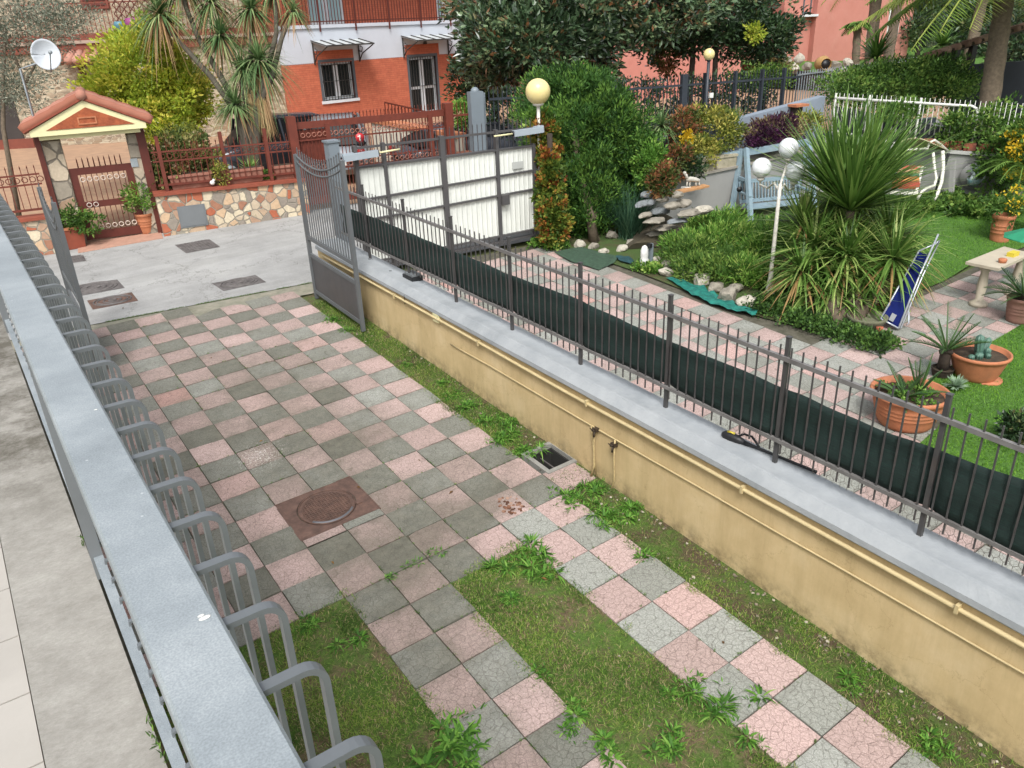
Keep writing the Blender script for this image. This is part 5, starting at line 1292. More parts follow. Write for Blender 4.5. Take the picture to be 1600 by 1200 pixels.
# --- cars in the yard
CARG = mat('tinted car glass', '#15181b', .45, .2, 2, 0, 0, 1, spec=.15)
def car(name, P, yaw, L, Wd, H, paint, label, plate=False):
    """hatchback body from lofted sections; P = ground point under the middle"""
    t = thing(name, P, label, 'car'); ca, sa = math.cos(yaw), math.sin(yaw)
    def w(x, y, z): return (P[0]+x*ca-y*sa, P[1]+x*sa+y*ca, P[2]+z)
    # profile along x: (x, zlow, zbelt, halfwidth)
    sec = [(-.5, .35, .62, .72), (-.485, .22, .78, .86), (-.42, .18, .86, .95), (-.3, .17, .9, 1), (-.1, .16, .96, 1), (.1, .16, .95, 1), (.25, .17, .9, 1), (.38, .18, .78, .97), (.47, .22, .68, .88), (.5, .34, .56, .74)]
    mb = MB(); V = []
    for (x, z0, z1, hwid) in sec:
        hw_ = Wd/2*hwid
        for (yy, zz) in ((-hw_*.92, z0), (-hw_, z0+.12), (-hw_, z1-.12), (-hw_*.93, z1), (0, z1+.03), (hw_*.93, z1), (hw_, z1-.12), (hw_, z0+.12), (hw_*.92, z0), (0, z0-.02)):
            V.append(w(x*L, yy, zz))
    m_ = 10; f = [(i*m_+k, i*m_+(k+1) % m_, (i+1)*m_+(k+1) % m_, (i+1)*m_+k) for i in range(len(sec)-1) for k in range(m_)]
    mb.add(V, f+[tuple(range(m_)), tuple((len(sec)-1)*m_+k for k in range(m_-1, -1, -1))], None, True); mb.build('body', paint, t)
    cab = [(-.44, .9, .9, .80), (-.36, .9, H-.04, .66), (-.1, .92, H, .72), (.12, .92, H-.02, .70), (.27, .9, .93, .82)]
    def loft(mb, cab, grow=0):
        V = []
        for (x, z0, z1, hw_) in cab:
            h = Wd/2
            for (yy, zz) in ((-h*.93, z0), (-h*hw_*1.0-grow, z1-.06), (-h*hw_*.8, z1), (h*hw_*.8, z1), (h*hw_*1.0+grow, z1-.06), (h*.93, z0)): V.append(w(x*L, yy, zz))
        f = [(i*6+k, i*6+k+1, (i+1)*6+k+1, (i+1)*6+k) for i in range(len(cab)-1) for k in range(5)]
        mb.add(V, f+[(0, 1, 2, 3, 4, 5), tuple((len(cab)-1)*6+k for k in range(5, -1, -1))], None, False)
    mb = MB(); loft(mb, cab); mb.build('windows', CARG, t)
    mb = MB(); c2_ = [c for c in cab[1:4]]
    V = []
    for (x, z0, z1, hw_) in c2_:
        h = Wd/2
        for yy in (-h*hw_*.86, h*hw_*.86): V += [w(x*L, yy, z1-.03), w(x*L, yy, z1+.025)]
    mb.add(V, [(1, 3, 7, 5), (5, 7, 11, 9), (0, 1, 5, 4), (4, 5, 9, 8), (2, 6, 7, 3), (6, 10, 11, 7), (0, 2, 3, 1), (8, 9, 11, 10)], None, True); mb.build('roof', paint, t)
    for x in (-.355, -.08, .2):
        for s_ in (-1, 1): mb = MB(); mb.bar(w(x*L*1.03, s_*Wd*.46, .9), w((x*L*.9), s_*Wd*.355, H-.04), .07, .05); mb.build('window_pillar', paint, t)
    for x in (-.31, .31):
        for s_ in (-1, 1):
            a = np.array(w(x*L, s_*Wd*.40, .31)); b = np.array(w(x*L, s_*Wd*.505, .31))
            mb = MB(); mb.tube([a, b], .31, 20); wh = mb.build('wheel', BLACK, t)
            mb = MB(); mb.tube([b-(b-a)*.1, b+(b-a)*.03], .19, 12); mb.build('rim', ZINC, wh)
    for s_ in (-1, 1):
        mb = MB(); mb.tube([w(-.485*L, s_*Wd*.38, .72), w(-.5*L, s_*Wd*.38, .72)], .11, 10); mb.build('tail_light', mat('red lens', '#8e1f1c', .3, .1, 3) if 'red lens' not in bpy.data.materials else bpy.data.materials['red lens'], t)
        mb = MB(); mb.tube([w(.46*L, s_*Wd*.36, .6), w(.485*L, s_*Wd*.36, .6)], .1, 10); mb.build('headlight', WHITEP, t)
    if plate: mb = MB(); mb.hexa([w(-.503*L, -.26, .42), w(-.49*L, -.26, .42), w(-.49*L, .26, .42), w(-.503*L, .26, .42), w(-.503*L, -.26, .53), w(-.49*L, -.26, .53), w(-.49*L, .26, .53), w(-.503*L, .26, .53)]); mb.build('number_plate', WHITEP, t)
    return t
SILV = mat('silver car paint', '#8b9095', .3, .05, 2, .35, 0, 1)
DKP = mat('dark car paint', '#3d4048', .25, .1, 2, .2, 0, 1)
P_ = gp(520, 262); P_ = dp(528, 240, 20.8); car('parked_car', (P_[0], P_[1], gh(P_[0], P_[1])), 1.12, 3.8, 1.7, 1.45, SILV, 'silver hatchback parked behind the red sliding gate', True)
P_ = ST.P(ST.at(770, 225, -.0)[0]+.2, 0, 1.6); car('parked_car', (P_[0], P_[1], gh(P_[0], P_[1])), -.15, 4.0, 1.7, 1.25, DKP, 'dark grey car partly visible above the white panelled gate')
P_ = ST.P(ST.at(420, 230, 4.5)[0], 0, 4.6); car('parked_car', (P_[0], P_[1], gh(P_[0], P_[1])), PI-.15, 3.7, 1.65, 1.5, DKP, 'dark car parked under the cordyline beside the red gate')
# sloping white garden wall with terracotta coping in the orange house yard
p0 = ST.P(ST.at(560, 200, 3.6)[0], 0, 3.6); p1 = ST.P(gx1+.25, 0, .6)
WW = Frame.two(p0, p1); s0 = WW.at(580, 196)[0]; s1 = WW.at(715, 214)[0]
yw = thing('yard_wall', WW.P(s0, 1.0), 'sloping white yard wall with terracotta coping behind the sliding gate', 'wall')
z0 = WW.at(600, 192)[1]; z1 = WW.at(705, 216)[1]
mb = MB(); mb.hexa([WW.P(s0, .7), WW.P(s1, .7), WW.P(s1, .7, .25), WW.P(s0, .7, .25), WW.P(s0, z0), WW.P(s1, z1), WW.P(s1, z1, .25), WW.P(s0, z0, .25)]); mb.build('wall', mat('off white render', '#c6bfae', .85, .15, 2), yw)
mb = MB(); mb.hexa([WW.P(s0, z0, -.05), WW.P(s1, z1, -.05), WW.P(s1, z1, .3), WW.P(s0, z0, .3), WW.P(s0, z0+.1, -.05), WW.P(s1, z1+.1, -.05), WW.P(s1, z1+.1, .3), WW.P(s0, z0+.1, .3)]); mb.build('coping', TERRA, yw)
mb = MB(); q0 = OH.at(601, 160, -2.5); q1 = OH.at(668, 175, -2.5)
for k in range(14):
    t_ = k/13; s = q0[0]+(q1[0]-q0[0])*t_; z = q0[1]+(q1[1]-q0[1])*t_; mb.bar(OH.P(s, 1.0, -2.5), OH.P(s, z, -2.5), .03, .03)
mb.bar(OH.P(q0[0], q0[1], -2.5), OH.P(q1[0], q1[1], -2.5), .05, .05); solo(mb, 'stair_rail', BROWN, OH.P(q0[0], 1.0, -2.5), 'brown sloping stair rail in front of the orange house', 'railing')

# --- pink house far right
k0 = dp(1228, 60, 38); k1 = dp(1425, 30, 40)
PK = Frame.two(k0, k1); PINK = mat('pink render', '#b7796c', .9, .12, .6, 0, .1, 10, c2='#ab6c5e', dirt=.35, dcol='#c39a8c')
ph = thing('pink_house', (*PK.P(PK.at(1320, 60)[0], 0)[:2], 1.0), 'salmon pink rendered house behind the magnolia and palms', 'house')
a = PK.at(1228, 60)[0]; m_ = PK.at(1272, 60)[0]; b = PK.at(1424, 40)[0]; lft = PK.at(1010, 60)[0]-3
mb = MB(); mb.fbox(PK, m_, b, .6, 9, 0, 9); mb.fbox(PK, a, m_, .6, 9, .35, 9); mb.fbox(PK, lft, a, .6, 4.85, 1.5, 8)
mb.build('wall', PINK, ph)
s0, z0 = PK.at(1250, 23, .35); s1, _ = PK.at(1268, 10, .35)
window(PK, s0+.1, s1, z0, z0+1.7, ph, 1, o=.28, surround=False, bars=False, fr=GFR)
for (x0, x1, y0) in ((1352, 1362, 66), (1383, 1398, 62)):
    s0, z0 = PK.at(x0, y0); s1, _ = PK.at(x1, y0); mb = MB(); mb.fbox(PK, s0, s1+.1, z0, z0+1.5, -.05, .0); w = mb.build('shutter', WHITEP, ph)
mb = MB(); mb.prism([PK.P(lft, 4.85, .9), PK.P(a+.02, 4.85, .9), PK.P(a+.02, 5.5, 3), PK.P(lft, 5.5, 3)], (0, 0, .1)); rf = mb.build('roof', TERRAD, ph)
k = lft
rr = MB()
while k < a: rr.tube([PK.P(k, 4.95, .8), PK.P(k, 5.62, 3)], .11, 6, random.random()); k += .22
rr.build('roof_tile_rows', ROOFT, rf)
# pink wing left behind the magnolia
g0 = dp(960, 90, 34); g1 = dp(1160, 80, 36); PW = Frame.two(g0, g1)
mb = MB(); mb.fbox(PW, PW.at(820, 90)[0], PW.at(1160, 80)[0], .6, 4.2, 0, 3); solo(mb, 'pink_outbuilding', PINK, (*PW.P(PW.at(1000, 90)[0], 0)[:2], .9), 'low salmon pink wall glimpsed under the magnolia crown', 'building')
# ================================================================== GARDEN GATE, PILLARS, FAR FENCES
G2 = Frame(10.42, -.15)
gg = thing('garden_gate', G2.P(3.2, .66), 'closed grey metal gate with white sheet panels and spiked top between the gardens', 'gate')
s0 = G2.at(562, 300)[0]; s1 = G2.at(836, 275)[0]-.02
def zg_(s): return .60+.035*s-.035
zB_ = lambda s: zg_(s)+.12
WP = mat('white corrugated sheet', '#d3d6cf', .5, .08, 3, 0, .0, 1, dirt=.25, dcol='#9aa09a')
zp = 2.28; sp_ = [s0, G2.at(692, 300)[0], G2.at(780, 290)[0], s1]
smid = G2.at(606, 300)[0]; sp_ = [s0, smid, G2.at(696, 300)[0], G2.at(779, 290)[0], s1]
def zt2(s): return 2.37+.01*s
# sheet: ribbed
mb = MB(); V = []; n = int((s1-s0)/.024); 
for i in range(n+1):
    s = s0+(s1-s0)*i/n; o = .02+(.010 if (i % 4) < 3 else -.006)
    V += [tuple(G2.P(s, zg_(s)+.2, o)), tuple(G2.P(s, zt2(s)-.0, o))]
mb.add(V, [(2*i, 2*i+2, 2*i+3, 2*i+1) for i in range(n)]); o = mb.build('white_sheet', WP, gg); md = o.modifiers.new('s', 'SOLIDIFY'); md.thickness = .004
for i, s in enumerate(sp_):
    w_ = .028 if i in (0, 1, 3, 4) else .045
    mb = MB(); mb.fbox(G2, s-w_, s+w_, zg_(s)+.02, zt2(s)+.36, -.03, .08) if i != 4 else mb.fbox(G2, s-w_, s+w_, zg_(s), zt2(s)+.05, -.03, .08); mb.build('stile', DGREY, gg)
for k, (za, zb__) in enumerate(((1.52, 1.55), (1.86, 1.89), (2.37, 2.41), (.17, .21), (.06, .10))):
    mb = MB(); ex = 0
    a_z = lambda s: za if False else za
    if za > 2: f_ = lambda s: zt2(s)
    elif za < 1: f_ = lambda s: zg_(s)+za
    else: f_ = lambda s: za+.04*(s-s0)
    P = [G2.P(s0, f_(s0), -.025), G2.P(s1, f_(s1), -.025), G2.P(s1, f_(s1), .07), G2.P(s0, f_(s0), .07)]
    mb.hexa(P+[p+np.array([0, 0, .03]) for p in P]); mb.build('rail', DGREY, gg)
P = [G2.P(s0, zt2(s0)+.30, .0), G2.P(s1, zt2(s1)+.30, .0), G2.P(s1, zt2(s1)+.30, .04), G2.P(s0, zt2(s0)+.30, .04)]
mb = MB(); mb.hexa(P+[p+np.array([0, 0, .035]) for p in P]); mb.build('rail', DGREY, gg)
n = 38
for k in range(n):
    s = s0+.04+(s1-s0-.08)*k/(n-1); mb = MB(); b = G2.P(s, zt2(s)+.46, .02)
    mb.bar(G2.P(s, zt2(s)+.04, .02), b, .011, .011, (1, 0, 0)); mb.tube([b, b+np.array([0, 0, .04])], [.01, .001], 4); mb.build('bar', DGREY, gg)
mb = MB(); s = sp_[3]; z = G2.at(788, 311)[1]; mb.fbox(G2, s+.02, s+.17, z-.09, z+.09, -.09, -.03); mb.build('lock_box', DGREY, gg)
s, z = G2.at(809, 258); mb = MB(); mb.fbox(G2, s-.11, s+.11, z-.06, z+.06, -.01, .004); mb.build('notice_plate', mat('faded grey notice', '#a7aaa6', .7, .1, 9), gg)
ACT = mat('pale blue grey aluminium', '#a9b4bd', .4, .08, 4, .3, 0, 1)
def actuator(pa, pm, pb, off, label):
    a = G2.P(*G2.at(*pa, off), off); m_ = G2.P(*G2.at(*pm, off), off); b = G2.P(*G2.at(*pb, off), off)
    t = thing('gate_actuator', a, label, 'gate motor', 'electric gate arms'); mb = MB(); mb.bar(a, m_, .10, .10); mb.build('housing', ACT, t)
    mb = MB(); mb.bar(a+np.array([0, 0, .055]), a+(m_-a)*.3+np.array([0, 0, .055]), .08, .03); mb.build('cover', ACT, t)
    mb = MB(); mb.tube([m_, b], .015, 8); mb.build('piston_rod', CREAM, t); mb = MB(); mb.tube([m_, m_+(b-m_)*.05], .045, 10); mb.build('end_cap', BLACK, t)
actuator((536, 248), (590, 239), (625, 233), -.12, 'pale grey electric gate arm at the left end of the white panelled gate')
actuator((848, 202), (802, 209), (772, 213), -.12, 'pale grey electric gate arm at the right end of the white panelled gate')
# pillar at the end of the yellow wall
s, z = G2.at(517, 222, .05); PILM = mat('blue grey steel', '#737d84', .5, .12, 3, 0, .03, 50)
zt = G2.at(517, 222, .05)[1]
mb = MB(); P = G2.P(s, 0, .05); mb.box((P[0]-.09, P[1]-.09, .3), (P[0]+.09, P[1]+.09, zt)); mb.box((P[0]-.11, P[1]-.11, zt), (P[0]+.11, P[1]+.11, zt+.03)); 
solo(mb, 'gate_pillar', PILM, (P[0], P[1], .55), 'blue grey square pillar at the street end of the yellow wall', 'pillar')
# tall blue grey post across the street + black fence with hedge behind
s, zt = ST.at(742, 143, .1); 
mb = MB(); mb.fbox(ST, s-.16, s+.16, .8, zt, .0, .2); mb.fbox(ST, s+.02, s+.3, .8, zt-.05, .2, .3); P = ST.P(s, zt, .1); mb.sphere(P, .1, 12, 8)
solo(mb, 'gate_post', PILM, ST.P(s, .8, .1), 'tall blue grey gate post with round top across the street right of the red gate', 'post')
bf = thing('black_fence', ST.P(12, .9, 0), 'long dark spiked iron fence running along the far side of the street', 'fence')
BF = mat('dark blue grey fence paint', '#2f353d', .5, .2, 5)
e0 = s+.3; e1 = ST.at(1252, 110)[0]
def ztb(s_): return 3.05-.012*(s_-7)
q = e0+.0; i = 0
N_ = int((e1-e0)/.115)
mbs = MB()
for k in range(N_):
    s_ = e0+(e1-e0)*k/N_; mb = MB() if k < 90 else mbs
    b = ST.P(s_, ztb(s_), 0); mb.bar(ST.P(s_, 1.1, 0), b, .018, .018, (1, 0, 0)); mb.tube([b, b+np.array([0, 0, .1])], [.016, .001], 4)
    if k < 90: mb.build('bar', BF, bf)
if mbs.n: mbs.build('far_bars', BF, bf)['kind'] = 'stuff'
for zz in (1.25, 2.85): mb = MB(); mb.hexa([ST.P(e0, zz, -.02), ST.P(e1, zz-.1, -.02), ST.P(e1, zz-.1, .02), ST.P(e0, zz, .02), ST.P(e0, zz+.05, -.02), ST.P(e1, zz-.05, -.02), ST.P(e1, zz-.05, .02), ST.P(e0, zz+.05, .02)]); mb.build('rail', BF, bf)
for px in (1070, 1103, 1150, 1192, 1226, 880, 960): s_ = ST.at(px, 110)[0]; mb = MB(); w_ = .09 if px == 1070 else .035; mb.fbox(ST, s_-w_, s_+w_, .9, ztb(s_)+.1, -.05, .06); mb.build('post', BF, bf)
mb = MB(); mb.fbox(ST, e0, e1+6, .75, 1.2, -.1, .15); solo(mb, 'low_street_wall', mat('grey street wall', '#5c6670', .8, .15, 2), ST.P(12, .75, 0), 'low grey wall under the dark spiked fence across the street', 'wall')
# dark hedge behind the fence
mb = MB(); 
for s_ in np.arange(e0+1.2, e1-.2, .8):
    crown(mb, ST.P(s_, 2.0, 1.2), (.7, .55, .95), 46, 22, .11, .06, .2, (.0, .55), inner=.7)
solo(mb, 'hedge', LDARK, ST.P(11, .9, 1.2), 'dark trimmed hedge right behind the long spiked fence', 'hedge')
mb = MB(); 
for s_ in np.arange(e0+1.2, e1-.2, 1.2): crown(mb, ST.P(s_, 1.9, 1.25), (.6, .4, .9), 10, 6, .2, .12, .2, (0, .3), inner=0)
# yellowish lamp across the street
def globe_lamp(P, zt, r, label, polem, gl, pole_r=.03):
    t = thing('globe_lamp', P, label, 'lamp'); mb = MB(); mb.tube([P, (P[0], P[1], zt-r*1.1)], pole_r, 10); mb.lathe([(.1, 0), (.1, .03), (pole_r*1.3, .06)], P, 14); mb.build('pole', polem, t)
    mb = MB(); mb.lathe([(pole_r, 0), (r*.45, .03), (r*.45, .07), (r*.3, .09)], (P[0], P[1], zt-r*1.15), 16); mb.build('collar', polem, t)
    mb = MB(); mb.sphere((P[0], P[1], zt), r, 28, 16); mb.build('globe', gl, t); return t
def glo(name, c, rough=.35): 
    m, N, L, B = newmat(name); B.inputs['Base Color'].default_value = hexc(c); B.inputs['Roughness'].default_value = rough; B.inputs['Subsurface Weight'].default_value = .25; B.inputs['Subsurface Radius'].default_value = (.05, .05, .04); return m
GY = glo('yellowed opal', '#d8c78a'); GW_ = glo('white opal', '#d6d9da')
s_, zc_ = ST.at(1108, 85, -.35); P = ST.P(s_, 0, -.35); globe_lamp((P[0], P[1], .9), zc_, .125*1.15, 'yellowish globe lamp on a dark pole in front of the long spiked fence', BF, GY, .04)
# small white meter / bin near lamp
c = ST.P(*ST.at(1112, 149, -.3), -.3); mb = MB(); mb.fbox(ST, ST.at(1112, 149, -.3)[0]-.06, ST.at(1112, 149, -.3)[0]+.06, c[2]-.06, c[2]+.06, -.3, -.25); solo(mb, 'street_sign', WHITEP, c, 'small white square sign at the foot of the street globe lamp', 'sign')

# garden boundary wall on the street side, blue grey
bwS = Frame(10.42, -.15)
BLU = mat('blue grey rendered wall', '#7d8894', .85, .1, 1.5, 0, .1, 20, c2='#717b86', dirt=.3, dcol='#8d9298')
s0 = G2.at(846, 250)[0]; z0 = 2.0; sE, zE_ = G2.at(1290, 150); sM, zM = G2.at(1045, 215)
G2_ = G2; G2 = Frame(11.0, -.15); s0 = G2.at(850, 250)[0]; sE, zE_ = G2.at(1290, 150); sM, zM = G2.at(1045, 215)
gw = thing('street_garden_wall', G2.P(9, .8, 0), 'blue grey rendered garden wall rising towards the right along the street', 'wall')
zl2 = zM+(zM-zE_)/(sM-sE)*0
def ztw(s_): return zM+(zE_-zM)*(s_-sM)/(sE-sM)
mb = MB(); mb.hexa([G2.P(s0, .4), G2.P(sE, .4), G2.P(sE, .4, .22), G2.P(s0, .4, .22), G2.P(s0, ztw(s0)), G2.P(sE, ztw(sE)), G2.P(sE, ztw(sE), .22), G2.P(s0, ztw(s0), .22)]); mb.build('wall', BLU, gw)
mb = MB(); s_, z_ = G2.at(1249, 165, -.15); mb.fbox(G2, s_-.1, s_+.1, z_-.45, z_-.02, -.16, -.0); mb.build('bracket_post', BARKD, gw); mb = MB(); mb.fbox(G2, s_-.18, s_+.2, z_-.02, z_+.03, -.24, .02); mb.build('bracket_top', TERRA, gw)
G2 = G2_
# raised planting bed wall (ledge) inside
LE = Frame(10.15, -.15)
zle = lambda s_: LE.at(1090, 275)[1]+(LE.at(1290, 232)[1]-LE.at(1090, 275)[1])*(s_-LE.at(1090, 275)[0])/(LE.at(1290, 232)[0]-LE.at(1090, 275)[0])
sa, sb_ = LE.at(1010, 300)[0], LE.at(1290, 232)[0]+.7
GREYR = mat('grey rendered wall', '#8f8f8c', .85, .1, 1.5, 0, .1, 20, dirt=.3, dcol='#6f716c')
lw = thing('planter_wall', LE.P(9, .8), 'grey rendered raised bed wall behind the blue swing bench', 'wall')
mb = MB(); mb.hexa([LE.P(sa, .4), LE.P(sb_, .4), LE.P(sb_, .4, .15), LE.P(sa, .4, .15), LE.P(sa, zle(sa)), LE.P(sb_, zle(sb_)), LE.P(sb_, zle(sb_), .15), LE.P(sa, zle(sa), .15)]); mb.build('wall', GREYR, lw)
mb = MB(); mb.hexa([LE.P(sa, zle(sa), -.04), LE.P(sb_, zle(sb_), -.04), LE.P(sb_, zle(sb_), .9), LE.P(sa, zle(sa), .9), LE.P(sa, zle(sa)+.04, -.04), LE.P(sb_, zle(sb_)+.04, -.04), LE.P(sb_, zle(sb_)+.04, .9), LE.P(sa, zle(sa)+.04, .9)]); mb.build('ledge', mat('pale ledge', '#8f8a80', .85, .2, 4), lw)
# right boundary: grey wall with tiles and white framed trellis fence
r0 = np.array([*LE.P(sb_, 0)[:2]]); r1 = gp(1560, 318)[:2]
RW = Frame.two((r0[0]-.4, r0[1]), (r1[0], r1[1]))
rs0 = RW.at(1296, 230)[0]-.2; rs1 = RW.at(1700, 300)[0]
zt_a = RW.at(1380, 232)[1]; zt_b = RW.at(1535, 243)[1]
zrw = lambda s_: zt_a+(zt_b-zt_a)*(s_-RW.at(1380, 232)[0])/(RW.at(1535, 243)[0]-RW.at(1380, 232)[0])
rw = thing('right_garden_wall', RW.P((rs0+rs1)/2, .7), 'grey rendered garden wall with brick course behind the beige swing seat', 'wall')
mb = MB(); mb.hexa([RW.P(rs0, .3), RW.P(rs1, .3), RW.P(rs1, .3, .2), RW.P(rs0, .3, .2), RW.P(rs0, zrw(rs0)), RW.P(rs1, zrw(rs1)), RW.P(rs1, zrw(rs1), .2), RW.P(rs0, zrw(rs0), .2)]); mb.build('wall', GREYR, rw)
mb = MB(); mb.hexa([RW.P(rs0, zrw(rs0), -.05), RW.P(rs1, zrw(rs1), -.05), RW.P(rs1, zrw(rs1), .25), RW.P(rs0, zrw(rs0), .25), RW.P(rs0, zrw(rs0)+.06, -.05), RW.P(rs1, zrw(rs1)+.06, -.05), RW.P(rs1, zrw(rs1)+.06, .25), RW.P(rs0, zrw(rs0)+.06, .25)]); mb.build('coping', mat('pale coping', '#a9aaa5', .8, .1, 3), rw)
BRK = mat('old bricks', '#8f4b36', .9, .45, 9, 0, .6, 30, c2='#5f3628', dirt=.5, dcol='#6a6a50')
mb = MB(); s_ = RW.at(1440, 240)[0]
while s_ < rs1-.3: 
    mb.fbox(RW, s_, s_+.22, zrw(s_)+.065, zrw(s_)+.22+random.uniform(-.02, .02), .02+random.uniform(0, .03), .16); s_ += .25
mb.build('brick_course', BRK, rw)
tf = thing('trellis_fence', RW.P(RW.at(1420, 200)[0], zt_a+.1, .3), 'white tube framed fence with dark cloth on top of the right garden wall', 'fence')
WT = mat('white steel tube', '#c9c9c2', .45, .08, 4)
sa_, za0 = RW.at(1298, 203, .3); sb2, zb0_ = RW.at(1515, 240, .3); zta = RW.at(1300, 153, .3)[1]; ztb_ = RW.at(1517, 166, .3)[1]
zlo = lambda s_: za0+(zb0_-.1-za0)*(s_-sa_)/(sb2-sa_); zhi = lambda s_: zta+(ztb_-zta)*(s_-sa_)/(sb2-sa_)
mb = MB(); mb.tube([RW.P(sa_, zhi(sa_), .3), RW.P(sb2-.12, zhi(sb2), .3), RW.P(sb2-.03, zhi(sb2)-.05, .3), RW.P(sb2, zhi(sb2)-.15, .3), RW.P(sb2, zlo(sb2)-.25, .3)], .028, 8); mb.build('top_tube', WT, tf)
mb = MB(); mb.tube([RW.P(sa_, zlo(sa_), .3), RW.P(sb2, zlo(sb2), .3)], .022, 8); mb.build('bottom_tube', WT, tf)
for px in (1300, 1352, 1432): s_ = RW.at(px, 200, .3)[0]; mb = MB(); mb.tube([RW.P(s_, zlo(s_)-.2, .3), RW.P(s_, zhi(s_)+.1, .3)], .02, 8); mb.build('post', WT, tf)
n = 46
for k in range(n):
    s_ = sa_+(sb2+1.5-sa_)*k/n; mb = MB(); mb.tube([RW.P(s_, zhi(s_)-.62, .34), RW.P(s_, zhi(s_)+.1, .34)], [.013, .006], 5); mb.build('picket', WT, tf)
mb = MB(); mb.fbox(RW, sa_+.03, sb2+1.6, 0, .01, .36, .37); mb = MB()
mb.hexa([RW.P(sa_, zlo(sa_)+.04, .36), RW.P(sb2+1.6, zlo(sb2+1.6)+.04, .36), RW.P(sb2+1.6, zlo(sb2+1.6)+.04, .38), RW.P(sa_, zlo(sa_)+.04, .38), RW.P(sa_, zlo(sa_)+.5, .36), RW.P(sb2+1.6, zlo(sb2+1.6)+.5, .36), RW.P(sb2+1.6, zlo(sb2+1.6)+.5, .38), RW.P(sa_, zlo(sa_)+.5, .38)])
mb.build('dark_cloth', mat('black blue cloth', '#10161f', .8, .4, 5), tf)
# dark green neighbour shed with tiled lean-to roof, behind on the right
sh = dp(1540, 130, 22); SHF = Frame(sh[1], -.35); SHF.o = np.array([0, sh[1]+.35*sh[0], 0.])
s0, _ = SHF.at(1495, 130); s1 = s0+7
DG = mat('dark green black cloth', '#141a22', .85, .3, 4)
t = thing('garden_shed', SHF.P(s0, 1.0), 'dark open shed with tiled sloping roof behind the trellis fence at right', 'shed')
z0 = SHF.at(1520, 150)[1]; z1 = SHF.at(1530, 100)[1]
mb = MB(); mb.fbox(SHF, s0, s1, .6, z1, 0, .1); mb.build('cloth_wall', DG, t)
pa = SHF.at(1455, 85); pb = SHF.at(1555, 60)
mb = MB(); mb.prism([SHF.P(pa[0], pa[1]-.05, -.2), SHF.P(pb[0]+2, pb[1]+.5, -.2), SHF.P(pb[0]+2, pb[1]+.3, .25), SHF.P(pa[0], pa[1]-.2, .25)], (0, 0, .08)); mb.build('roof', BARKD, t)
mb = MB()
for k in range(14):
    f_ = k/13; mb.tube([SHF.P(pa[0]+(pb[0]+2-pa[0])*f_, pa[1]+(pb[1]+.5-pa[1])*f_+.05, -.28), SHF.P(pa[0]+(pb[0]+2-pa[0])*f_, pa[1]+(pb[1]+.5-pa[1])*f_-.05, .25)], .09, 6, random.random())
mb.build('roof_tile_rows', leafmat('weathered roof tile', [(0, '#5b4a40'), (.5, '#86685a'), (1, '#a08a78')], .9, 0, .2), t)
for px in (1495, 1520): s_ = SHF.at(px, 95)[0]; mb = MB(); mb.fbox(SHF, s_-.08, s_+.08, z1, SHF.at(px, 78)[1]+.1, .0, .15); mb.build('post', BLACK, t)
# ================================================================== THE GARDEN ON THE RIGHT
GT = .38
gcells = []
rowx = lambda y: 5.6-.02*(y-4)
for i in range(0, 36):
    for j in range(-5, 33):
        x = 1.29+(i+.5)*GT; yv = -1.2+(j+.5)*GT+.0
        # slabs turned slightly: use the cell centre
        if yv > G2.y0-.15*x-.25: continue
        main = x < 5.25-max(0, yv-4.8)*.07 and yv > (1.5 if x > 2.5 else -9) and not (x > 4.45 and 1.2 < yv < 1.8)
        cross = x >= 5.0 and 2.25+.02*x < yv < 3.75 and x < 14.5
        if x > 5.0 and not cross and yv > 3.75: 
            # edge follows the stones
            if yv < 4.7 and x < 5.25: pass
            elif not (x < 5.25): continue
        if yv <= 1.5: main = x < 3.45
        if main or cross: gcells.append((i, j))
slabs('garden_paving', gcells, (1.29, -1.2), GT, 0.0, 0, lambda u, v: .02, 0.004, pinkshift=.03)
sheet('garden_bed', bed, 1.25, 14.5, -1.6, 3.9, -.02, .5)
sheet('garden_bed', bed, 1.25, 5.6, 3.9, lambda x: 10.4-.15*x, -.021, .5)
LAWN = soilmat('lawn', .95, '#46521f', '#525f27', '#3d611c', '#4f7a26')
BEDS = soilmat('planting soil', .55, '#3a3124', '#54462f', '#34481c', '#486228')
def polysheet(name, material, pts, dz, step=.35, thing_=None):
    """flat-ish patch over a polygon (list of xy), triangulated on a grid of points"""
    bm = bmesh.new(); vs = [bm.verts.new((p[0], p[1], 0)) for p in pts]; bm.faces.new(vs)
    xs_ = [p[0] for p in pts]; ys2 = [p[1] for p in pts]
    x = min(xs_)+step
    while x < max(xs_): bmesh.ops.bisect_plane(bm, geom=bm.verts[:]+bm.edges[:]+bm.faces[:], plane_co=(x, 0, 0), plane_no=(1, 0, 0)); x += step
    y = min(ys2)+step
    while y < max(ys2): bmesh.ops.bisect_plane(bm, geom=bm.verts[:]+bm.edges[:]+bm.faces[:], plane_co=(0, y, 0), plane_no=(0, 1, 0)); y += step
    bm.verts.ensure_lookup_table(); bm.verts.index_update()
    mb = MB(); V = [(v.co.x, v.co.y, gh(v.co.x, v.co.y)+dz) for v in bm.verts]; f = [tuple(v.index for v in g.verts) for g in bm.faces]; bm.free()
    mb.add(V, f, .5, True)
    return struct(mb, name, material)
lawn_edge = [gp(*p)[:2] for p in ((1428, 458), (1475, 440), (1520, 412), (1570, 398), (1640, 372))]
lawnF = [tuple(p) for p in lawn_edge]+[(15.5, 5.2), (14.2, 7.5), (9.5, 8.0), (8.0, 6.5), (7.0, 4.6)]
polysheet('lawn', LAWN, lawnF, .012)
lawnN = [(3.5, 1.5), (4.6, 1.62), (5.2, 2.25), (9, 2.35), (14, 2.5), (14, -2), (3.5, -2)]
polysheet('lawn', LAWN, lawnN, .012)
from math import isclose
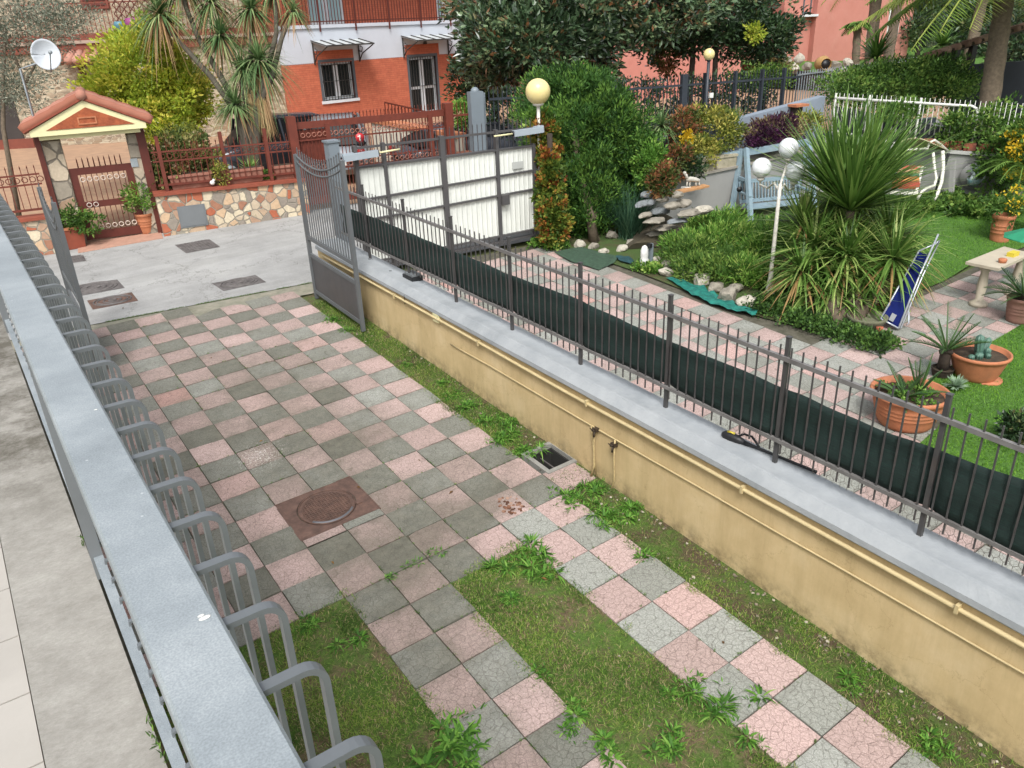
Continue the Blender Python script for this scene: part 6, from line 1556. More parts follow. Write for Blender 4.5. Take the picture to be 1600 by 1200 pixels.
def inpoly(x, y, P):
    c = False; n = len(P); j = n-1
    for i in range(n):
        if (P[i][1] > y) != (P[j][1] > y) and x < (P[j][0]-P[i][0])*(y-P[i][1])/(P[j][1]-P[i][1])+P[i][0]: c = not c
        j = i
    return c
LAWNB = leafmat('lawn blade', [(0, '#355a15'), (.5, '#4f821d'), (1, '#74a22c')], .6, .3)
blades_on('lawn_grass', LAWNB, [(7.0, 15, 3.7, 8)], 60000, .05, .008, lambda x, y: 1.0 if inpoly(x, y, lawnF) else 0, (.2, .9), .01)
blades_on('lawn_grass', LAWNB, [(2.1, 8, -1.2, 2.3)], 56000, .05, .007, lambda x, y: 1.0 if inpoly(x, y, lawnN) else 0, (.1, 1.), .01)
bedP = [(5.2, 9.4), (5.3, 7.2), (5.25, 5.2), (5.5, 4.0), (6.3, 3.8), (7.0, 4.6), (8.0, 6.5), (9.5, 8.0), (13.5, 7.6), (12.8, 8.2), (9, 8.7), (6, 9.3)]
polysheet('planting_bed', BEDS, bedP, .006)
# right-hand strip behind the far lawn
polysheet('planting_bed', BEDS, [(9.5, 8.0), (14.2, 7.5), (15.5, 5.2), (17, 5.4), (15.2, 8.4), (12.8, 8.25), (9.5, 8.6)], .008)

ROCK = mat('limestone boulder', '#958f82', .9, .35, 5, 0, .8, 24, c2='#6c665a', dirt=.4, dcol='#4e4c3e')
ROCKW = mat('pale boulder', '#b5afa0', .9, .25, 5, 0, .8, 24, c2='#8f897c')
ROCKD = mat('grey slate stone', '#7d8284', .85, .35, 7, 0, .7, 20, c2='#565a5c')
GRK = 'boulders edging the planting bed'
def rock(px, py, wpx, mtl, label, sq=(1, .85, .75), lift=0, grp=GRK, dxy=None):
    P = gp(px, py); dep = F_@(P-C_); r = wpx/2*dep/CAM['F']
    mb = MB(); rockmesh(mb, (P[0]+R_[0]*0, P[1]+.0, P[2]+r*sq[2]*.55+lift), r, len(label)+px*.013, sq, 3); solo(mb, 'boulder', mtl, (P[0], P[1], P[2]), label, 'rock', grp)
for i, (px, py, w, m_, lab) in enumerate([
    (1168, 478, 36, ROCKW, 'pale rounded boulder at the near end of the boulder row beside the lamp post'), (1136, 470, 34, ROCK, 'grey boulder second from the lamp post in the boulder row'),
    (1116, 456, 30, ROCK, 'grey boulder third from the lamp post in the boulder row'), (1096, 444, 34, ROCKW, 'pale boulder in the middle of the boulder row'), (1078, 432, 26, ROCK, 'small boulder behind the teal netting end'),
    (1040, 430, 24, ROCKW, 'flat pale boulder at the corner of the teal netting'), (1058, 414, 28, ROCK, 'round boulder behind the flat pale one'), (1042, 418, 24, ROCK, 'boulder between the sack and the teal netting'), (1068, 424, 22, ROCKW, 'small pale boulder in the boulder row'),
    (1026, 410, 20, ROCKW, 'pale stone beside the grey post with the white sack'), (1010, 402, 18, ROCK, 'stone behind the white sack'),
    (906, 386, 20, ROCKW, 'pale boulder at the foot of the juniper'), (928, 388, 20, ROCK, 'brownish boulder at the foot of the juniper'), (944, 396, 18, ROCKW, 'yellowish boulder beside the green mat'), (942, 352, 22, ROCKD, 'grey mask like stone under the juniper'), (956, 372, 20, ROCK, 'dark stone under the juniper edge'),
    (985, 384, 18, ROCK, 'stone left of the grey post'), (972, 392, 20, ROCKW, 'cream stone left of the white sack'), (1122, 450, 20, ROCK, 'small stone in the back of the boulder row'), (1148, 456, 24, ROCK, 'rough stone behind the second boulder')]):
    rock(px, py, w, m_, lab, (1, .85, random.uniform(.6, .85)))
# rockery of stacked slates
rk0 = gp(1010, 392)
GR2 = 'stacked stones of the rockery'
rc = np.array([6.55, 8.0, gh(6.5, 8)])
def rock3(px, py, depth, w, mtl, label, sq):
    P = dp(px, py, depth); r = w/2*depth/CAM['F']; mb = MB(); rockmesh(mb, P, r, px*.17, sq, 3, amp=.3); solo(mb, 'rockery_stone', mtl, (P[0], P[1], P[2]-r*sq[2]), label, 'rock', GR2)
D0 = float(F_@(np.array([6.9, 7.7, .7])-C_))
mb = MB(); crownP = dp(1030, 352, D0+.5)
rockmesh(mb, (crownP[0], crownP[1], gh(crownP[0], crownP[1])-.05), .8, 3, (1.2, .7, .55), 3); solo(mb, 'rockery_mound', mat('mound earth', '#4f4838', .95, .4, 5, 0, .8, 15), (crownP[0], crownP[1], gh(crownP[0], crownP[1])), 'earth and rubble mound carrying the rockery stones', 'mound')
for i, (px, py, w, sq, m_) in enumerate([(px, py, w, sq, ROCK if m_ is ROCKW and px not in (1068, 1100) else m_) for px, py, w, sq, m_ in [(1010, 318, 44, (1, .6, .28), ROCKD), (1032, 330, 40, (1, .6, .25), ROCKD), (1022, 345, 46, (1, .6, .2), ROCK), (1050, 322, 34, (1, .6, .35), ROCKW), (1068, 318, 30, (1, .7, .5), ROCK), (1075, 333, 50, (1, .6, .25), ROCKW), (1040, 356, 54, (1.1, .5, .13), ROCKW), (1030, 363, 50, (1.1, .5, .12), ROCK), (1010, 336, 30, (1, .6, .35), ROCK), (1100, 328, 36, (1, .6, .4), ROCKW), (1012, 304, 28, (1, .6, .4), ROCKD), (1060, 345, 40, (1, .6, .22), ROCKD), (1058, 305, 22, (1, .7, .6), ROCKW), (1036, 312, 26, (1, .7, .4), ROCK)]]):
    nm = ['flat grey', 'long grey', 'wide brownish', 'pale', 'round', 'broad cream', 'thin pale', 'thin brown', 'small brown', 'right most pale', 'upper grey', 'lower dark grey', 'small cream', 'blocky'][i]
    rock3(px, py, D0-.1+.25*math.sin(i*2.1), w, m_, nm+' stone stacked in the rockery beside the pond greenery', sq)
a = dp(1020, 308, D0+.1); b = dp(1104, 290, D0+.5)
mb = MB(); mb.bar(a, b, .18, .035); solo(mb, 'timber_plank', mat('orange plank', '#b98a5c', .7, .25, 9, 0, .2, 40), a, 'orange brown wooden plank lying on top of the rockery', 'plank')
P = dp(1082, 290, D0+.45); t = thing('dog_statue', P-np.array([0, 0, .05]), 'white stone animal figurine standing on the end of the wooden plank', 'statue')
mb = MB(); mb.tube([P+R_*q_[0]+np.array([0, 0, q_[1]]) for q_ in ((-.12, .10), (-.05, .12), (.05, .11), (.13, .09))], [.03, .05, .045, .03], 10)
for q_ in (-.1, -.05, .06, .12): mb.tube([P+R_*q_+np.array([0, 0, .09]), P+R_*q_*1.1+np.array([0, 0, -.03])], [.018, .014], 8)
mb.tube([P+R_*-.1+np.array([0, 0, .12]), P+R_*-.13+np.array([0, 0, .19]), P+R_*-.15+np.array([0, 0, .22])], [.028, .03, .022], 8); mb.sphere(P+R_*-.16+np.array([0, 0, .23]), .035, 10, 8); mb.build('figure', mat('weathered stone white', '#b7b4a9', .85, .25, 12, 0, .3, 40), t)
mb = MB(); mb.hexa([P+R_*sx__*.17+_r*0+np.array([0, sy__*.06, z]) for z in (-.06, -.025) for sx__, sy__ in ((-1, -1), (1, -1), (1, 1), (-1, 1))]); mb.build('plinth', WHITEP, t)
# white sack on a grey post
P = gp(1016, 418); t = thing('grey_post', P, 'short grey post with dark cap beside the white sack at the edge of the paving', 'post')
mb = MB(); mb.box((P[0]-.03, P[1]-.03, P[2]), (P[0]+.03, P[1]+.03, P[2]+.42)); mb.build('post', PILM, t); mb = MB(); mb.box((P[0]-.07, P[1]-.05, P[2]+.36), (P[0]-.02, P[1]+.03, P[2]+.43)); mb.build('socket', BLACK, t)
P2 = P+np.array([-.13, .02, 0]); mb = MB(); mb.lathe([(.075, 0), (.085, .05), (.08, .17), (.066, .2), (.075, .23), (.07, .33), (.045, .39), (.01, .41)], P2, 20, 1, .8); solo(mb, 'white_canister', mat('white plastic', '#cfcfcd', .4, .08, 8, 0, .1, 20), P2, 'white plastic canister leaning on the short grey post', 'canister')
# green mat, teal netting
GM = mat('green mesh mat', '#3a5440', .85, .35, 18, 0, .6, 120, c2='#26392c')
def clothpoly(name, mtl, pts, label, cat, amp=.02, dz=.02):
    P = [gp(*p) for p in pts]; c = sum(P)/len(P); n = len(P); mb = MB(); rings = 6; V = []
    dense = []
    for i in range(n):
        for k in range(6): dense.append(P[i]+(P[(i+1) % n]-P[i])*k/6)
    m = len(dense)
    for r_ in range(rings+1):
        f_ = 1-r_/rings*.98
        for q_ in dense:
            x, y = (c+(q_-c)*f_)[:2]; V.append((x, y, gh(x, y)+dz+amp*(.5+noise.noise(Vector((x*7, y*7, 0))))))
    f = [(r_*m+k, r_*m+(k+1) % m, (r_+1)*m+(k+1) % m, (r_+1)*m+k) for r_ in range(rings) for k in range(m)]
    mb.add(V, f+[tuple(rings*m+k for k in range(m))], .5, True); return solo(mb, name, mtl, (c[0], c[1], c[2]), label, cat)
clothpoly('green_mat', GM, [(866, 396), (908, 388), (968, 404), (958, 414), (935, 424), (890, 410)], 'dark green mesh mat lying on the garden slabs below the juniper', 'mat')
TEAL = mat('teal netting', '#1c7a6c', .6, .35, 16, 0, .6, 40, c2='#0f4f4a')
clothpoly('teal_netting', TEAL, [(1040, 437), (1060, 440), (1100, 452), (1130, 470), (1160, 482), (1185, 490), (1180, 497), (1150, 490), (1110, 478), (1075, 460)], 'teal netting lying along the boulders on the garden slabs', 'netting', .05, .02)
clothpoly('blue_green_cloth', mat('dark teal cloth', '#23484c', .7, .4, 14, 0, .4, 30), [(962, 402), (978, 404), (992, 410), (985, 416), (966, 410)], 'small crumpled dark teal cloth left of the white canister', 'cloth', .05, .02)

# triple globe lamp
P = gp(1201, 464); WL = mat('old white paint', '#c9c6bb', .6, .15, 9, 0, .1, 60, dirt=.4, dcol='#8a7a60')
t = thing('garden_lamp', P, 'white post lamp with three white globes beside the big yucca', 'lamp'); 
zt = 2.37
mb = MB(); mb.lathe([(.09, 0), (.09, .05), (.06, .09), (.045, .25), (.036, .3), (.03, .6), (.028, 1.2), (.024, 1.72)], P, 16); mb.build('pole', WL, t)
gl_ = [((1232, 231), .0), ((1190, 262), -.28), ((1242, 268), .1)]
for (px, py), dd in gl_:
    dep = float(F_@(P-C_))-.0; c = dp(px, py, dep+dd*.0)
    r_ = 15.2*dep/CAM['F']
    g_ = MB(); g_.sphere(c, r_, 28, 16); g_.build('globe', GW_, t)
    arm = MB(); base = P+np.array([0, 0, 1.62]); lo = c-np.array([0, 0, r_*1.0+.05])
    if (px, py) == (1232, 231): arm.tube([P+np.array([0, 0, 1.7]), lo-np.array([0, 0, .05]), lo+np.array([0, 0, .05])], .018, 8)
    else: arm.tube([base, base+(lo-base)*.3+np.array([0, 0, .07]), base+(lo-base)*.6-np.array([0, 0, .05]), lo-np.array([0, 0, .06]), lo+np.array([0, 0, .05])], .016, 8)
    arm.lathe([(.02, -.01), (.06, .02), (.06, .045), (.03, .05)], lo, 14); arm.build('arm', WL, t)
# yellow globe lamp in the ivy
P = gp(846, 378); dep = 14.05; c = dp(840, 135, float(F_@(P-C_))); 
globe_lamp((P[0], P[1]+.0, gh(P[0], P[1])), c[2], 18.0*float(F_@(P-C_))/CAM['F'], 'yellowish globe lamp on the ivy covered post beside the white panelled gate', WL, GY, .03)

# blue swing bench
BLW = mat('pale blue paint', '#7f95a0', .6, .15, 7, 0, .1, 50, dirt=.3, dcol='#8f8f88')
dS = float(F_@(gp(1173, 345)-C_))
A0 = gp(1173, 345); At = dp(1165, 232, dS+.25)
t = thing('swing_bench', A0, 'pale blue wooden swing bench hanging in an A frame', 'swing bench')
B0 = A0+np.array([.15, .62, 0]); B0[2] = gh(B0[0], B0[1])
d_ = R_*1.0*.0
right = np.array([R_[0], R_[1], 0]); right /= np.linalg.norm(right)
far = dp(1290, 222, dS+1.15); beam0 = dp(1112, 247, dS+.3); beam1 = dp(1262, 222, dS+.6)
mb = MB(); mb.bar(beam0, beam1, .09, .12); mb.build('top_beam', BLW, t)
for (top, bot) in ((At+np.array([.02, 0, 0]), A0), (At+np.array([0, .1, -.02]), B0)):
    mb = MB(); mb.bar(top, bot, .075, .09, (1, 0, 0)); mb.build('leg', BLW, t)
sh_ = beam1-At; off = sh_*1.02
for (top, bot) in ((At+off, A0+off*np.array([1, 1, 0])), (At+off, B0+off*np.array([1, 1, 0]))):
    mb = MB(); bot = np.array(bot); bot[2] = gh(bot[0], bot[1]); mb.bar(top, bot, .075, .09, (1, 0, 0)); mb.build('leg', BLW, t)
mb = MB(); mb.bar(A0*.45+At*.55, B0*.45+At*.55, .05, .06); mb.build('cross_bar', BLW, t)
s0 = dp(1178, 303, dS+.35); s1 = dp(1262, 285, dS+.55); ax = s1-s0; ax[2] = 0; ax /= np.linalg.norm(ax); bk = np.array([-ax[1], ax[0], 0]); 
if bk@F_ < 0: bk = -bk
s0 = s0-ax*.25; Ls = 1.35; zs = s0[2]-.22
bench = MB()
for k in range(5): a = s0+bk*(.08*k-.3); a = np.array([a[0], a[1], zs]); bench.bar(a, a+ax*Ls, .06, .025)
bench.build('seat', BLW, t)
bb = MB()
for k in range(20): a = s0+ax*(k/19*Ls)+bk*.08; a = np.array([a[0], a[1], zs+.03]); bb.bar(a, a+bk*.1+np.array([0, 0, .42]), .035, .018, ax)
a = np.array([*(s0+bk*.18)[:2], zs+.45]); bb.bar(a, a+ax*Ls, .05, .07); bb.bar(a-bk*.09-np.array([0, 0, .38]), a-bk*.09-np.array([0, 0, .38])+ax*Ls, .05, .06)
bb.build('backrest', BLW, t)
for e_ in (0, Ls):
    ar = MB(); a = s0+ax*e_-bk*.3; a = np.array([a[0], a[1], zs+.24]); ar.bar(a, a+bk*.45+np.array([0, 0, .03]), .06, .03); ar.bar(a+bk*.05-np.array([0, 0, .23]), a+bk*.05, .04, .04); ar.build('armrest', BLW, t)
    ch = MB(); q_ = s0+ax*e_; top = beam0+(beam1-beam0)*(.35 if e_ == 0 else .95); ch.tube([np.array([q_[0], q_[1], zs+.2]), top], .008, 5); ch.build('chain', DMET, t)
P = dp(1156, 296, dS+.1); mb = MB(); mb.tube([P, P+bk*.03], .055, 16); mb.tube([P-bk*.005, P], .03, 12); solo(mb, 'round_ornament', BLACK, P-np.array([0, 0, .05]), 'small black and white round thing on the arm of the blue swing bench', 'wheel')

# beige swing seat with curved white arms
dB = float(F_@(gp(1470, 325)-C_))-.3
CRM = mat('beige canvas', '#b5aa8c', .8, .15, 5, 0, .2, 50); WT2 = mat('white curved frame', '#d4d2c6', .5, .1, 4)
t = thing('canopy_swing', gp(1470, 322), 'beige canopy swing seat with curved white frame and striped cushions by the grey wall', 'swing seat')
dv = lambda px, py, d=0: dp(px, py, dB+d)
for off in (0, ):
    mb = MB(); mb.tube([dv(1473, 236), dv(1474, 262), dv(1471, 285), dv(1464, 305), dv(1456, 316)], .035, 8); mb.build('curved_leg', WT2, t)
    mb = MB(); mb.tube([dv(1458, 238), dv(1460, 262), dv(1463, 278), dv(1460, 290), dv(1448, 294), dv(1440, 300), dv(1433, 312)], .028, 8); mb.build('curved_arm', WT2, t)
    mb = MB(); mb.tube([dv(1462, 300, .15), dv(1472, 270, .2), dv(1482, 240, .2)], .03, 8); mb.build('rear_leg', BLACK, t)
mb = MB()
def canopy(u, v):
    a = dv(1385+75*u, 232-12*u*0-8*math.sin(PI*u)*0, 0); px = 1395+62*u+36*v; py = 233-12*math.sin(PI*min(1, u*.9))*(1)-(1-v)*2+v*14
    return tuple(dv(px, py-4, .1+.8*v-.2*u))
mb.grid(canopy, 12, 8); o = mb.build('canopy', CRM, t); md = o.modifiers.new('s', 'SOLIDIFY'); md.thickness = .02
mb = MB(); mb.tube([dv(1450, 230), dv(1453, 222), dv(1460, 219), dv(1470, 226, .3), dv(1492, 246, .6)], .025, 8); mb.tube([dv(1395, 236), dv(1450, 232)], .022, 8); mb.build('canopy_frame', WT2, t)
P0, P1, P2_, P3 = dv(1400, 262, .25), dv(1442, 263, .25), dv(1436, 296, -.15), dv(1392, 294, -.15)
CS = [('#9a4e38', .0, .17), ('#a88a66', .17, .34), ('#3f6a52', .36, .5), ('#b0763c', .52, .74), ('#8e3c28', .74, 1.)]
for c_, a, b in CS:
    mb = MB(); 
    q_ = [P0+(P3-P0)*a, P1+(P2_-P1)*a, P1+(P2_-P1)*b, P0+(P3-P0)*b]; mb.prism(q_[::-1], np.array([0, 0, .05])); mb.build('cushion', mat('cushion '+c_, c_, .85, .2, 10), t)
mb = MB(); mb.bar(dv(1441, 262, .2), dv(1432, 300, -.2), .05, .05); mb.bar(dv(1395, 262, .3), dv(1446, 262, .2), .04, .04); mb.bar(dv(1385, 300, -.2), dv(1434, 302, -.2), .03, .05); mb.build('seat_frame', WT2, t)
mb = MB(); mb.bar(dv(1490, 250, .3), dv(1486, 305, .3), .09, .06, (1, 0, 0)); mb.build('rear_post', GREYR, t)
# ceramic jug wall fountain
s_, z_ = RW.at(1523, 275, -.1); P = RW.P(s_, z_, -.1)
CER = mat('blue white ceramic', '#b4c0c2', .35, .1, 5); CERB = mat('teal ceramic', '#4f8a92', .35, .3, 14, c2='#b0b8b0')
rr = 30*float(F_@(P-C_))/CAM['F']/2
t = thing('wall_fountain', P, 'blue and white ceramic jug shaped fountain on the grey garden wall', 'wall fountain')
mb = MB(); mb.tube([P-RW.n*.0+RW.e*.0, P-RW.n*.04], rr*1.35, 24); mb.build('backplate', GREYR, t)
mb = MB(); P2_ = P-RW.n*.06-np.array([0, 0, rr*.95]); mb.lathe([(rr*.4, 0), (rr*.75, rr*.25), (rr*.92, rr*.7), (rr*.9, rr*.75), (rr*.8, rr*.72), (rr*.3, rr*.2)], P2_, 24, 1, .7); mb.build('basin', CERB, t)
mb = MB(); mb.lathe([(rr*.85, 0), (rr*.7, rr*.22), (rr*.45, rr*.5), (rr*.42, rr*.7)], P2_+np.array([0, 0, rr*.7]), 20, 1, .45); mb.build('shoulder', CER, t)
mb = MB(); c = P-RW.n*.1+np.array([0, 0, rr*.75]); mb.tube([c+RW.e*rr*.42*math.cos(a)+np.array([0, 0, rr*.42*math.sin(a)]) for a in np.linspace(0, 2*PI, 21)], rr*.13, 8); mb.build('jug_rim', CER, t)
mb = MB(); mb.tube([c, c-RW.n*.02], rr*.3, 18); mb.build('jug_mouth', CERB, t)
mb = MB(); h0 = c+RW.e*rr*.55; mb.tube([c+RW.e*rr*.4, c+RW.e*rr*.8-np.array([0, 0, rr*.3]), c+RW.e*rr*.85-np.array([0, 0, rr*.9]), c+RW.e*rr*.6-np.array([0, 0, rr*1.2])], rr*.09, 8); mb.build('handle', CER, t)

# folded blue deck chair
dk = thing('deck_chair', gp(1385, 512), 'folded blue deck chair with white metal frame leaning beside the yucca', 'deck chair')
BLF = mat('navy blue canvas', '#0c1a55', .85, .25, 7, 0, .3, 120, spec=.15); ALU = mat('white aluminium', '#b7bcc4', .35, .06, 4, .4, 0, 1)
D1 = float(F_@(gp(1415, 516)-C_))
a, b, c_, d_ = dp(1376, 498, D1), dp(1404, 513, D1-.05), dp(1450, 396, D1+.05), dp(1436, 392, D1+.15)
mb = MB(); 
def cv(u, v): 
    q_ = a*(1-u)*(1-v)+b*u*(1-v)+c_*u*v+d_*(1-u)*v
    return tuple(q_+np.array([0, 0, -.02*math.sin(PI*u)]))
mb.grid(cv, 6, 16); o = mb.build('canvas', BLF, dk); md = o.modifiers.new('s', 'SOLIDIFY'); md.thickness = .012
mb = MB(); q0 = a+(b-a)*.45+(d_-a)*.05; n_ = np.cross(b-a, d_-a); n_ /= np.linalg.norm(n_); n_ = n_ if n_@(C_-a) > 0 else -n_
mb.prism([a+(b-a)*.35+(d_-a)*.03+n_*.012, a+(b-a)*.6+(d_-a)*.03+n_*.012, a+(b-a)*.6+(d_-a)*.13+n_*.012, a+(b-a)*.35+(d_-a)*.13+n_*.012], n_*.004); mb.build('grey_patch', GREY, dk)
mb = MB(); mb.tube([b, dp(1437, 430, D1), dp(1466, 366, D1+.05)], .013, 8); mb.tube([b+R_*.03, dp(1441, 432, D1+.05), dp(1468, 376, D1+.1), dp(1462, 380, D1+.1)], .011, 8); mb.tube([a, d_], .012, 8); mb.tube([a, b], .012, 8); mb.tube([d_, dp(1464, 380, D1+.1)], .011, 8); mb.build('frame', ALU, dk)
mb = MB(); mb.tube([dp(1420, 478, D1), dp(1420, 505, D1-.02), dp(1416, 508, D1)], .009, 6); mb.build('foot', ALU, dk)

# terracotta pots with cycads and cactus
P = gp(1410, 660); P = P+np.array([0, 0, 0]); dP = float(F_@(P-C_)); rt = 57*dP/CAM['F']
pot_round('terracotta_pot', P+R_*np.array([1, 1, 0])*.02, rt, rt*.68, .40, 'ribbed terracotta pot with cycads right behind the picket fence', cat='plant pot')
def cycad(name, c, n, L, label, lean=(0, 0), zlo=.15, zhi=1.0, ll=.085, np_=26, a0=0, trunk=.0, tone=.5, arc=2*PI):
    t = thing(name, c, label, 'cycad')
    if trunk: mb = MB(); mb.tube([c, (c[0], c[1], c[2]+trunk)], [.07, .06], 12); rockmesh(mb, (c[0], c[1], c[2]+trunk), .085, 3, (1, 1, .7), 2, .6); mb.build('trunk', BARKD, t)
    c = np.array(c)+np.array([0, 0, trunk]); fm = MB(); 
    for k in range(n):
        an = a0+arc*(k*.618 % 1); z = zlo+(zhi-zlo)*((k+.5)/n)**.8; h = math.sqrt(max(0, 1-min(1, z)**2))
        d = (h*math.cos(an)+lean[0], h*math.sin(an)+lean[1], z); frond(fm, fm, c, d, L*random.uniform(.85, 1.1), .35*(1.1-z), np_, ll, .0135, tone+random.uniform(-.25, .3), .55, .75)
    fm.build('fronds', LCYC, t); return t
cycad('cycad', P+np.array([-.06, .0, .32]), 12, .44, 'small cycad with arching fronds in the ribbed terracotta pot', (-.15, .1), .15, .9, .06, 30)
cycad('cycad', P+np.array([.13, -.05, .32]), 6, .46, 'young cycad with stiff upright fronds in the ribbed terracotta pot', (.05, 0), .85, 1.0, .07, 30, 1.0)
mb = MB(); crown(mb, P+np.array([.0, -.03, .37]), (rt*.7, rt*.7, .05), 30, 22, .03, .025, .04, (.3, 1)); solo(mb, 'clover', WEEDM, P+np.array([0, 0, .33]), 'low clover carpet on the soil of the ribbed terracotta pot', 'plant')
Pc = gp(1483, 592)
pot_round('terracotta_pot', Pc+np.array([.0, .1, 0]), .13, .1, .12, 'dark small pot of the tall cycad behind the ribbed pot', BARKD, cat='plant pot')
cycad('cycad', Pc+np.array([.0, .1, .1]), 13, .60, 'cycad with shaggy trunk and long fronds between the two terracotta pots', (0, 0), .3, .95, .085, 30, 2.0, .24)
P = gp(1532, 592)+np.array([.0, .07, 0]); dP = float(F_@(P-C_)); rt = 44*dP/CAM['F']
pot_round('terracotta_pot', P, rt, rt*.62, .34, 'smooth terracotta pot with cactus standing at the lawn corner', rings=False, cat='plant pot')
mb = MB(); mb.lathe([(.17, -.02), (.18, .0), (.18, .02), (.001, .022)], (P[0]+.02, P[1]-.12, P[2]), 20); solo(mb, 'pot_saucer', TERRA, P, 'pinkish flat stone slab under the smooth terracotta pot', 'slab')
CAC, N, L, B = newmat('cactus skin'); X = coord(N); n = nse(N, L, 14, 4, .6, X); r = ramp(N, [(.3, hexc('#33524a')), (.7, hexc('#567a68'))]); L.new(n.outputs[0], r.inputs[0]); L.new(r.outputs[0], B.inputs['Base Color']); B.inputs['Roughness'].default_value = .5
ct = thing('cactus', P+np.array([0, 0, .28]), 'ribbed blue green cactus cluster in the smooth terracotta pot', 'cactus')
def cstem(a, b, r_):
    mb = MB(); a = np.array(a); b = np.array(b); d = b-a; L_ = np.linalg.norm(d); d /= L_; u = np.cross(d, [0, 1., .1]); u /= np.linalg.norm(u); w = np.cross(d, u); V = []; m = 10; n = 32
    for i in range(m+1):
        t_ = i/m; rr_ = r_*(.75+.25*math.sin(min(1, t_*1.6)*PI/2)) if t_ < .75 else r_*math.sqrt(max(.02, 1-((t_-.75)/.25)**2))
        for k in range(n):
            an = 2*PI*k/n; q_ = rr_*(1+.14*math.cos(an*8)); V.append(a+d*L_*t_+(u*math.cos(an)+w*math.sin(an))*q_)
    mb.add(V, [(i*n+k, i*n+(k+1) % n, (i+1)*n+(k+1) % n, (i+1)*n+k) for i in range(m) for k in range(n)]+[tuple(m*n+k for k in range(n))], None, True); mb.build('stem', CAC, ct)
b = P+np.array([-.02, .0, .26])
cstem(b+[-.0, 0, 0], b+[-.01, .03, .30], .05); cstem(b+[.06, 0, 0], b+[.19, .0, .22], .038); cstem(b+[-.07, -.03, 0], b+[-.11, -.05, .11], .045); cstem(b+[.03, -.06, 0], b+[.03, -.08, .15], .036); cstem(b+[-.17, .0, .02], b+[-.2, .0, .09], .035); cstem(b+[.0, -.09, 0], b+[-.02, -.12, .10], .03)
P = gp(1492, 610); mb = MB(); head(mb, P+np.array([0, 0, .05]), 90, .13, .03, .1, 1, .1, (.5, 1)); solo(mb, 'succulent', leafmat('succulent leaf', [(0, '#5f7d62'), (1, '#9fb79a')]), P, 'pale grey green succulent between the two terracotta pots', 'succulent')
P = gp(1466, 632); mb = MB(); mb.box((P[0]-.12, P[1]-.08, P[2]-.02), (P[0]+.14, P[1]+.1, P[2]+.03)); solo(mb, 'stone_slab', mat('pink stone', '#b09088', .8, .2, 6), P, 'pinkish stone slab lying on the grass between the two terracotta pots', 'slab')
# marble table, dark potted cycad at right, wall pot
Pm = gp(1520, 470)
tb = thing('garden_table', Pm, 'pale stone slab garden table beside the potted cycad at the right edge', 'table')
D2 = float(F_@(gp(1500, 474)-C_)); 
ca_ = [dp(1508, 412, D2-.15), dp(1545, 424, D2-.6), dp(1597, 398, D2+.0), dp(1566, 388, D2+.55)]
zt = sum(p[2] for p in ca_)/4; ca_ = [np.array([p[0], p[1], zt]) for p in (pl(1508, 413, 2, zt), pl(1560, 424, 2, zt), pl(1612, 400, 2, zt), pl(1568, 389, 2, zt))]
MARB = mat('pale travertine', '#b5ab97', .6, .15, 5, 0, .1, 30, dirt=.2, dcol='#8e8470')
mb = MB(); mb.prism(ca_, (0, 0, .04)) if True else None; mb.build('tabletop', MARB, tb)
for f_ in (.12, .85):
    q_ = ca_[0]*(1-f_)+ca_[2]*f_; q_ = q_+(ca_[1]-ca_[0])*.4*(1 if f_ < .5 else 0); g_ = gh(q_[0], q_[1]); mb = MB(); mb.lathe([(.13, 0), (.12, .05), (.05, .1), (.07, (zt-g_)*.5), (.05, (zt-g_)*.85), (.1, (zt-g_)*.97), (.1, zt-g_-.001)], (q_[0], q_[1], g_), 18); mb.build('pedestal', MARB, tb)
q_ = (ca_[0]+ca_[1])/2*.6+ca_[2]*.4; mb = MB(); mb.lathe([(.05, 0), (.06, .05), (.05, .06)], (q_[0]-.12, q_[1]-.05, zt+.04), 14); solo(mb, 'small_bowl', TERRA, (q_[0]-.12, q_[1]-.05, zt+.04), 'small terracotta bowl standing on the stone garden table', 'bowl')
mb = MB(); q_ = ca_[2]*.7+ca_[0]*.3; mb.box((q_[0]-.09, q_[1]-.05, zt+.04), (q_[0]+.09, q_[1]+.05, zt+.1)); solo(mb, 'yellow_box', YELL, (q_[0], q_[1], zt+.04), 'small yellow box on the stone garden table', 'box')
Pd = gp(1590, 502); pot_round('terracotta_pot', Pd, .2, .15, .36, 'terracotta pot with dark cycad at the right edge of the photo', mat('pinkish terracotta', '#8f6a5c', .85, .25, 6, 0, .2, 40), cat='plant pot')
cycad('cycad', Pd+np.array([-.02, 0, .33]), 20, .52, 'dark glossy cycad in the pot at the right edge of the photo', (0, 0), -.1, .95, .12, 26, 0, .05, .25)
P = gp(1575, 388)+np.array([.3, .3, 0]); pot_round('terracotta_pot', P, .19, .15, .5, 'tall terracotta pot with yellow flowers at the edge of the far lawn', cat='plant pot')
mb = MB(); crown(mb, P+np.array([0, 0, .66]), (.3, .3, .3), 24, 20, .09, .04, .12); solo(mb, 'potted_shrub', LG, P+np.array([0, 0, .45]), 'green shrub growing in the tall pot beside the far lawn', 'shrub')
mb = MB(); crown(mb, P+np.array([-.05, -.1, .8]), (.22, .2, .2), 16, 8, .05, .05, .08, (0, 1)); solo(mb, 'yellow_flowers', FLY, P+np.array([0, 0, .6]), 'yellow flowers above the tall pot beside the far lawn', 'flowers')
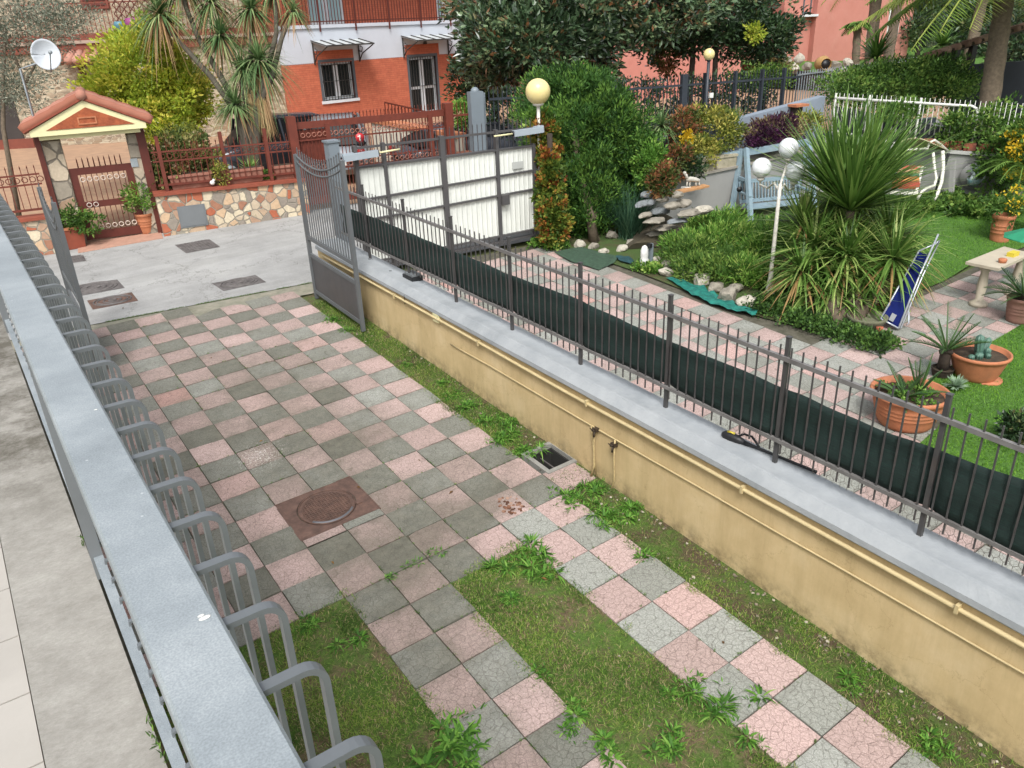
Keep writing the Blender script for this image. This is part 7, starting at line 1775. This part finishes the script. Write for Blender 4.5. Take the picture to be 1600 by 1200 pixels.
# green parasol edge at far right
P = dp(1600, 385, D2+.3); mb = MB(); P0_ = P
for k in range(8):
    a0_, a1_ = 2*PI*k/8, 2*PI*(k+1)/8; c0 = P+np.array([.25, 0, .25]); mb.prism([c0+np.array([.0, 0, .02]), c0+np.array([.42*math.cos(a0_), .42*math.sin(a0_), -.16]), c0+np.array([.42*math.cos(a1_), .42*math.sin(a1_), -.16])], (0, 0, .01))
t = thing('green_parasol', (P[0]+.25, P[1], gh(P[0], P[1])), 'small bright green parasol cut by the right edge of the photo', 'parasol'); mb.build('canopy', mat('bright green cloth', '#1f8a63', .6, .2, 5), t)
mb = MB(); mb.tube([(P[0]+.25, P[1], gh(P[0], P[1])), (P[0]+.25, P[1], P[2]+.27)], .015, 8); mb.build('pole', WT, t)
# bowl pot and clay bits at the yucca
P = gp(1352, 514); mb = MB(); mb.lathe([(.12, 0), (.2, .06), (.26, .16), (.27, .2), (.25, .2), (.2, .12), (.001, .1)], P, 26); solo(mb, 'stone_bowl', mat('mossy stone bowl', '#6f7058', .9, .35, 7, 0, .6, 30), P, 'mossy stone bowl half hidden under the big yucca', 'bowl')
P = gp(1372, 528); mb = MB(); mb.lathe([(.05, 0), (.06, .06), (.04, .12), (.05, .16)], P, 14); mb.tube([P+np.array([.1, .02, .03]), P+np.array([.2, -.05, .03])], .035, 10); solo(mb, 'clay_ornament', mat('red clay', '#a25a3c', .85, .3, 9), P, 'small red clay ornaments at the foot of the folded deck chair', 'ornament')
# planters on the raised bed
TUF = mat('pale planter', '#a8a089', .9, .3, 6, 0, .4, 30, dirt=.5, dcol='#6b6a4e')
for (x0, x1, py, lab) in ((1092, 1112, 262, 'pale planter on the grey raised bed, left of the pair'), (1116, 1146, 256, 'wide pale planter on the grey raised bed, right of the pair')):
    s0, z_ = LE.at(x0, py, .1); s1, _ = LE.at(x1, py, .1); z0 = zle((s0+s1)/2)+.04; mb = MB(); mb.fbox(LE, s0, s1, z0, z0+.22, .02, .3); mb.fbox(LE, s0-.02, s1+.02, z0+.2, z0+.25, .0, .32); solo(mb, 'planter', TUF, LE.P((s0+s1)/2, z0, .15), lab, 'planter', 'pale planters on the raised bed')
# amphora lying in front of pink house + stones
P = dp(1286, 100, 29); t = thing('amphora', P-np.array([0, 0, .5]), 'big terracotta amphora lying on its side among the rocks in front of the pink house', 'amphora')
tw = np.array([-.5, -.8, 0])*.6; mb = MB(); mb.tube([P-tw*.7, P-tw*.4, P, P+tw*.3, P+tw*.38, P+tw*.5], [.12, .24, .29, .18, .16, .2], 18, cap=False); mb.build('body', mat('amphora clay', '#a5824e', .85, .3, 4), t); mb = MB(); mb.tube([P+tw*.40, P+tw*.44], .155, 16); mb.build('mouth', BLACK, t)
mb = MB(); mb.box((P[0]-.4, P[1]-.3, P[2]-.9), (P[0]+.4, P[1]+.3, P[2]-.4)); mb.build('cradle', BARKD, t)
for k, (px, py, w) in enumerate([(1232, 96, 20), (1248, 92, 22), (1262, 104, 18), (1222, 86, 16), (1306, 104, 22), (1325, 98, 20), (1338, 106, 16), (1240, 108, 20), (1295, 112, 14), (1318, 110, 14)]):
    P = dp(px, py, 29.5); r_ = w/2*29.5/CAM['F']; mb = MB(); rockmesh(mb, P, r_, k*1.3, (1, .8, .8), 2); solo(mb, 'garden_rock', ROCKW if k % 2 else ROCK, P-np.array([0, 0, r_]), 'rough pale rock in the rockery in front of the pink house', 'rock', 'rocks in front of the pink house')
# ================================================================== VEGETATION
def depth_of(P): return float(F_@(np.array(P)-C_))
def px2m(px, depth): return px*depth/CAM['F']
def trunk(mb, pts, r0, r1): mb.tube(pts, np.linspace(r0, r1, len(pts)), 9)
def tree(name, c, base, label, cat, mtl, bark, lobes, tr, per=24, L=.1, Wd=.05, rc=.3, tone=(.1, .9), group=None, **kw):
    """lobes: list of (centre, radii, clumps)"""
    t = thing(name, base, label, cat, group)
    mb = MB()
    for pts, r0, r1 in tr: trunk(mb, pts, r0, r1)
    mb.build('trunk', bark, t)
    mb = MB()
    for i, (cc, rr, n) in enumerate(lobes): crown(mb, cc, rr, n, per, L, Wd, rc, tone, seed=i*3.1, **kw)
    mb.build('crown', mtl, t); return t
# juniper
B0 = gp(928, 378); dJ = depth_of(B0); c = dp(900, 225, dJ+.4)
def J(px, py, d=0.): return dp(px, py, dJ+.4+d)
tree('juniper', c, B0, 'big dense dark green juniper beside the ivy covered post', 'tree', LJUN, BARK,
     [(J(908, 215, .2), (px2m(92, dJ), 1.0, px2m(92, dJ)), 420), (J(866, 180, .8), (px2m(60, dJ), .8, px2m(70, dJ)), 200), (J(955, 200), (px2m(52, dJ), .8, px2m(70, dJ)), 150), (J(915, 315, .0), (px2m(60, dJ), .8, px2m(66, dJ)), 240), (J(970, 270, .2), (px2m(45, dJ), .7, px2m(60, dJ)), 150), (J(880, 345, .3), (px2m(48, dJ), .7, px2m(45, dJ)), 130), (J(900, 130, .3), (px2m(50, dJ), .7, px2m(25, dJ)), 90), (J(842, 148, 1.2), (px2m(35, dJ), .6, px2m(25, dJ)), 50)],
     [([B0, B0+np.array([-.05, .05, .5]), J(905, 260), J(895, 190)], .10, .05), ([B0+np.array([0, 0, .4]), J(935, 290), J(950, 230)], .06, .03), ([B0+np.array([.1, 0, 0]), J(918, 330), J(925, 280)], .05, .03)],
     per=52, L=.10, Wd=.03, rc=.2, tone=(.0, .95), inner=.45, up=.7, lump=.35)
# ivy post
P = gp(866, 386); P = gp(862, 382)
t = thing('ivy_post', P, 'post wrapped in yellow green and rusty ivy at the right end of the white gate', 'ivy'); mb = MB(); mb.tube([P, P+np.array([0, 0, 2.0])], .05, 8); mb.build('post', BARKD, t)
mb = MB(); dI = depth_of(P)-.25
for (px, py, rx, rz, n) in ((853, 225, 18, 40, 110), (858, 285, 20, 50, 150), (864, 345, 26, 42, 150), (850, 200, 20, 20, 40)): crown(mb, dp(px, py, dI-.25), (px2m(rx, dI), .2, px2m(rz, dI)), int(n*1.5), 24, .075, .055, .09, (.0, 1.), seed=py, inner=.3)
mb.build('ivy', IVY, t)
mb = MB(); crown(mb, dp(845, 188, dI-.2), (px2m(22, dI), .2, px2m(18, dI)), 22, 20, .07, .05, .1, (.2, 1)); solo(mb, 'rose_foliage', LFRESH, dp(845, 200, dI-.2), 'pale green climbing rose around the yellowish globe lamp', 'plant')
P2 = dp(866, 346, dI-.15); mb = MB(); rockmesh(mb, P2, .09, 4, (1, .6, 1), 3); solo(mb, 'plaque', mat('weathered white', '#b3b1a8', .8, .2, 9), P2-np.array([0, 0, .09]), 'pale weathered plaque in the ivy', 'plaque')
# onion-like reed clump, greenery near the rocks
def tuft(name, px, py, n, L, Wd, label, mtl=LSTRAP, zlo=.3, droop=.4, cat='plant', tone=(.0, .8), dz=0, P=None):
    P = gp(px, py) if P is None else P; mb = MB(); 
    off = rng.normal(size=(n, 3))*np.array([.08, .08, 0]); a = rng.random(n)*2*PI; z = zlo+(1-zlo)*rng.random(n); h = np.sqrt(1-z*z)
    blades(mb, np.array(P)+off+np.array([0, 0, dz]), np.stack([h*np.cos(a), h*np.sin(a), z], 1), L*(.6+.5*rng.random(n)), Wd, droop*rng.random(n), tone[0]+(tone[1]-tone[0])*rng.random(n))
    return solo(mb, name, mtl, P, label, cat)
tuft('reed_clump', 985, 372, 420, 1.15, .022, 'tall blue green reed clump between the juniper and the rockery', leafmat('reed leaf', [(0, '#2f4f3a'), (.6, '#4c7258'), (1, '#7d9a70')]), .75, .25)
# pond greenery: ferny mass, countable shrubs
fern = [(1075, 392, 40, 28), (1110, 380, 42, 30), (1150, 372, 42, 30), (1190, 388, 38, 34), (1130, 415, 44, 26), (1170, 425, 42, 26), (1090, 415, 36, 20), (1065, 385, 30, 22), (1105, 350, 34, 20), (1200, 430, 30, 20), (1215, 360, 26, 24), (1135, 345, 30, 18)]
labs = ['left front', 'left middle', 'middle', 'right upper', 'front middle', 'front right beside the lamp post', 'front left behind the boulders', 'far left beside the rockery', 'rear left', 'lower right at the lamp post', 'rear right by the swing leg', 'rear middle under the swing bench']
for (px, py, rx, rz), lab in zip(fern, labs):
    P = gp(px, py+rz*.8); d = depth_of(P); c = np.array([P[0], P[1], P[2]+px2m(rz, d)*.8]); mb = MB()
    crown(mb, c, (px2m(rx, d), px2m(rx, d), px2m(rz, d)*.8), 60, 34, .10, .022, .17, (.0, 1), inner=.3, up=.6)
    solo(mb, 'fern_bush', LFRESH if rx % 4 else LG, P, 'feathery green plant of the garden bed, '+lab, 'plant', 'feathery plants of the garden bed')
tuft('day_lily', 1118, 432, 60, .35, .025, 'pale yellow green strap plant among the feathery bed plants', LSTRAP, .4, .6, tone=(.5, .95))
# small cordyline palm and shrubs near the blue grey wall
dW = depth_of(LE.P(LE.at(1035, 230)[0], 1.8, .3))
P = LE.P(LE.at(1035, 262, .25)[0], 1.3, .25); c = dp(1033, 197, depth_of(P))
t = thing('cordyline', P, 'young cordyline with bright green spiky head beside the blue grey wall', 'cordyline'); mb = MB(); mb.tube([P, c], .04, 8); mb.build('trunk', BARK, t); mb = MB(); head(mb, c, 130, .52, .035, -.6, 1, .5, (.1, .9)); mb.build('head', LCORD, t)
def shrub(px, py, rx, rz, F, o, mtl, label, n=60, per=24, L=.08, Wd=.04, rc=.14, cat='shrub', ry=None, tone=(.05, .95), **kw):
    s_, z_ = F.at(px, py, o); P = F.P(s_, z_, o); d = depth_of(P); mb = MB()
    crown(mb, P, (px2m(rx, d), ry or px2m(rx, d)*.7, px2m(rz, d)), n, per, L, Wd, rc, tone, **kw); return solo(mb, 'shrub', mtl, (P[0], P[1], P[2]-px2m(rz, d)), label, cat)
shrub(1070, 200, 26, 30, LE, .5, LRED, 'red and green croton shrub beside the young cordyline', 60)
shrub(1118, 205, 38, 32, LE, .5, LYF, 'golden yellow shrub in front of the blue grey wall', 120, ry=.5)
shrub(1100, 232, 34, 20, LE, .15, LYF, 'low golden shrub hanging over the pale planters', 60, ry=.3)
shrub(1092, 178, 14, 14, LE, .7, LYF, 'upright golden shoots behind the croton shrub', 20)
shrub(1075, 218, 9, 12, LE, .2, FLY, 'bright yellow blossom beside the croton shrub', 14, 14, .06, .06, .07, 'flowers')
tuft('aloe', 0, 0, 120, .4, .03, 'pale green spiky plant above the golden shrub', LCORD, .5, .2, P=LE.P(LE.at(1140, 190, .6)[0], LE.at(1140, 190, .6)[1], .6))
shrub(1212, 203, 62, 20, LE, .4, LPUR, 'long purple and cream leaved plant on the raised bed', 150, 26, .08, .04, .14, ry=.45)
shrub(1200, 218, 50, 10, LE, .15, leafmat('deep purple leaf', [(0, '#22101f'), (1, '#5a2a52')]), 'deep purple trailing plant hanging over the raised bed edge', 70, 24, .07, .035, .1, ry=.2)
shrub(1258, 192, 22, 14, LE, .5, LYF, 'yellow green shrub at the right end of the raised bed', 50, ry=.5)
shrub(1058, 250, 24, 22, LE, -.2, LRED, 'reddish shrub below the croton on the raised bed', 50)
shrub(1018, 262, 26, 34, LE, -.4, LFRESH, 'fresh green bush between juniper and raised bed', 80)
shrub(1000, 235, 26, 26, LE, -.0, LJUN, 'dark bush behind the reed clump', 60)
shrub(1035, 285, 22, 24, LE, -.8, LRED, 'rusty brown shrub behind the rockery', 50)
shrub(1085, 262, 16, 14, LE, -.25, LDARK, 'dark leafy plant beside the raised bed wall', 30)
# big yucca clump
Y0 = gp(1318, 512); dY = depth_of(Y0)
yt = thing('yucca', Y0, 'huge multi headed spiky yucca clump in the middle of the garden', 'yucca')
def Yp(px, py, d=0): return dp(px+(14 if px < 1300 else 4), py, dY+.5+d)
mb = MB()
heads = [(1294, 300, .5, 420, 1.05, .1, -.55, 1.), (1346, 296, .8, 420, 1.10, .1, -.3, 1.), (1325, 330, .1, 420, 1.02, .1, -.3, 1.), (1392, 405, -.25, 170, .8, .3, -.5, .95), (1285, 468, -.1, 200, .7, .35, -.5, .95), (1335, 474, -.15, 200, .7, .35, -.5, .95), (1240, 425, .0, 170, .68, .35, -.4, .95), (1320, 400, -.1, 220, .8, .3, -.4, .95), (1258, 385, .2, 260, .86, .3, -.6, .95), (1385, 370, .3, 300, .92, .3, -.6, .95), (1290, 430, -.05, 240, .75, .4, -.8, .8), (1345, 438, -.05, 230, .72, .4, -.8, .8), (1240, 350, .5, 170, .7, .2, -.3, 1), (1315, 375, .2, 260, .75, .3, -.7, .8), (1380, 440, .1, 130, .6, .4, -.7, .8), (1258, 450, .0, 150, .62, .4, -.7, .7)]
for (px, py, d, n, L, dr, zl, zh) in heads:
    c = Yp(px, py, d); 
    if L > 1:
        head(mb, c, 230, L*1.46, .060, .16, 1., .12, (.1, .8), axis=(.22, -.05, .25)); head(mb, c-np.array([0, 0, .1]), 130, .75, .04, -.8, .15, .5, (.3, 1), dead=.8)
    else: head(mb, c, int(n*1.0), L*1.1, .044, zl, zh, dr, (.15, .95), dead=.5)
mb.build('leaves', LSTRAP, yt)
mb = MB()
for (px, py, d, *_r2) in heads: trunk(mb, [Y0+np.array([random.uniform(-.2, .2), random.uniform(-.2, .2), 0]), Yp(px, py, d)-np.array([0, 0, .3]), Yp(px, py, d)], .09, .06)
mb.build('trunk', BARK, yt)
def ground_ivy(pxs, label, mtl=LDARK, n=260, r=.35, h=.10, L=.05):
    mb = MB(); 
    for (px, py) in pxs:
        P = gp(px, py); crown(mb, P+np.array([0, 0, h*.6]), (r, r*.8, h), n//len(pxs)//1, 16, L, L*.8, .1, (.1, 1), inner=.2, bottom=-.2)
    P = gp(*pxs[0]); return solo(mb, 'ground_ivy', mtl, P, label, 'ground cover')
IVG = leafmat('ground ivy', [(0, '#24391a'), (.5, '#3b5a28'), (1, '#5f8238')])
ground_ivy([(1215, 490), (1250, 500), (1280, 512), (1310, 522), (1340, 532), (1370, 540), (1195, 480)], 'dark ivy carpet around the foot of the big yucca', IVG, 420, .32, .09)
ground_ivy([(1480, 322), (1500, 330), (1530, 335), (1555, 335), (1440, 330)], 'leafy ground cover in front of the grey garden wall', LG, 330, .55, .16, .08)
ground_ivy([(870, 388), (850, 384)], 'low green plants at the foot of the ivy post', LFRESH, 100, .25, .1)
ground_ivy([(1020, 425), (1005, 420)], 'small grass tuft beside the white canister', LFRESH, 70, .14, .06)
# right side: yellow flowering bush, creepers, fronds
shrub(1600, 235, 34, 58, RW, -.5, LG, 'green bush carrying yellow flowers at the right edge', 120, 26, .1, .05, .2)
shrub(1602, 232, 24, 42, RW, -.75, FLY, 'dense yellow flowers at the right edge of the photo', 90, 12, .06, .06, .14, 'flowers', ry=.3)
for (px, py, rx, rz, o, lab) in ((1560, 190, 45, 34, .6, 'leafy creeper spilling over the right end of the trellis fence'), (1555, 250, 26, 60, -.1, 'hanging creeper on the grey wall right of the ceramic fountain'), (1492, 205, 16, 30, .25, 'thin creeper hanging from the white trellis frame'), (1410, 172, 40, 12, .5, 'creeper running along the top of the white trellis frame')):
    shrub(px, py, rx, rz, RW, o, LG, lab, 90, 18, .09, .05, .16, 'creeper', ry=.3)
for (P, n, L, lab) in ((gp(1598, 345)+np.array([.2, .3, .9]), 16, 1.0, 'arching palm fronds at the right edge above the far lawn'), (gp(1600, 375)+np.array([.3, .2, .5]), 12, .7, 'lower palm fronds at the right edge above the tall pot')):
    t = thing('small_palm', P-np.array([0, 0, .9]), lab, 'palm'); fm = MB()
    for k in range(n): an = 2*PI*k/n; frond(fm, fm, P, (math.cos(an)*.8, math.sin(an)*.8, .5+.4*random.random()), L, .7, 26, .28, .02, .4+.3*random.random(), .3, .7)
    fm.build('fronds', LG, t)
tuft('garden_plant', 1596, 690, 60, .3, .03, 'dark leaved plant on the near lawn at the right edge', LDARK, .2, .3)
shrub(1590, 665, 20, 16, Frame(gp(1590, 690)[1], 0), 0, LDARK, 'small dark shrub on the near lawn at the right edge', 30, 20, .07, .04, .1)
# hedge in the upper right, beyond the trellis
HG = Frame(gp(1300, 160)[1]*0+RW.P(RW.at(1400, 120)[0], 0, 2.5)[1], 0)
mb = MB()
for (px, py) in ((1325, 135), (1355, 128), (1385, 122), (1415, 118), (1445, 115), (1475, 118), (1490, 135), (1340, 145), (1400, 140), (1460, 140)):
    crown(mb, dp(px, py, 21), (.75, .8, .42), 70, 24, .10, .05, .24, (.0, .95), inner=.6)
solo(mb, 'hedge', LG, (*dp(1400, 150, 21)[:2], 1.0), 'broad trimmed green hedge beyond the trellis fence', 'hedge')
# far mesh fence in front of the pink house
P0 = dp(1245, 128, 24); P1 = dp(1440, 95, 30); FF = Frame.two(P0, P1); ff = thing('mesh_fence', (*P0[:2], 1.0), 'pale grey metal fence crossing in front of the rockery of the pink house', 'fence')
a = FF.at(1245, 128)[0]; b = FF.at(1440, 95)[0]; za, zb__ = FF.at(1245, 112)[1], FF.at(1440, 88)[1]
for k in range(60):
    s_ = a+(b-a)*k/59; z = za+(zb__-za)*k/59; mb = MB(); mb.fbox(FF, s_-.02, s_+.02, .9, z, 0, .02); mb.build('bar', ZINC, ff)
mb = MB(); mb.bar(FF.P(a, za-.1), FF.P(b, zb__-.1), .04, .04); mb.bar(FF.P(a, za-.9), FF.P(b, zb__-.9), .04, .04); mb.build('rail', ZINC, ff)
# far lawn patches and greenery
for (pts, nm) in ((((1425, 92), (1500, 92), (1500, 66), (1425, 66)), 'far_lawn'),):
    P = [dp(px, py, 36) for px, py in pts]; mb = MB(); c = dp(1440, 90, 36)
    mb.add([(c[0]-4, c[1]-6, 1.25), (c[0]+9, c[1]-6, 1.25), (c[0]+14, c[1]+14, 2.9), (c[0]-6, c[1]+14, 2.9)], [(0, 1, 2, 3)]); struct(mb, nm, LAWN)
cyc = [(1368, 90, 1.5, 22, 'spiky green cycad in front of the pink house left of the palm trunks', 22), (1472, 72, 1.4, 28, 'round spiky plant on the far lawn', 24)]
for (px, py, L, dd, lab, n) in cyc:
    c = dp(px, py, dd); mb = MB(); head(mb, c, 140, L*.6, .09, -.1, 1, .3, (.0, .6)); solo(mb, 'spiky_plant', LSTRAP, (c[0], c[1], 1.1), lab, 'plant')
# palms
def palm(name, base, top, r0, r1, n, L, label, mtl=LPALM, up=.1, ll=.55, droop=.8, bark=BARK, np_=34, lw=.035, tone=.5, group=None, zr=.9):
    t = thing(name, base, label, 'palm', group); mb = MB(); m = 14; base = np.array(base); top = np.array(top)
    pts = [base+(top-base)*k/m for k in range(m+1)]; mb.tube(pts, [r0+(r1-r0)*k/m+(.02 if k % 2 else 0) for k in range(m+1)], 12); mb.build('trunk', bark, t)
    fm = MB()
    for k in range(n):
        an = 2*PI*((k*.618) % 1); z = up+zr*random.random(); h = 1; frond(fm, fm, top, (math.cos(an)*h, math.sin(an)*h, z), L*random.uniform(.8, 1.1), droop*random.uniform(.7, 1.2), np_, ll, lw, tone+random.uniform(-.3, .35), -.1, .5)
    fm.build('fronds', mtl, t); return t
pb = dp(1553, 150, 19.0)
palm('palm_tree', (pb[0], pb[1], .95), dp(1578, -62, 19.0), .24, .20, 38, 3.2, 'thick ringed palm with yellow green hanging fronds in the upper right corner', ll=.85, droop=.5, up=-.15, np_=46, lw=.045, zr=.55)
palm('palm_tree', (*dp(1365, 80, 33)[:2], 1.0), dp(1372, -40, 33), .24, .22, 10, 2.2, 'tall grey palm trunk left of the two in front of the pink house')
palm('palm_tree', (*dp(1388, 82, 32)[:2], 1.0), dp(1410, -40, 32), .20, .18, 10, 2.2, 'leaning grey palm trunk right of the two in front of the pink house')
palm('palm_tree', (*dp(1343, 90, 31)[:2], 1.0), dp(1340, 38, 31), .16, .13, 18, .75, 'short small palm in front of the pink house', ll=.3, droop=.7, mtl=LG, up=.0)
palm('palm_tree', (*dp(1515, 70, 34)[:2], 1.0), dp(1545, -40, 34), .24, .2, 12, 2.6, 'leaning grey palm trunk behind the feathery palm', droop=.8)
# background trees
def far_tree(px, py, d, rx, rz, label, mtl=LDARK, n=120, per=24, L=.22, Wd=.12, rc=.5, lob=None, bark=BARKD, base_py=None):
    c = dp(px, py, d); base = (c[0], c[1], 1.0)
    tree('tree', c, base, label, 'tree', mtl, bark, [(c, (px2m(rx, d), px2m(rx, d)*.8, px2m(rz, d)), n)], [([np.array(base), np.array([c[0], c[1], (1+c[2])/2]), c], .18, .08)], per, L, Wd, rc, (.0, .9), inner=.5)
dM = 22.5
mB = dp(935, 130, dM); mB[2] = 1.0
Mx = lambda px, py, d=0: dp(px, py, dM+d)
tree('magnolia', Mx(880, 20), mB, 'huge dark glossy magnolia with rusty leaf undersides above the juniper', 'tree', LMAG, BARKD,
     [(Mx(880, 10), (px2m(120, dM), 2.4, px2m(85, dM)), 420), (Mx(800, 20, .5), (px2m(92, dM), 2.0, px2m(72, dM)), 330), (Mx(1010, 10, .3), (px2m(100, dM), 2.0, px2m(60, dM)), 260), (Mx(860, 60, -1.4), (px2m(130, dM), 1.0, px2m(38, dM)), 260), (Mx(775, 100, 1), (px2m(38, dM), 1.2, px2m(36, dM)), 90)],
     [([mB, Mx(940, 90), Mx(930, 40)], .34, .22), ([Mx(938, 80), Mx(900, 30), Mx(850, -10)], .18, .08), ([Mx(938, 80), Mx(985, 35), Mx(1030, 0)], .18, .08)], per=26, L=.21, Wd=.095, rc=.34, tone=(.0, 1.), inner=.6, lump=.4)
tree('tree', Mx(1150, 40, 1.5), (*Mx(1100, 130, 1.5)[:2], 1.0), 'dark green tree right of the magnolia in front of the pink house', 'tree', LDARK, BARKD,
     [(Mx(1130, 20, 1.5), (px2m(95, dM), 1.8, px2m(60, dM)), 300), (Mx(1190, 60, 1.2), (px2m(48, dM), 1.2, px2m(38, dM)), 130), (Mx(1080, 50, 1.5), (px2m(45, dM), 1.2, px2m(35, dM)), 100)],
     [([np.array([*Mx(1078, 130, 1.5)[:2], 1.0]), Mx(1082, 95, 1.5), Mx(1085, 40, 1.5)], .1, .07), ([np.array([*Mx(1118, 130, 1.5)[:2], 1.0]), Mx(1118, 90, 1.5), Mx(1125, 40, 1.5)], .1, .06), ([np.array([*Mx(1200, 120, 1.5)[:2], 1.0]), Mx(1195, 90, 1.5), Mx(1180, 40, 1.5)], .07, .05)], per=26, L=.16, Wd=.08, rc=.34, tone=(.0, .8), inner=.55, lump=.3)
shrub(1045, 82, 30, 28, Frame(Mx(1045, 90, 2)[1], 0), 0, LRED, 'reddish autumn shrub seen under the magnolia', 60, 24, .14, .08, .3)
shrub(1180, 50, 12, 10, Frame(Mx(1180, 50, 0)[1], 0), 0, LYEL, 'yellow leaves hanging in the dark tree', 16, 20, .12, .06, .2, 'leaves')
shrub(1210, 105, 22, 14, Frame(Mx(1210, 105, 4)[1], 0), 0, LVAR, 'pinkish dry shrub behind the right end of the spiked fence', 40, 22, .14, .07, .3)
shrub(1190, 122, 60, 14, ST, 1.6, LG, 'low green hedge inside the right end of the spiked fence', 80, 24, .1, .05, .22)
# tree left: olive
dO = 16.5; Ol = lambda px, py, d=0: dp(px, py, dO+d)
oB = np.array([*Ol(25, 330)[:2], .9])
tree('olive_tree', Ol(40, 60), oB, 'grey green olive tree in the upper left corner in front of the stone house', 'tree', LOLI, BARK,
     [(Ol(30, 40), (px2m(75, dO), 1.1, px2m(80, dO)), 130), (Ol(95, 35), (px2m(60, dO), .9, px2m(45, dO)), 70), (Ol(20, 130), (px2m(45, dO), .9, px2m(50, dO)), 60), (Ol(-20, 90), (px2m(50, dO), .9, px2m(90, dO)), 90), (Ol(85, 110), (px2m(25, dO), .5, px2m(22, dO)), 8)],
     [([oB, Ol(5, 200), Ol(5, 120), Ol(10, 40)], .06, .02), ([Ol(35, 140), Ol(60, 90), Ol(95, 40)], .03, .012), ([Ol(32, 110), Ol(10, 60), Ol(-10, 10)], .03, .012)], per=34, L=.085, Wd=.022, rc=.3, tone=(.0, 1.), inner=.1)
# yellow green tree
dT = 19.0; Yt = lambda px, py, d=0: dp(px, py, dT+d)
yB = np.array([*Yt(255, 235)[:2], 1.0])
tree('yellow_tree', Yt(235, 130), yB, 'yellow green leafy tree between the portal roof and the cordylines', 'tree', LYEL, BARKD,
     [(Yt(230, 110), (px2m(78, dT), 1.1, px2m(62, dT)), 210), (Yt(285, 140), (px2m(52, dT), .9, px2m(58, dT)), 120), (Yt(180, 140), (px2m(48, dT), .9, px2m(42, dT)), 100), (Yt(260, 190), (px2m(60, dT), .8, px2m(35, dT)), 90), (Yt(215, 70), (px2m(40, dT), .7, px2m(28, dT)), 60)],
     [([yB, Yt(255, 190), Yt(240, 130)], .09, .05), ([yB+np.array([.2, 0, 0]), Yt(285, 180), Yt(295, 120)], .06, .03), ([yB, Yt(225, 180), Yt(200, 120)], .05, .03)], per=40, L=.12, Wd=.06, rc=.24, tone=(.1, 1.), inner=.4, lump=.35)
# cordylines group (one plant with several stems)
dC = 17.6; Cp = lambda px, py, d=0: dp(px, py, dC+d)
cB = np.array([*Cp(392, 248)[:2], 1.0])
t = thing('cordyline', cB, 'tall branching cordyline with several drooping leaf heads beside the orange house', 'cordyline'); mb = MB()
br = [[cB, Cp(372, 180), Cp(330, 120), Cp(265, 48), Cp(255, 30)], [cB, Cp(378, 180), Cp(345, 120), Cp(310, 60), Cp(290, 10), Cp(282, -30)], [cB, Cp(388, 170), Cp(372, 100), Cp(350, 60)], [cB, Cp(395, 160), Cp(392, 90), Cp(390, 20)], [cB, Cp(402, 170), Cp(425, 120), Cp(440, 60), Cp(458, 15)], [cB, Cp(398, 170), Cp(418, 110), Cp(432, 50), Cp(430, 0)], [cB, Cp(380, 200), Cp(372, 165)]]
for b in br: trunk(mb, b, .085, .04)
mb.build('trunk', mat('cordyline bark', '#565044', .9, .35, 9, 0, .6, 25), t)
for (px, py, n, L, zl) in ((250, 22, 260, 1.05, -.7), (285, -25, 200, 1.0, -.7), (345, 55, 230, .8, -.8), (330, 5, 200, .9, -.7), (392, 15, 230, .8, -.8), (405, 95, 280, .95, -.9), (458, 18, 110, .5, -.6), (368, 165, 240, .72, -.5), (428, -20, 150, .8, -.7), (380, 110, 160, .7, -.9)):
    mb = MB(); head(mb, Cp(px, py), int(n*1.35), L, .036, zl, 1., .55, (.1, .95), dead=.7); mb.build('leaf_head', LCORD, t)
# dry hanging leaf skirt
mb = MB()
for (px, py) in ((400, 130), (408, 160), (392, 150)):
    n = 120; base = Cp(px, py)+rdir(n)*.15; d = rdir(n)*.25+np.array([0, 0, -1.]); blades(mb, base, d, .8, .035, .0, .96+.04*rng.random(n))
mb.build('dry_skirt', LCORD, t)
tuft('garden_plant', 0, 0, 90, .5, .03, 'low strap leaved tuft at the foot of the cordylines', LSTRAP, .2, .5, P=np.array([*Cp(372, 235, -1.2)[:2], 1.0]))
# background filler trees behind houses (upper right)
far_tree(1450, 20, 46, 60, 40, 'distant dark green tree left in the upper right background', n=130, L=.3, Wd=.16, rc=.7)
far_tree(1540, 40, 42, 60, 45, 'distant dark tree behind the leaning palm trunk', n=130, L=.3, Wd=.16, rc=.7)
far_tree(1610, 60, 26, 55, 60, 'dark green tree in the upper right corner behind the thick palm', n=130, L=.2, Wd=.1, rc=.5)
far_tree(1440, 45, 40, 28, 22, 'round dark bush behind the far lawn', n=60, L=.2, Wd=.1, rc=.5)
far_tree(745, 120, 26, 40, 40, 'dark shrub right of the orange house', n=90, L=.16, Wd=.08, rc=.4)
far_tree(770, 90, 27, 50, 60, 'dark tree glimpsed between the orange house and the magnolia', n=100, L=.16, Wd=.08, rc=.4)
shrub(722, 178, 16, 20, ST, 1.0, LFRESH, 'green shrub behind the short red fence bay', 40, 22, .09, .05, .16)
far_tree(1230, 20, 60, 200, 40, 'distant row of dark trees behind the pink house', n=200, L=.5, Wd=.3, rc=1.2)
# tree line that closes the horizon
mb = MB()
for k in range(34):
    an = math.radians(-35+k*4.2); d = 95+random.uniform(-8, 8); c = np.array([C_[0]+d*math.sin(an), C_[1]+d*math.cos(an), 4.0])
    crown(mb, c, (5.5, 4, 5.5+random.uniform(-1, 1.5)), 60, 10, 1.3, .8, 1.8, (0, .8), inner=.6)
tag(mb.build('distant_woods', LDARK), kind='stuff')
